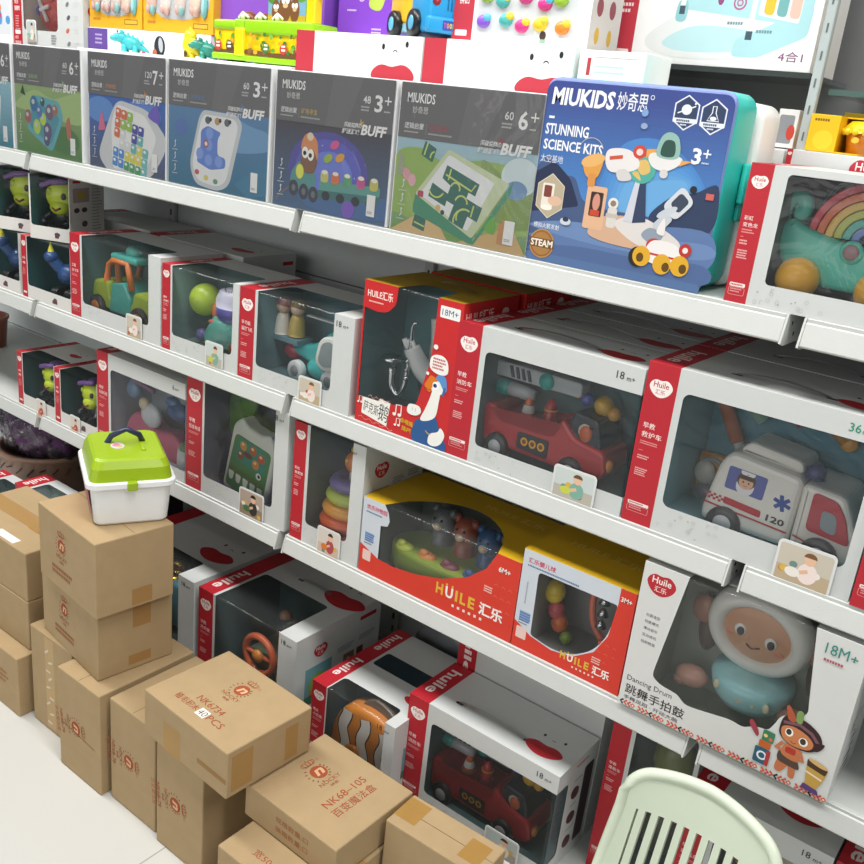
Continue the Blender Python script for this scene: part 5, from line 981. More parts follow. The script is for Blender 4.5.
def art_green(f, w, h):
    sky(f, w, h, '#5f8a3c', '#8fb4c4'); f.p(smooth2([(0, 12), (5, 13.6), (10, 12), (18, 13), (w, 11.4), (w, 3), (0, 3)]), '#7fa24c'); f.p(smooth2([(17, 13), (22, 11), (w, 10), (w, 4), (20, 5)]), '#6f8a48'); f.e(24.4, 11.4, 3.4, 2.8, '#c4d8de'); f.e(24, 9.4, 2, 1.4, '#5f84b0'); f.p([(0, 0), (8, 4.6), (12, 0)], '#c9a46c'); f.p([(14, 0), (24, 4), (w, 0)], '#c49a60')
    f.p(roundpoly([(4.6, 5.6), (17, .6), (23.4, 10.8), (23, 8.6), (17.2, -.0), (4.4, 4)], .3), '#3c8060'); f.p(roundpoly([(4.4, 3.4), (16.8, .0), (17.4, 2), (4.8, 7)], .4), '#387a5c')
    f.p(roundpoly([(4.6, 6.4), (16.8, 1), (22.8, 10.2), (10.6, 14)], .5), '#b9c79a'); f.p(roundpoly([(5.6, 6.4), (15.8, 2), (20, 10), (10.8, 13.2)], .4), '#dfe3e4')
    g = '#2f5a50'
    q = f.sub(10.6, 11.6, -18)
    q.p([(0, 0), (7, 0), (7, -2), (5.6, -2), (5.6, -3), (9, -3), (9, -5.4), (7, -5.4), (7, -7.6), (3.8, -7.6), (3.8, -5), (2, -5), (2, -2.6), (0, -2.2)], g); f.p(roundpoly([(7.4, 6.4), (11, 5.2), (11.4, 7.2), (8, 8.6)], .2), g); f.p(roundpoly([(5.2, 12.6), (7.6, 11.6), (8.2, 13.8), (5.8, 14.8)], .2), g); f.p(roundpoly([(4.6, 1.2), (7.2, .6), (7.4, 2.6), (5, 3.2)], .2), g)
    y = '#b9c860'
    q.l([(.4, -1.4), (6, -1.6), (6.4, -.4)], .28, y); q.arc(3, -2.6, .9, 0, 180, .28, y); q.arc(5, -4.2, 1.2, 20, 180, .28, y); q.l(smooth2([(5, -7.4), (4.8, -5.8), (6.2, -4.6), (7.4, -5)])[:16], .28, y); q.l([(1, -.2), (1.2, -2)], .28, y); q.l([(7.4, -3.4), (7.6, -5.2)], .28, y); q.arc(6.4, -6, 1.4, 90, 220, .28, y); f.arc(9, 8, 1.6, 200, 330, .28, y); f.l([(5.8, 12.6), (6.4, 14.6)], .28, y); f.arc(8, 12.4, .9, 100, 190, .28, y); f.l([(5, 1.9), (7.2, 1.4)], .25, y)
    f.r(5.2, 6, 1.2, 1, '#a83a4c', .2); f.c(9.6, 4.8, .5, '#c9a45a'); f.c(10.6, 4.2, .4, '#33363a'); f.r(21.6, 1, 2.8, 3.2, '#b5784a', .3); f.c(23, 4.8, .8, '#cf7a3a'); f.p(smooth2([(22, 5), (23, 7.4), (24, 5)]), '#6f8a3c'); f.e(2.6, 9.2, .8, 1.1, '#cf8a94', 30); f.e(3.8, 8.4, .8, 1, '#d49aa0'); f.p(roundpoly([(.4, 9), (1.8, 9), (1.6, 12), (.8, 12.6)], .5), '#8a8f78'); f.p(smooth2([(19, 3), (20.6, 5), (21, 2.4)]), '#5a9a3c')
game_box('black puzzle box with teal picture cut off by the left frame edge', -.352, 27, '48', '6', '#c9a95a', art_teal)
game_box('black puzzle box with green lawn and teal tray picture, 6+', -.071, 27.4, '60', '6', '#7fae6a', art_lawn)
game_box('black puzzle box with a tray of coloured blocks on blue, 7+', .228, 27.0, '120', '7', '#c97a4a', art_space, '方块拼图')
game_box('black puzzle box with a white tray of blue pieces on sea, 3+', .503, 29.6, '60', '3', '#4f6fa8', art_sea, '冰河探险')
game_box('black puzzle box with a mole driving a green train, 3+', .811, 28.2, '48', '3', '#c9a23c', art_train, '矿场寻宝')
game_box('black puzzle box with winding paths on green tiles, 6+', 1.1, 27.6, '60', '6', '#a03040', art_green, '花园迷宫')

# ---------------------------------------------------------------- blue science kit case
def science_kit():
    t = thing('science_kit', 'large blue space science kit in a teal and white case', 'science kit', (1.373, YF, S2))
    w, h = 28.2, 26.0; tl = K('#30c4b8')
    mb = MB(); mb.prism(rrect(.1, .3, w-.1, h-.2, 2.2, 6), .35, 8.4, tl, 'xz', .8, 3, True); mb.prism(rrect(.9, 1, w-1.6, h-1.6, 2, 6), 8.4, 9.1, K('#27a398'), 'xz', .1); mb.out('teal_case', t, 'teal plastic case half')
    mb = MB(); mb.prism(rrect(.2, .2, w+.5, h-1.0, 2.2, 6), 9.1, 16.5, K('#ededea'), 'xz', .8, 3, True); mb.out('white_case', t, 'white plastic case half')
    mb = MB(); mb.box(w+.1, 6.2, 12, w+1.0, 9.6, 17.4, tl, .35, 3, True); mb.box(w+.1, 6.6, 9.6, w+.7, 9.0, 12, K('#229a90'), .2); mb.out('latch', t)
    mb = MB(); mb.box(1.8, .3, h-.1, w-1.6, 8.2, h+.05, P('#93a0cc')); mb.out('top_sleeve', t, 'pale blue sleeve over the top edge')
    mb = MB(); mb.prism(rrect(0, 0, w, h, 1.6, 6), -.06, 1.0, P('#8292cc'), 'xz', .45, 3); f = front(mb, 0, -.068, 0)
    f.p(rrect(.1, .1, w-.2, h-.55, 1.5, 6), '#3a4a8c')
    q = f.sub(.12, 9); q.clip = (0, 0, w-.24, 16.2); sky(q, w-.24, 15.2, '#4a86c6', '#3a4a8c', 26)
    for i in range(6): q.p(smooth2([(12+i*.5, 0), (11+i*.8, 5), (14+i*.5, 9.5-i), (20-i*.3, 9.8-i), (26-i*.5, 5), (26-i*.6, 0)]), ['#4a82c2', '#4d88c6', '#528eca', '#5895ce', '#5f9cd2', '#68a4d6'][i])
    f.p(roundpoly([(.1, 13.6), (2, 15.6), (4.4, 12.6), (6.6, 13), (8.4, 9.6), (12, 9), (28.1, 9), (28.1, .1), (.1, .1)], 1), '#45597f'); f.p(smooth2([(19, 9), (22, 12.2), (25, 13), (28, 14.2), (28.1, 8.4), (22, 7.6)]), '#2f3d5c'); f.p(roundpoly([(.1, 12.8), (3, 14.6), (6, 12.4), (8, 8.8), (.1, 7)], .6), '#28324e')
    for c, y0, y1 in (('#5c76a4', 3.5, 7.5), ('#4f6794', 1.5, 3.2), ('#6a86b2', 5, 6)): f.p(smooth2([(.2, y0), (8, y0+1.6), (18, y1), (28, y1+.6), (28, y0-.4), (14, y0-1.2)]), c)
    f.p(rrect(.05, .05, w-.1, 1.2, .6), '#54709c')
    f.t(1.1, 22.3, 2.4, 'MIUKIDS', '#eef0f4', 9.9, .035, 0, .06); f.t(11.5, 22.4, 2.4, '妙奇思', '#e4e8f0', 4.6, .008); f.ring(16.6, 24.4, .3, .08, '#e4e8f0'); f.r(1.0, 20.4, .9, .35, '#e4e8f0')
    f.t(.7, 18.2, 1.55, 'STUNNING', '#eef0f4', 7.1, .022); f.t(.7, 16.1, 1.45, 'SCIENCE KITS', '#eef0f4', 9.7, .022); f.t(.5, 14.3, 1.1, '太空基地', '#dfe4ee', 3.8, .0)
    def badge(x, y, k):
        q = f.sub(x, y); hx = [(1.9*cos(math.radians(60*i+30)), 2.15*sin(math.radians(60*i+30))) for i in range(6)]; q.l(hx, .2, '#dfe6ee', True); q.p([(a*.86, b*.86) for a, b in hx], '#31405e'); q.r(-1.7, -1.25, 3.4, .55, '#dfe6ee'); q.fine(-1.2, -1.12, 2.4, 1, '#31405e', .26)
        if k: q.l([(-.25, 1.3), (-.25, .5), (-.8, -.5), (.8, -.5), (.25, .5), (.25, 1.3)], .14, '#dfe6ee', True); q.e(0, -.2, .45, .25, '#dfe6ee')
        else: q.e(0, .4, .72, .65, '#dfe6ee'); q.l([(-1.2, -.1), (1.2, .9)], .16, '#dfe6ee'); q.c(1.1, 1.2, .14, '#dfe6ee')
        q.fine(-.6, -1.6, 1.2, 1, '#dfe6ee', .18)
    badge(21.7, 22.9, 0); badge(25.5, 22.7, 1)
    f.t(23.6, 16.6, 2.1, '3', '#eef2f6', 1.3, .03); f.r(25.1, 18.0, 1.1, .2, '#eef2f6'); f.r(25.55, 17.55, .2, 1.1, '#eef2f6'); f.fine(25.1, 16.8, 1.2, 1, '#c4d0e0', .2)
    q = f.sub(3, 9.6); hx = [(2.5*cos(math.radians(60*i+30)), 3.1*sin(math.radians(60*i+30))) for i in range(6)]; q.p([(a*1.05, b*1.05) for a, b in hx], '#d8cdb8'); q.p(hx, '#b5a890'); q.r(-1.4, -1.6, 2, 3.4, '#e4ddd0', .2); q.r(-1.1, -.2, 1.3, 1.7, '#7d4038', .2); q.e(.9, -.6, 1.2, .7, '#d9b49a'); q.e(-.4, -1.7, 1, .4, '#efe8dc')
    f.t(.9, 4.9, .75, '模拟火箭发射', '#dfe4ee', 4.4, .01)
    f.c(2.7, 2.6, 2.15, '#b98a4a'); f.c(2.7, 2.6, 1.95, '#8a5f34'); f.c(2.7, 2.6, 1.7, '#a87a44'); f.r(.6, 2.0, 4.2, 1.35, '#6b4a2c', .2); f.t(.8, 2.15, 1.05, 'STEAM', '#f0e6d4', 3.8, .035)
    # printed space station
    f.p(smooth2([(10.2, 6.2), (12, 8), (18, 8.6), (23, 6.6), (22, 4.6), (15, 4.4), (10.6, 5)]), '#cfa98c'); f.p(smooth2([(14, 7.4), (18, 8.8), (24, 6.4), (23, 4.8), (18, 5)]), '#d8d3d0'); f.p(smooth2([(18.4, 6.4), (19.6, 7.6), (21.6, 6.8), (20.4, 5.4)]), '#8d9aa8')
    f.r(9.0, 6, 3.2, 6.0, '#dcb08e', .3); f.r(9.7, 7.8, 2, 3.4, '#3b2a2c', .2); f.e(10.7, 9.8, .6, 1.2, '#cf8f7c'); f.r(9.9, 7.9, 1.5, .8, '#c4482c', .1)
    f.p(smooth2([(7.6, 15.4), (8.4, 13.2), (10.2, 13.2), (10.8, 15.8), (9.4, 14.6)]), '#d99a4a'); f.e(9.2, 15.4, 1.9, .85, '#e0ae6a', 18); f.r(8.8, 11.8, 1.2, 1.8, '#d28f4a', .3); f.arc(8.6, 16.4, 2.0, 20, 150, .08, '#c9c4b4')
    f.e(13.4, 10, .8, .8, '#dfdcd8'); f.e(13.4, 10, .45, .42, '#8a7a68'); f.r(12.7, 6.6, 1.5, 2.9, '#d4cfc8', .5); f.r(12.5, 8, 1.9, .6, '#bfb8b0', .2)
    f = g_ = f; f = g_.sub(-1.7, -.2)
    f.p([(17.0, 8.0), (20.4, 8.4), (19.4, 14), (17.9, 13.8)], '#c9ccd6'); f.p([(18.4, 8.0), (20.4, 8.4), (19.4, 14), (18.6, 13.9)], '#33405e'); f.e(18.6, 15.2, 2.0, 1.8, '#4fa89a'); f.p(smooth2([(17.6, 16), (19, 16.6), (19.8, 15.2), (18.6, 14.6)]), '#d8b46a'); f.p(smooth2([(17.2, 14.6), (18, 14.9), (18.6, 13.8)]), '#d8b46a')
    f = g_.sub(-.9, -.6)
    f.p(smooth2([(12.0, 16.2), (12.4, 17.8), (15.4, 18.0), (17.2, 16.6), (16.6, 15.4), (13.2, 14.8)]), '#e0dbda'); f.l([(12.6, 16.6), (14.6, 17)], .5, '#c4543c'); f.p(smooth2([(14, 15.0), (15.4, 15.4), (16.4, 14.2), (14.6, 13.8)]), '#cfcaca'); f.e(17, 17.9, 1.0, .9, '#c8443a'); f.e(17, 17.9, .5, .45, '#e8d0c8'); f.p([(18.0, 18.4), (19.8, 18.6), (18.0, 17.2)], '#e0a050')
    f = g_.sub(-2.5, -.7)
    f.p(smooth2([(20.0, 17.4), (20.8, 18.2), (24.4, 18.0), (24.8, 17.2), (23, 16.0), (21, 16.2)]), '#e0dedd'); f.p(smooth2([(21.2, 17.8), (21.4, 20.2), (22.6, 21), (24, 20.2), (24.2, 17.8)]), '#8fb4ac'); f.p(smooth2([(21.7, 18), (22, 19.8), (23.4, 19.8), (23.6, 18)]), '#2f5048'); f.p([(24.8, 17.6), (26.4, 17.6), (24.6, 16.8)], '#e0a050'); f.e(22.6, 15.6, .6, .6, '#d0cccb'); f.e(18.6, 21.4, .5, .4, '#8fa4c4'); f.c(18.4, 23.1, .5, '#7a9ed0')
    f = g_
    q = f.sub(23.0, 11.2, -38); q.p(roundpoly([(-1.5, -1.8), (1.3, -1.8), (1.5, 1.8), (-1.4, 2.2)], .9), '#ced2d8'); q.p(rrect(-.9, -.8, 1.8, 2.2, .5), '#3c4658'); q.p(roundpoly([(-.6, -4.6), (1, -4.4), (1, -1.8), (-.6, -1.8)], .5), '#c0c6ce'); q.c(0, 2.8, .5, '#25282e'); f.e(21.6, 10, 1.6, .5, '#c4cad2', 30); f.r(26.6, 12.4, 1.1, .8, '#c8645c')
    f.e(20.6, 5.3, 1.2, 1.0, '#c23b36'); f.p(smooth2([(19.4, 4.4), (20.4, 6), (23.4, 6), (24.8, 4.8), (24, 3.0), (20.2, 3)]), '#e8e4e2'); f.l([(19.8, 4.2), (24.2, 4.0)], .3, '#c23b36'); f.c(25.2, 5.4, .9, '#b8342f'); f.c(25.2, 5.4, .4, '#e8e0dc'); f.p(smooth2([(20.6, 7.2), (21.4, 9.2), (21.8, 7)]), '#e4e0de')
    for x, y, c in ((18.4, 2.2, '#26241f'), (19.0, 2.4, '#dca72c'), (22.2, 1.8, '#dca72c'), (24.8, 2.0, '#dca72c')): f.e(x, y+1.2, 1.35, 1.4, c)
    for x, y in ((22.8, 1.5), (25.3, 1.7), (18.8, 2.2)): f.e(x, y+1.2, .55, .65, '#5f4416')
    f.e(6.2, 6.4, .9, .55, '#c9cfd8'); f.e(6.2, 6.7, .5, .35, '#2f3a4e')
    mb.out('printed_lid', t, 'blue printed front with a toy space station')
    return t
science_kit()

# ---------------------------------------------------------------- rainbow box and what stands around it
TOP = 'white toy boxes behind the puzzle games'
b = huile_box('white toy box with a rainbow chameleon, beside the teal case', 1.69, 34, 17.8, 17, S2, title=('彩虹', '变色龙'), win=(4.9, 3.0, 31, 16.9), sw=3.0, tcol='#3c4347', grp='white toy boxes on the second shelf', seed=31, rad=.6)
rainbow_chameleon('rainbow arch chameleon toy with yellow ball wheels behind film', at(b, -1.5, 4.2, .4))
mb = MB(); 
for r_ in (1.6, 2.8, 4): mb.torus((11, 10.8, 13), r_, .35, K('#565d61'), 'y')
mb.out('moulded_pattern', b)
huile_box('white toy box standing behind the rainbow chameleon box', 1.672, 33, 19.8, 17, S2, y=.2, title=('彩虹', '变色龙'), win=None, sw=.8, grp='white toy boxes on the second shelf', seed=32)
mb = MB(); d = front(mb, 168.8+5.4, 19.9, S2*100+15.8); logo(d, 4.2, 2.2, 4.6, '#b8283a', '#f3e9e6')
pr = [q for q in bpy.data.objects if q.get('label') == 'white toy box standing behind the rainbow chameleon box'][0]
mb.M = Matrix.Identity(4); mb.v = [(a-167.2, c-20, e-S2*100) for a, c, e in mb.v]; mb.out('logo_mark', pr)
mb = MB(); mb.box(0, 0, 0, 15.4, 15, 19.6, P('#eceeec'), .1); tag(mb.out('white_carton', None, None, (1.513, .205, S2)), 'plain white carton behind the science kit, left of the duckling box', 'box', 'plain white cartons behind the front row')
mb = MB(); mb.box(0, 0, 0, 3, 6, 5.4, P('#e6e6e4'), .1); front(mb, 0, -.01, 0).r(.3, .6, 2.2, 4, '#8f9397', .3).e(2.2, 2.2, .6, 1.1, '#c84a3c'); tag(mb.out('small_carton', None, None, (1.632, .25, S2+.198)), 'small white carton with a red spot left of the yellow box', 'box')
def yellow_tub(x, y, z, label, k=1):
    t = thing('yellow_gift_box', label, 'gift box', (x, y, z), group='yellow gift boxes on the glass cabinet side'); ye = P('#e0b416')
    mb = MB(); mb.box(0, 0, 0, 4.1, 8, 5, ye, .08); mb.box(4.1, 0, 0, 16, 8, .2, ye); mb.box(4.1, 7.8, 0, 16, 8, 5, ye); mb.box(4.1, 3, 4.8, 16, 8, 5, ye); f = front(mb, 0, -.01, 0); f.fine(.6, 4.1, 2.6, 1, '#7a5a14', .34, .5); f.e(2.2, 1.6, 1.4, 1.3, '#e8c22c'); mb.out('box_shell', t)
    return t
yt = yellow_tub(1.69, .215, S2+.1985, 'yellow gift box with a blank yellow panel on the white box')
def tub(loc, label):
    t = thing('yellow_tub', label, 'tub', loc)
    mb = MB(); mb.lathe([(0, 0), (3.9, 0), (4.4, 3.0)], (0, 0, 0), K('#cf7a1c'), 'z', 30); d = D(mb, (-2.4, -4.3, 1), (1, 0, 0), (0, .1, 1)); d.e(.4, .8, .5, .4, '#e8b63c'); d.fine(1.6, .9, 2, 2, '#8a4a14', .26, .5); mb.out('body', t, 'amber tub')
    mb = MB(); mb.lathe([(4.6, 2.7), (4.75, 3.2), (4.5, 3.7), (3.9, 4.3), (0, 4.5)], (0, 0, 0), K('#ecc21c'), 'z', 30)
    for i in range(18): mb.ball((4.6*cos(i*PI/9), 4.6*sin(i*PI/9), 2.9), .55, K('#ecc21c'), 8)
    topf(mb, 0, 0, 4.53).ring(0, 0, 2.6, .25, '#b98a1c').fine(-1.6, .2, 3.2, 2, '#9a7418', .4, .6); mb.out('lid', t, 'bright yellow lid'); return t
tub((1.69+.0875, .215+.036, S2+.2005), 'amber tub with a scalloped yellow lid in the gift box')
mb = MB(); mb.box(0, 0, 0, 6, 5, 5.9, P('#c9a51c'), .1); front(mb, 0, -.01, 0).fine(.6, 1.8, 4, 2, '#6a5212', .4, .7); tag(mb.out('gift_carton', None, None, (1.70, .34, S2+.1985)), 'small olive yellow carton behind the tub', 'box')
# ---------------------------------------------------------------- glass cabinet side and upper glass shelf
GL = film('green_glass', .02, 0, 5, '#f2f7f5', 1.0); CH = surf('plastic', '#a9b3b3')
mb = MB(); mb.box(0, 0, 0, 38, 19, .7, GL, .05); mb.box(0, -.15, -.05, 38, 0, .75, surf('coat', '#26302e')); tag(mb.out('glass_shelf', None, None, (1.29, .235, 1.4815)), 'dark-edged glass shelf under the play gym box', 'shelf', 'glass shelves at upper right')
mb = MB(); mb.box(0, 0, 0, 80, 19, .8, GL, .05); mb.box(0, -.12, 0, 80, 0, .8, surf('coat', '#3f5a54')); tag(mb.out('glass_shelf', None, None, (1.70, .235, 1.462)), 'green-edged glass shelf above the yellow gift box', 'shelf', 'glass shelves at upper right')
for i, (x, lab) in enumerate(((1.683, 'chrome post beside the play gym box'), (1.74, 'second chrome post standing right of the first, further back'))):
    mb = MB(); mb.box(-.7, -.6, 0, .7, .6, 90, CH, .2)
    for k in range(24): mb.box(-.12, -.66, 3+k*3.6, .12, -.6, 4.2+k*3.6, surf('coat', '#5d6665'))
    tag(mb.out('shelf_post', None, None, (x, .225 if i == 0 else .415, S2+.0005)), lab, 'post', 'chrome posts at upper right')
mb = MB(); mb.box(0, 0, 0, 9, 8, 9, P('#dfb21c'), .1); tag(mb.out('yellow_carton', None, None, (1.775, .29, 1.4705)), 'yellow carton on the green-edged glass shelf', 'box')

# ---------------------------------------------------------------- top row behind the puzzle games
def standing2(label, x, w):
    t = thing('toy_box', label, 'toy box', (x, .085, S2), group='white boxes stood on their backs'); h = 30.7; mb = MB(); mb.box(0, 0, 0, w, 30, h, P('#eceeec'), .1); mb.out('box_shell', t)
    mb = MB(); f = front(mb, 0, -.012, 0); f.r(0, 0, 4.6, h, '#c03a48'); face(f, 23.5, 24.2, 1.08, '#c03a48'); mb.out('printing', t)
standing2('white box with a printed face, red stripe left, under the toy truck', .783, 29.6)
standing2('white box with a printed face behind the winding-path puzzle box', 1.083, 28.6)
mb = MB(); mb.box(0, 0, 0, 10.8, 8.4, 4.3, P('#eeefee'), .1); f = front(mb, 0, -.01, 0); f.r(1.4, .8, .6, 2.4, '#c23b44').r(2.4, 3.3, 7.4, .08, '#c9a0a0').fine(2.8, 2, 6, 2, '#c4c4c4', .2, .8); tag(mb.out('white_carton', None, None, (1.377, .086, S2+.2608)), 'flat white carton with a red tab along the top of the science kit', 'box', 'plain white cartons behind the front row')
for x, w, lab in ((.09, 40, 'plain white carton behind the coloured block puzzle, under the toy dinosaurs'), (.50, 28, 'plain white carton behind the sea puzzle, under the lime toy train')):
    mb = MB(); mb.box(0, 0, 0, w, 11, 24.2, P('#eceeec'), .1); tag(mb.out('white_carton', None, None, (x, .078, S2)), lab, 'box', 'plain white cartons behind the front row')
def plain(name, label, x, y, z, w, h, d, c, cat='toy box', grp=None, kind='paper'):
    t = thing(name, label, cat, (x, y, z), group=grp); mb = MB(); mb.box(0, 0, 0, w, d, h, surf(kind, c), .1); mb.out('box_shell', t); mb = MB(); return t, mb, front(mb, 0, -.012, 0)
t, mb, f = plain('toy_box', 'wide white box behind the toy dinosaurs with a purple end', -.055, .2, S2, 45.6, 29.4, 19, '#eceeec'); f.r(0, 20, 8, 9.2, '#6a4fa0'); f.fine(3, 27.6, 3.4, 3, '#c8bce0', .4, .9)
for x, y, c in ((19, 24.4, '#d86a70'), (20.6, 25.2, '#d86a70'), (22, 24.6, '#c8505a'), (20, 26.0, '#e0a0a0')): f.e(x, y, .9, .5, c, 30)
f.e(28, 26.2, 2.0, 2.3, '#2b2d33'); f.e(28.4, 26.6, .8, 1.6, '#b9bcc4', 10); f.e(26.2, 24.8, .8, .9, '#c46a50'); f.fine(38, 27.6, 3.4, 2, '#b9b9bb', .3, .8); f.l([(24, 28.6), (24.6, 26.6), (26, 26.2)], .1, '#b9b9bb'); mb.out('printing', t)
for k, (x, w) in enumerate(((-.05, 20.6), (.162, 24.4))):
    t, mb, f = plain('toy_box', ['yellow box of pale animal squeeze toys, left one', 'yellow box of pale animal squeeze toys, beside the train'][k], x, .202, S2+.2945, w, 15, 15, '#e8ad2a', grp='yellow window boxes in the top row')
    f.p(roundpoly([(1, 14.8), (w-1, 14.8), (w-1.2, 5), (w-4, 3.6), (w*.6, 2.6), (w*.3, 2.8), (2.4, 5)], 1), '#b9bcbf'); f.r(w-6.6, 1.0, 5, 1.1, '#6a4a2c').r(w-6.4, 1.15, 4.6, .8, '#e8b43c'); f.fine(1.6, 1.6, 4, 1, '#c07a2c', .6, .8); mb.out('printing', t)
    for j in range(4):
        mb = MB(); xx = 3.4+j*(w-8)/3.2; c = ['#d8b4a8', '#d6cfc9', '#cdbfb8', '#d9c0b0'][j]; mb.ball((xx, -.2, 6.6-.2*j), (1.7, .9, 2.6), K(c)); mb.ball((xx-.7, -.6, 4.6), (.6, .6, 1.0), K('#cfa69c')); mb.ball((xx+.8, -.6, 4.4), (.6, .6, 1.1), K(['#7fb4b4', '#cfa69c', '#7fb4b4', '#cfa69c'][j])); mb.ball((xx, -.8, 7.4), (.7, .4, .8), K('#d98a7a' if j != 2 else '#cdbfb8')); mb.ball((xx, -.3, 9.8), (1.6, .9, 1.5), K(c)); mb.out('squeeze_toy', t)
    mb = MB(); mb.ball((w-2.6, -.3, 5.4), (1.0, .5, 2.4), K('#6fb4b8')); mb.ball((w-2.6, -.7, 5.4), (.5, .3, 1.6), K('#9fd0d0')); mb.out('squeeze_fish', t)
# boxes at the far left of the top row
b = huile_box('white box with a red ball toy and icon column in the top row', -.375, 31.6, 42, 12, S2, y=.19, title=('欢乐', '敲敲球'), win=(5, 27.6, 20.6, 41), sw=4.2, age='', tcol='#ecd9c4', grp='white boxes in the top row', seed=41, card=(6.6, 24.6, 4.6, 5.4, 1), inner=8)
mb = MB(); f = front(mb, 0, -.03, 0); f.r(22.5, 23, .06, 19, '#d8d8d8')
for i in range(6): f.e(25+.4*(i % 2), 40-i*3, .8, .5, ['#5a5d62', '#c86a50', '#7a7d82'][i % 3], 30); f.fine(27.6, 40.2-i*3, 2.4, 2, '#c9c9cb', .24, .7, i)
f.fine(17.6, 26.4, 2.4, 4, '#8f9398', .4, .6); f.r(4.2*.2, 30, 2, .1, RED); f.t(1.0, 33.6, 1.2, '欢乐', '#f4e6e2', 1.9, .02); f.t(1.0, 32, 1.2, '敲敲球', '#f4e6e2', 2.4, .02); f.fine(1.2, 30.6, 2, 6, '#e9b4b2', .24, .6); f.r(.9, 26.4, 2.6, 1.0, '#f4e6e2', .2); mb.out('icon_column', b)
t = thing('red_ball_toy', 'red ball toy with purple ears behind film in the top row', 'toy', at(b, 12.6, 4.2, 32.0))
mb = MB(); mb.ball((0, 0, 0), (4.6, 3, 4.6), K('#d4453f'), 24); mb.ball((-.4, -2, 3.6), (3.0, 1.2, 1.6), K('#d86a5c')); mb.tube([(-3.6, -3, 5), (2, -3.4, -2)], .5, K('#ece9e6')); mb.tube([(-1.2, -3.2, .6), (2.4, -3.2, 1.4)], .5, K('#ece9e6')); mb.out('ball', t)
for sx in (-1, 1): mb = MB(); mb.ball((sx*5.6, 0, .6), (2.2, 1.4, 1.5), K('#5a4aa4')); mb.out('ear', t)
mb = MB(); mb.ball((0, .6, 0), (5.6, 2, 6.4), ACR()); mb.out('clear_dome', t)
t, mb, f = plain('toy_box', 'white box of colourful pieces cut off at the top left corner', -.69, .19, S2, 30.6, 40, 12, '#eceeec', grp='white boxes in the top row'); f.r(3, 26, 27, 14, '#d9dde2', 1)
R_ = random.Random(11)
for i in range(26): f.e(R_.uniform(16, 29), R_.uniform(27, 39), R_.uniform(.8, 2), R_.uniform(.5, 1.2), R_.choice(['#c8405a', '#d87a9a', '#5a9ad0', '#d8d04a', '#9ac84a', '#7a5ab0', '#e08a4a']), R_.uniform(0, 180))
mb.out('printing', t)
# dinosaurs
def dino(label, x, y, z, c, s, rz, crest):
    t = thing('toy_dinosaur', label, 'toy dinosaur', (x, y, z), rz, group='small plastic dinosaurs in the top row'); m = K(c); mb = MB(); mb.M = Matrix.Scale(s, 4)
    mb.ball((0, 0, 2.2), (2.6, 1.5, 1.7), m); mb.ball((-2.6, 0, 3.4), (2.0, 1.2, 1.2), m); mb.ball((-4, 0, 3.1), (1.3, 1.05, .8), m); mb.tube([(1.6, 0, 2), (3.4, 0, 1.2), (4.8, 0, .5)], 1.1, m, 10, False, (1, .2)); mb.ball((-2.4, 0, 4.5), (.9, 1.1, .7), m); mb.out('body', t)
    for x_ in (-1.4, 1.4):
        for y_ in (-.9, .9): mb = MB(); mb.M = Matrix.Scale(s, 4); mb.lathe([(.75, 0), (.7, 1), (.6, 1.8)], (x_, y_, 0), m, 'z', 12); mb.out('leg', t)
    mb = MB(); mb.M = Matrix.Scale(s, 4)
    for y_ in (-1, 1): mb.ball((-2.7, y_*.9, 4.7), .42, K('#eeeeea')); mb.ball((-2.9, y_*1.2, 4.75), .24, K('#1d1d1f'))
    mb.out('eyes', t)
    mb = MB(); mb.M = Matrix.Scale(s, 4)
    for k in range(4): mb.lathe([(.7, 0), (.4, .7), (0, 1.3)], (-.6+k*1.2, 0, 3.6-k*.45), K(crest), 'z', 8)
    mb.out('crest', t)
dz = S2+.2425
dino('turquoise toy dinosaur above the coloured block puzzle', .215, .13, dz, '#3fb9c0', .86, .66, '#3fb9c0')
dino('small green toy dinosaur beside the lime train', .475, .135, dz, '#2f8f80', .8, .66, '#2f8f80')
t = thing('toy_dinosaur', 'bright yellow upright toy dinosaur left of the lime train', 'toy dinosaur', (.425, .13, dz), group='small plastic dinosaurs in the top row')
mb = MB(); yl = K('#f0d822'); mb.ball((0, 0, 2.4), (2.1, 1.6, 2.4), yl); mb.ball((0, -.2, 4.2), (1.5, 1.2, 1.3), yl); mb.lathe([(.6, 0), (0, 1.0)], (-.2, 0, 5.2), yl, 'z', 10); mb.tube([(1.4, 0, 1.6), (2.6, 0, .7)], .8, yl, 10, False, (1, .4)); mb.out('body', t)
for sx in (-.9, .9): mb = MB(); mb.lathe([(.6, 0), (.6, 1.2)], (sx, -.4, 0), yl, 'z', 10); mb.out('leg', t)
mb = MB(); mb.ball((-.1, -1.4, .7), (.4, .3, .7), K('#4a3f1c')); mb.out('mouth', t)
# lime train
t = thing('toy_train', 'lime green and yellow toy mole train above the sea puzzle', 'toy train', (.526, .1, dz)); lm, yl = K('#96cf1c'), K('#f2cf14'); t.scale = (1.05, 1, 1.13)
mb = MB(); mb.box(.1, 0, .3, 9.4, 7, 1.4, lm, .3, 3, True); mb.box(9.2, .2, .2, 26.4, 7.2, 1.3, lm, .3, 3, True); mb.box(.3, 0, 5.2, 6.6, 7.4, 6.8, lm, .5, 3, True); mb.box(6, .2, 4.9, 8.8, 7.2, 7.0, lm, .4, 3, True); mb.box(8.8, .2, 4.7, 26.4, 7.2, 7.0, lm, .4, 3, True); mb.out('body', t)
mb = MB(); mb.box(.4, .4, 1.2, 9, 6.8, 5.4, yl, .2); mb.box(9, .6, 1.1, 26.2, 6.8, 5.0, yl, .2); mb.box(6.6, -.2, 1.0, 9.2, 7, 5.6, yl, .3); mb.out('yellow_walls', t, 'yellow side walls')
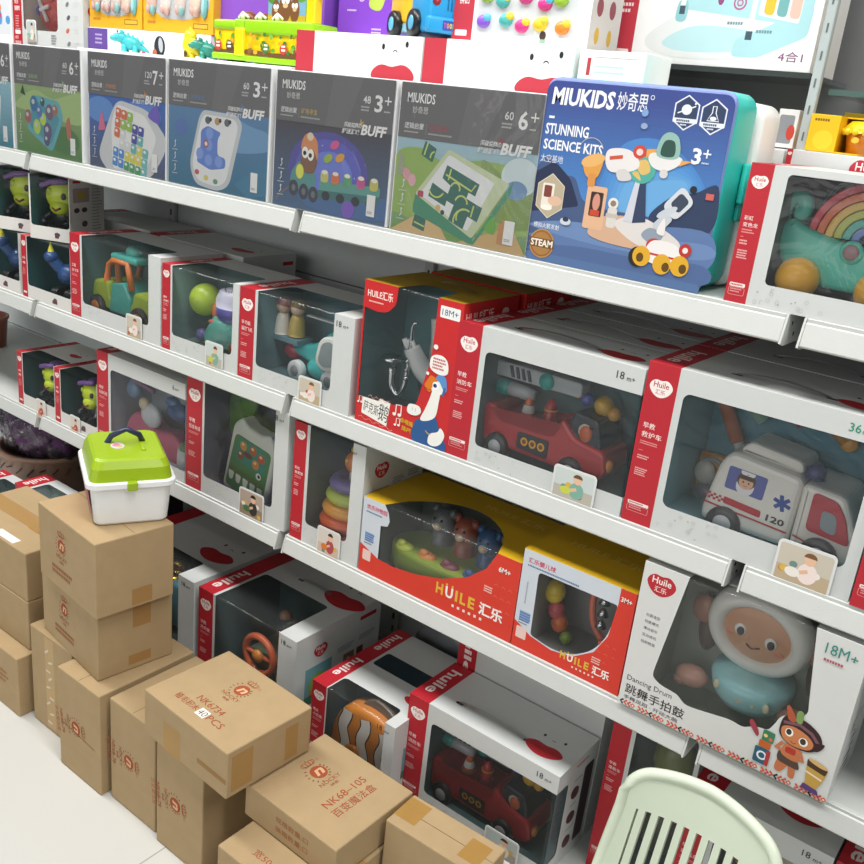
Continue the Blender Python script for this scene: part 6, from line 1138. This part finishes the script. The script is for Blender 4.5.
mb = MB(); f = front(mb, 0, .18, 0); R_ = random.Random(4)
for x0, x1 in ((.8, 6.2), (10, 25.6)):
    n = int((x1-x0)*2.2)
    f.p(smooth2([(x0, 1.4), (x0, 2.2), ((x0+x1)/2, 1.9), (x1, 2.4), (x1, 1.3)]), '#6a4a2a')
    for i in range(n): f.e(R_.uniform(x0, x1), R_.uniform(1.7, 4.7), R_.uniform(.25, .6), R_.uniform(.25, .5), R_.choice(['#5f9a2c', '#3f7a3a', '#8a5a34', '#c4463c', '#d8a02c', '#7fb43a']))
for x, c in ((1.8, '#c0403a'), (5, '#5a4634'), (19.6, '#c0403a'), (15, '#3f7a3a')): f.e(x, 2.6, .95, .85, c); f.r(x-.5, 2.3, 1.0, .34, '#efe6d8'); f.r(x-.5, 2.9, 1.0, .3, '#efe6d8')
mb.out('printed_sides', t, 'printed garden scene')
for k in range(3):
    mb = MB(); mb.ball((7.2+k*4.6, 3, 7.2-.2*k), (1.9, 1.5, 1.3), K('#7a4526')); mb.tube([(5.8+k*4.6, 1.7, 7.3), (7.2+k*4.6, 1.4, 8.1), (8.6+k*4.6, 1.7, 7.3)], .25, K('#efe9e0')); mb.ball((7.2+k*4.6, 1.5, 7.4), .5, K('#e4dcd0')); mb.out('mole_head', t)
mb = MB(); mb.box(13.6, 1.6, 6.8, 23.6, 2.2, 12.6, P('#6fae5a'), .2); f = front(mb, 13.8, 1.58, 7); f.r(0, 0, 9.6, 5.4, '#7aa8c4'); f.e(1.2, 4, 1.6, 1.4, '#4f8a3a'); f.e(8.4, 4.4, 1.6, 1.4, '#5f9a3a'); f.r(0, 0, 9.6, 1, '#c9a82c')
for x, s in ((2, .9), (4.4, 1.3), (6.8, 1)): f.e(x, 1.8*s, 1.2*s, 1.9*s, '#7a5030'); f.e(x-.4*s, 2.5*s, .38*s, .42*s, '#efece6'); f.e(x+.4*s, 2.5*s, .38*s, .42*s, '#efece6'); f.e(x, 1.9*s, .5*s, .3*s, '#d4b48a')
mb.out('picture_board', t, 'printed mole picture'); mb = MB(); mb.box(23.6, 1.4, 6.8, 25.8, 3.4, 15, yl, .3); mb.box(23.6, 1.4, 11.6, 28.4, 3.2, 13.2, yl, .3); mb.out('yellow_post', t, 'yellow post')
for x in (4, 12, 22):
    mb = MB(); mb.lathe([(.9, 0), (.9, 5)], (x, 1, .9), K('#2a2b2e'), 'y', 14); mb.out('wheel', t)
t, mb, f = plain('toy_box', 'tall purple game box behind the lime train', .405, .222, S2, 31, 46, 18, '#8a54c4'); f.r(1, 38, 9, 7, '#b9d4e4', .5); f.e(4.5, 40, 2.4, 2, '#d8b48a'); f.r(24.4, 28, 4, 12, '#e4c8a0', .4); mb.out('printing', t)
t, mb, f = plain('toy_box', 'purple box with white lettering behind the toy truck', .74, .235, S2+.3075, 19.4, 22, 14, '#8448c8'); f.arc(6, 7.6, .8, 30, 330, .16, '#e9e0f4'); f.l([(6.6, 8), (7.4, 9.2)], .16, '#e9e0f4'); f.fine(2.4, 5, 3, 1, '#d8c8f0', .3); f.fine(9, 1.8, 3, 2, '#d8c8f0', .3, .6); f.p(smooth2([(8, 6), (9, 9), (12, 9), (11, 5.4)]), '#b9cf5a'); mb.out('printing', t)
# tool truck
t = thing('toy_truck', 'blue and yellow toy truck on the white box', 'toy truck', (1.03, .17, S2+.3085), math.radians(-28)); bl, yl = K('#2ea0dc'), K('#f2c12c')
mb = MB(); mb.box(1, -4.8, .9, 9.2, 4.8, 8.4, bl, .6, 3, True); mb.box(8.4, -5.2, .7, 9.8, 5.2, 3.2, bl, .4, 3, True); mb.out('cab', t, 'blue cab')
mb = MB(); mb.box(-9, -4.6, 2.4, 1, 4.6, 10, yl, .6, 3, True); mb.box(-8.6, -4.4, .9, 1.2, 4.4, 2.4, K('#8fc4d8'), .2); mb.box(2, -4.4, 8.2, 8.6, 4.4, 10.4, yl, .5, 3, True); mb.out('cargo_bed', t, 'yellow cargo bed')
mb = MB(); d = D(mb, (9.83, -5.2, 0), (0, 1, 0), (0, 0, 1)); d.kind = 'plastic'; d.r(2.6, 1.2, 5.6, 1.5, '#3a58b0', .15)
for i, (ch, c) in enumerate(zip('TOOL TRUCK', ['#d8489a', '#e8a02c', '#e8d42c', '#5fc04a', '', '#c87ad8', '#e8a02c', '#e85a4a', '#5fc04a', '#8a7ae0'])):
    if ch != ' ': d.t(2.8+i*.53, 1.55, .8, ch, c, .44, .05)
d = D(mb, (9.23, -5.2, 0), (0, 1, 0), (0, 0, 1), d.cnt); d.kind = 'plastic'
for i in range(6): d.r(3.4+i*.62, 4.2, .3, 2.6, '#1d6fa4', .1)
d.fine(4.6, 3.5, .9, 1, '#1d5f94', .3)
for y_ in (1.4, 9): d.e(y_, 5.6, .75, .8, '#8c2a34'); d.e(y_+.1, 5.8, .35, .4, '#c8505a')
d.r(.4, 7.4, 9.6, .5, '#f2c12c'); mb.out('grille_and_plate', t)
for x_ in (-5.4, 3.6):
    for y_ in (-5, 5): wheel(t, x_, y_, 2.2, 2.2, 1.5, '#5fb4dc', '#1d1e21')
mb = MB(); d = front(mb, -7, -4.62, 3.4); d.kind = 'plastic'; d.l([(0, .4), (.8, .9), (1.6, .4), (2.4, .9), (3.2, .4)], .3, '#b98a1c'); mb.out('side_emblem', t)
# shape sorter tray box and play gym box
t = thing('toy_box', 'white box with a grey tray of coloured pieces in the top row', 'toy box', (1.112, .118, S2+.3075), group='white boxes in the top row')
mb = MB(); mb.box(0, 0, 0, 25.6, 9.5, 24, P('#f0f1f0'), .1); mb.out('box_shell', t); mb = MB(); f = front(mb, 0, -.012, 0); f.r(0, 0, 4.0, 24, '#c03a48'); f.t(1.0, 5.6, 1.1, '拼图', '#f4e6e2', 1.9, .02); f.r(.6, .8, 2.4, .9, '#f4e6e2', .2); f.p(rrect(4.8, 1.2, 18.4, 24-2, 1.2), '#cfd3d6'); f.r(16, .2, 4.6, 2.4, '#e6e8e8', .4).e(17.6, 1.4, .6, .7, '#4a3a34').r(17.1, .3, 1.1, .6, '#8fae9a', .2)
s = rside(mb, 25.61, 0, 0); s.r(0, 0, 9.5, 24, '#c9c2bd')
for i in range(4): s.e(2.4+4*(i % 2), 6+5*(i//2), 1.0, 1.3, '#8a3a44'); s.e(2.4+4*(i % 2), 2, .7, 1.2, '#c9a02c'); s.fine(1.4+4*(i % 2), 9+5*(i//2), 2.4, 1, '#8f8a88', .3)
mb.out('printing', t)
R_ = random.Random(21)
for i in range(13):
    x, z = 6.6+(i % 5)*3.5+R_.uniform(-.6, .6), 2.9+(i//5)*3.4+R_.uniform(-.5, .5); c = R_.choice(['#d83a8a', '#e8c82c', '#4fa8d8', '#e88a2c', '#8a5ad0', '#b8487a', '#9fc43a', '#4fb4b0'])
    mb = MB(); mb.ball((x, -.1, z), (1.3, .7, 1.0), K(c)); mb.ball((x+.7, -.2, z+.5), (.7, .6, .7), K(R_.choice(['#e8c82c', '#d8d03a', '#b8487a', '#5fb8d8']))); mb.out('sorting_piece', t)
t = thing('toy_box', 'white play gym box printed with a pale blue baby gym, 4合1', 'toy box', (1.337, .248, 1.4895), group='white boxes in the top row')
mb = MB(); mb.box(0, 0, 0, 32.6, 12, 26, P('#f0f1f0'), .1); mb.out('box_shell', t); mb = MB(); f = front(mb, 0, -.012, 0); f.r(0, 0, 4.0, 26, '#c03a48'); f.r(.6, .9, 2.8, .9, '#f4e6e2', .2); f.fine(1.2, 9, 2, 3, '#f4e6e2', .5, .9)
pb = '#a9d4da'; f.p(smooth2([(6, 3.2), (8, 5.4), (14, 8.2), (26, 7.6), (31, 5), (24, 1.6), (14, .9), (8, 1.6)]), '#e0e4e4'); f.p(smooth2([(9, 3.2), (14, 5.6), (23, 5.2), (25, 3.6), (20, 2.2), (12, 2.0)]), '#b9dde2'); f.p(roundpoly([(11, 8), (31, 6), (31.4, 11), (25, 12), (12, 10)], 1), pb); f.p(roundpoly([(20.4, 1.6), (24.4, 1.6), (31.2, 4.8), (31.4, 9), (24, 5.4), (20.6, 4)], .8), pb); f.p(smooth2([(10.6, 6.4), (12.2, 6.4), (12.2, 9), (10.8, 9)]), '#8fc4cc')
f.l([(11.4, 7.6), (12.2, 20)], .8, '#dfe4e4'); f.l([(22.6, 4.2), (22.8, 20)], .8, '#dfe4e4'); f.r(11, 7.2, .9, 1.2, '#3f5560'); f.r(22.1, 4, 1.0, 1.2, '#3f5560'); f.ring(20.4, 9.0, 1.0, .25, '#b85a8a'); f.ring(20.4, 9.0, .5, .2, '#b85a8a'); f.e(17.4, 9.6, .5, 1.0, '#8a4a7a')
f.p(roundpoly([(23.4, 7.4), (29.6, 6.4), (29.8, 12), (23.6, 12)], .4), '#d9dcdc')
for i, c in enumerate(('#d8b83a', '#6fa8a8', '#d8b8a8')): f.p(roundpoly([(24.2+i*1.9, 7.6-.2*i), (25.7+i*1.9, 7.4-.2*i), (25.8+i*1.9, 11.4), (24.3+i*1.9, 11.4)], .6), c)
f.fine(19, 6, 3, 1, '#6f8f98', .4); f.fine(23.6, 5, 3, 1, '#6f8f98', .4); f.t(27.6, 1.3, 1.4, '4合1', '#8a4a7a', 3.6, .0); mb.out('printing', t)
# ---------------------------------------------------------------- brown shipping cartons in front of the base shelf
KR = surf('kraft', '#b09874'); PR = '#a3563a'; DK = '#7c4a38'
def nocky(d, x, y, s, code, name, rot=0, full=True, sticker=False):
    """printed crest: crown over a roundel between laurel sprays, brand, code and product name"""
    q = d.sub(x, y, rot, s); q.kind = 'kraft'
    q.c(0, 0, 1.75, PR); q.t(0, -.85, 1.7, 'n', '#d8b08a', 1.9, .03, 0, .3, 'c')
    for sx in (-1, 1):
        for k in range(6):
            a = math.radians(-60+k*21); px, py = sx*2.35*cos(a), 2.35*sin(a)-.1; q.sub(px, py, math.degrees(a)*sx+(90 if sx > 0 else 90)+30).p([(-.1, 0), (.16, .22), (.1, .62), (-.16, .3)], DK)
    c = q.sub(0, 2.3); 
    for k in range(3): c.arc(-.75+k*.75, .75, .42, 0, 360, .12, PR, .6)
    c.r(-1.2, 0, 2.4, .28, PR); c.arc(-1.15, .8, .45, 60, 300, .12, PR); c.arc(1.15, .8, .45, -120, 120, .12, PR); c.c(0, 1.6, .14, PR)
    if full: q.ring(2.3, 2.9, .3, .07, '#b0683f')
    q.t(-2.6, -3.5, .95, 'NOCKY', PR, 5.2, .0); q.t(-.95, -4.6, .75, '纳奇', PR, 1.9, .0)
    if code: q.t(-3.2, -6.3, 1.2, code, PR, 6.4, .0)
    if name: q.t(-3.4, -8.2, 1.35, name, PR, 6.9, .0)
def carton(label, x, y, z, w, d, h, rz=0, tape=True, fr=None, sd=None, tp=None, seam='y', grp='brown shipping cartons in front of the shelf', flaps=True):
    t = thing('shipping_carton', label, 'carton', (x, y, z), rz, group=grp)
    mb = MB(); mb.box(0, 0, 0, w, d, h, KR, .28, 2); mb.out('carton_body', t)
    mb = MB(); f = front(mb, 0, -.012, 0); f.kind = 'kraft'; s = rside(mb, w+.012, 0, 0); s.kind = 'kraft'; u = topf(mb, 0, 0, h+.012); u.kind = 'kraft'
    dark = '#5c452c'
    if seam == 'y': u.r(w/2-.05, .2, .1, d-.4, dark)
    if seam == 'x': u.r(.2, d/2-.05, w-.4, .1, dark)
    if fr: fr(f, w, h)
    if sd: sd(s, d, h)
    if tp: tp(u, w, d)
    if f.cnt[0]+s.cnt[0]+u.cnt[0] > 3: mb.out('printing', t)
    if tape:
        tm = surf('vinyl', '#ab8754'); mb = MB(); L_ = min(5, h*.4)
        if seam == 'y':
            for yy in (0, d): mb.box(w/2-2.2, yy-.03, h-L_, w/2+2.2, yy+.03, h+.02, tm)
            mb.box(w/2-2.2, -.02, h+.02, w/2+2.2, d+.02, h+.035, tm)
        else:
            for xx in (0, w): mb.box(xx-.03, d/2-2.2, h-L_, xx+.03, d/2+2.2, h+.02, tm)
            mb.box(-.02, d/2-2.2, h+.02, w+.02, d/2+2.2, h+.035, tm)
        mb.out('packing_tape', t)
    return t
def crest_front(f, w, h): nocky(f, w/2, h*.62, min(w/8.5, h/15), 'NK6801', '拼装积木')
def crest_side_text(rot): return lambda f, w, h: nocky(f, w*.42, h*.5, .72*min(1.2, h/20), 'NK68-79', '百变魔法盒', rot)
wide = lambda f, w, h: (nocky(f, w*.42, h*.62, h/19, '', ''), f.fine(w*.24, h*.26, w*.46, 2, '#a0704a', .7, 1.1))
# left column
carton('bottom carton of the column cut off by the left frame edge', .10, -.315, .0, 32, 22, 15.2, 0, True, fr=lambda f, w, h: f.fine(24, 9, 4, 3, '#a0704a', .7, 1.2), seam='x')
carton('middle carton of the column cut off by the left frame edge', .09, -.277, .1525, 31.8, 20, 12.2, 0, True, seam='x')
carton('top carton of the column at the left frame edge, white label', .085, -.276, .275, 32.2, 19, 11.8, 0, True, seam='x', tp=lambda u, w, d: (u.r(21, 7, 5, 4.6, '#a1793f'), u.r(18, .6, 8, 2.0, '#e9e7e0')))
carton('upright carton with shiny tape, behind the stacked pair', .441, -.292, 0, 16, 20, 24.4, 0, False, fr=lambda f, w, h: [f.r(5.6, .8, 3.4, 23, '#bfa47a')]+[f.sub(5.8+(i % 2), 2+i*2.2, 20*(i % 3)).r(0, 0, 1.7, .5, '#d8ccb6') for i in range(9)], seam='x')  # small pale marks on the tape are glints painted as colour
# stacked pair with the green case
carton('upright carton under the two stacked cartons', .612, -.332, 0, 14.6, 23, 24, 0, False, fr=lambda f, w, h: (crest_side_text(-82)(f, w, h), f.l([(1, 11.2), (12.5, 10.2)], .14, '#8a6a44')), seam='y')
r7 = math.radians(-6.5)
carton('lower carton of the stacked pair below the green case', .475, -.279, .2405, 24.2, 16.6, 15.6, r7, False, fr=wide, sd=lambda s, d, h: (s.r(d*.46, h*.62, 4, 5.6, '#a68151'), s.r(d*.4, 1.2, 5, 2.2, '#a68151')), seam='x', tp=lambda u, w, d: u.r(.5, d/2-.4, w-1, .16, '#6b5236'))
carton('upper carton of the stacked pair, holding the green case', .503, -.297, .397, 23.4, 16.8, 16.2, r7*.9, False, fr=wide, sd=lambda s, d, h: s.r(d*.45, .6, 4.4, 3.6, '#a68151'), seam='x', tp=lambda u, w, d: u.r(9, d-5, 4.6, 5, '#ab8754'))
carton('upright carton between the stacked pair and the wide top carton', .772, -.318, 0, 14.4, 21, 24, 0, False, fr=crest_side_text(-88), seam='y')
carton('upright carton under the wide 40PCS carton', .932, -.327, 0, 13.4, 21, 23.9, 0, False, fr=crest_side_text(-84), seam='y')
def top40(u, w, d):
    nocky(u, 12.0, 12.8, .88, '', '', 0); u.t(8.4, 5.2, 1.5, 'NK6734', PR, 7.0, .0); u.t(5.0, 2.8, 1.6, '植毛积木', PR, 6.2, .0); u.r(11.5, 2.5, 2.4, 2.0, '#e9e6dc'); u.t(11.7, 2.8, 1.4, '40', '#55514a', 2.0, .0); u.t(14.2, 2.8, 1.5, 'PCS', PR, 4.0, .0)
def top105(u, w, d):
    nocky(u, 7.0, 11.1, .95, '', '', 90); q = u.sub(0, 0, 90); q.t(5.6, -14.7, 1.6, 'NK68–105', PR, 10.2, .0); q.t(5.4, -17.4, 1.9, '百变魔法盒', PR, 10.2, .0)
carton('wide carton marked 40PCS lying across two upright cartons', .905, -.334, .2405, 24.2, 19.2, 9.6, -.045, False, seam='none', tp=top40, sd=lambda s, d, h: (s.r(1.0, 1, 4.6, 7.4, '#ab8754'), s.r(13, 1, 3, 7, '#ab8754')), fr=lambda f, w, h: (f.r(6, 0, 5, 6, '#b29160'), f.r(16, 3, 8, 1, '#9d7c50')))
carton('wide low carton with a red crest, right of the 40PCS carton', 1.133, -.288, .1665, 22.4, 19.6, 6.9, -.02, False, seam='none', tp=top105, fr=lambda f, w, h: (f.t(8, 3.6, 1.2, '规格数量:口', '#a0704a', 8), f.t(8, 1.6, 1.2, '装箱数量:口', '#a0704a', 8)))
carton('carton under the wide low crested carton at the bottom frame edge', 1.155, -.367, 0, 21, 25, 16.5, 0, True, seam='x', tp=lambda u, w, d: u.sub(5.6, 2.6, 0).t(0, 0, 1.6, '宽50', PR, 4, .0))
carton('narrow upright carton before the lower fire engine box', 1.372, -.186, 0, 19.2, 8.2, 24, .04, False, seam='x', tp=lambda u, w, d: (u.r(.1, 2.0, 4.4, 5.4, '#a58046'), u.r(13.6, 1.6, 4, 5, '#a58046')))

# ---------------------------------------------------------------- green lidded case on the stacked cartons
def green_case():
    rz = math.radians(62); t = thing('storage_case', 'white storage case with a lime green lid and dark blue handle', 'storage case', (.678, -.292, .5605), rz); t.scale = (1.2, 1.15, 1.15)
    wh, gr, nv = K('#eceff0'), K('#97b41a'), K('#27304f')
    w, d = 13.0, 16.5
    def loft(mb, rings, m, n=5):
        vs = []; fs = []; k = None
        for (a, r, z) in rings:
            pts = rrect(w/2-a[0]/2, d/2-a[1]/2, a[0], a[1], r, n); k = len(pts); vs += [(x, y, z) for x, y in pts]
        for j in range(len(rings)-1):
            for i in range(k): fs.append((j*k+i, j*k+(i+1) % k, (j+1)*k+(i+1) % k, (j+1)*k+i))
        fs.append(tuple(range(k))[::-1]); fs.append(tuple((len(rings)-1)*k+i for i in range(k))); mb.add(vs, fs, m, False)
    mb = MB(); loft(mb, [((11.0, 14.2), 1.2, 0), ((11.6, 14.8), 1.4, .4), ((12.6, 16), 1.5, 6.6), ((12.7, 16.1), 1.5, 7.2)], wh)
    loft(mb, [((13.6, 17), 1.7, 6.9), ((14.0, 17.4), 1.8, 7.1), ((14.0, 17.4), 1.8, 7.9), ((13.7, 17.1), 1.7, 8.1)], wh); mb.out('box_body', t)
    mb = MB(); loft(mb, [((12.9, 16.2), 1.5, 7.9), ((12.8, 16.1), 1.5, 8.4), ((12.2, 15.4), 1.5, 10.2), ((11.2, 14.0), 1.6, 11.4), ((10.4, 13), 1.6, 11.7), ((10.2, 12.6), 1.6, 11.7)], gr)
    mb.box(w/2-.8, -.9, 6.7, w/2+.8, .5, 8.2, gr, .2); mb.box(w/2-3, 1.2, 8.4, w/2+3, 1.8, 10.6, gr, .3); mb.box(w/2+2.0, 4.6, 11.3, w/2+2.8, 8.4, 12.0, gr, .2); mb.out('lid', t, 'lime green lid')
    mb = MB(); mb.tube([(w/2-2.9, d/2+1.4, 11.4), (w/2-2.2, d/2+.9, 13.0), (w/2+.1, d/2+.2, 14.4), (w/2+2.2, d/2+.9, 13.0), (w/2+2.9, d/2+1.4, 11.4)], .5, nv, 10); mb.out('handle', t, 'dark blue handle')
    mb = MB(); topf(mb, w/2-1.4, d/2-.6, 11.72).e(0, 0, 1.1, 1.5, '#d8c8d4').e(-.2, .2, .6, .7, '#d88a9a').e(.3, -.5, .5, .4, '#b8b45a'); q = D(mb, (.42, d-1.4, .8), (0, -1, 0), (-.08, 0, 1)); q.r(0, 0, d-3.4, 5.4, '#b8586a', .5); q.e(4, 3, 2, 1.6, '#d8a0a8'); q.e(9, 2.4, 2.2, 1.4, '#8a4a6a'); mb.out('stickers', t)
green_case()

# ---------------------------------------------------------------- pale green plastic chair
def chair():
    t = thing('plastic_chair', 'pale green plastic chair with a slatted back', 'chair', (1.889, -.268, 0)); m = K('#ccd6c2')
    hw = 9.9
    def Pt(u, z): return (u+(-.06*(z-52)*0), -1.6*(u/hw)**2*1.0+.9+.20*(z-52), z)   # back leans away from the sitter, bowed
    mb = MB(); zt = lambda u: 62.6+1.9*(1-abs(u/hw)**2.2)-.9*max(0, u/hw)
    # outline strips of the back: top band, side bars, slats, bottom bar
    def patch(fn, nu, nv, th=1.0):
        vs = []; fs = []
        for s_ in (0, 1):
            for i in range(nu+1):
                for j in range(nv+1):
                    x, y, z = fn(i/nu, j/nv); vs.append((x, y+(th if s_ else 0), z))
        N_ = (nu+1)*(nv+1); I = lambda s_, i, j: s_*N_+i*(nv+1)+j
        for i in range(nu):
            for j in range(nv): fs += [(I(0, i, j), I(0, i+1, j), I(0, i+1, j+1), I(0, i, j+1)), (I(1, i, j), I(1, i, j+1), I(1, i+1, j+1), I(1, i+1, j))]
        for i in range(nu): fs += [(I(0, i, 0), I(1, i, 0), I(1, i+1, 0), I(0, i+1, 0)), (I(0, i, nv), I(0, i+1, nv), I(1, i+1, nv), I(1, i, nv))]
        for j in range(nv): fs += [(I(0, 0, j), I(0, 0, j+1), I(1, 0, j+1), I(1, 0, j)), (I(0, nu, j), I(1, nu, j), I(1, nu, j+1), I(0, nu, j+1))]
        mb.add(vs, fs, m, False)
    def edge(u):                      # rounded upper corners
        a = min(1, (hw-abs(u))/2.6); return zt(u)-2.6*(1-math.sqrt(max(0, 1-(1-a)**2)))
    patch(lambda a, b: Pt(-hw+2*hw*a, (58.4+.5*(1-abs(2*a-1)**2))+(edge(-hw+2*hw*a)-58.7)*b), 40, 6)
    patch(lambda a, b: Pt(-hw-3*(1-b)*.55+(2.0+.9*(1-b))*a, 34+24.7*b), 3, 14); patch(lambda a, b: Pt(hw-2.0+(2.0+.9*(1-b))*a+3*(1-b)*.15, 34+24.7*b), 3, 14)
    n = 10
    for k in range(n):
        u = -hw+2.7+k*(2*hw-5.4)/(n-1); patch(lambda a, b, u=u: Pt(u-.43+.86*a-(1-b)*1.2*(-u/hw*.4+.3), 34+24.9*b), 1, 12, .8)
    # rolled rim
    rim = [Pt(u, edge(u)-.15) for u in [-hw+.02+(2*hw-.04)*i/50 for i in range(51)]]; rim = [(-hw-1.6, Pt(-hw, 36)[1], 36), (-hw-.5, Pt(-hw, 52)[1], 52)]+[Pt(-hw, 58)]+rim+[Pt(hw, 58), (hw+.5, Pt(hw, 50)[1], 50), (hw+1, Pt(hw, 36)[1], 36)]
    mb.tube([(x, y+.45, z) for x, y, z in rim], .75, m, 10); mb.out('backrest', t)
    mb = MB(); mb.prism(rrect(-14.5, -28, 29, 29, 4), 31.5, 34, m, 'xy', .8, 3, True); mb.out('seat', t)
    for sx in (-1, 1):
        for y0, y1 in ((-26, -29), (-1, 1.5)):
            mb = MB(); mb.tube([(sx*12.4, y0, 32.4), (sx*14.6, y1, .8)], 1.7, m, 12, False, (1.15, .8)); mb.lathe([(1.5, 0), (1.5, .9)], (sx*14.6, y1, 0), K('#b4bfa8'), 'z', 14); mb.out('leg', t)
chair()

# ---------------------------------------------------------------- far left bay
mb = MB(); mb.lathe([(0, 0), (5.6, 0), (6.4, 8.6), (6.8, 8.8), (6.8, 9.6), (6.1, 9.6), (5.6, 2)], (0, 0, 0), K('#a5604c'), 'z', 28); tag(mb.out('plastic_tub', None, None, (-.66, .215, S4+.0005)), 'salmon pink tub on the third shelf at the left frame edge', 'tub')
t = thing('wrapped_bundle', 'purple soft toy bundle in clear plastic on a beige tub at the left edge', 'bundle', (-.30, .2, S5+.0005))
mb = MB(); mb.lathe([(11, 0), (12.6, 10), (14, 21), (14.6, 21.4), (14.6, 22.6), (13, 22.6), (12.4, 8)], (0, 0, 0), K('#a5826e'), 'z', 36)
for k in range(14):
    a = PI+k*PI/13; mb.tube([(14.3*cos(a), 14.3*sin(a), 18+.9*sin(k*2)), (14.0*cos(a+.12), 14.0*sin(a+.12), 19.4)], .22, K('#6d4a42'))
mb.out('tub', t, 'beige tub')
mb = MB(); bm = bmesh.new(); bmesh.ops.create_icosphere(bm, subdivisions=4, radius=1)
for v in bm.verts:
    n_ = v.co.copy(); k = 1+.05*sin(9*n_.x+2*n_.z)+.05*sin(11*n_.y+7*n_.z)+.03*sin(23*n_.x-17*n_.y); v.co = V((n_.x*15*k, n_.y*11*k, 28+n_.z*10*k))
mb.bm(bm, surf('cloth', '#6b4a72'), True); mb.out('purple_plush', t, 'dark purple plush')
mb = MB(); bm = bmesh.new(); bmesh.ops.create_icosphere(bm, subdivisions=4, radius=1)
for v in bm.verts:
    n_ = v.co.copy(); k = 1+.05*sin(13*n_.x+5*n_.z)+.05*sin(17*n_.y-9*n_.z)+.04*sin(31*n_.z+12*n_.x); v.co = V((n_.x*16.4*k, n_.y*12*k, 28.5+n_.z*10.6*k))
mb.bm(bm, film('crinkled_plastic', .05, 1.0, 16, '#f4f2f6', 1.0), True); mb.out('plastic_wrap', t, 'crinkled clear plastic wrap')
mb = MB(); mb.box(0, 0, 0, 15, 12, 36, P('#2c2226'), .2); d = front(mb, 0, -.02, 0); d.r(11, 2, 3.6, 30, '#4a2229'); tag(mb.out('dark_box', None, None, (.03, .2, S5+.0005)), 'tall dark maroon box behind the purple bundle', 'box')
b = huile_box('red-striped box with a dark top window behind the left cartons', -.06, 28, 24.2, 9, S5, y=-.04, title=('早教', '水枪'), win=(6, 3, 24, 24.2), topwin=6, sw=5, tcol='#7f9a9a', grp=ROW5, seed=51, notes=False, age='')
b = huile_box('small red-striped box at the left edge with a dark teal window', -.245, 17, 20, 9, S5, y=-.06, title=('多彩', '蜥蜴'), win=(5.6, 3, 15, 20), topwin=6, sw=4.6, tcol='#17383b', grp=ROW5, seed=52, notes=False, age='')
mb = MB(); bm = bmesh.new(); bmesh.ops.create_icosphere(bm, subdivisions=3, radius=1)
for v in bm.verts: n_ = v.co.copy(); k = 1+.08*sin(7*n_.x+3*n_.z)+.06*sin(9*n_.y); v.co = V((n_.x*9*k, n_.y*4.6*k, 11+n_.z*11*k))
mb.bm(bm, surf('plastic', '#6d7276'), True); tag(mb.out('grey_parcel', None, None, (1.13, .325, S5+.004)), 'grey plastic-wrapped parcel behind the clownfish box', 'parcel')
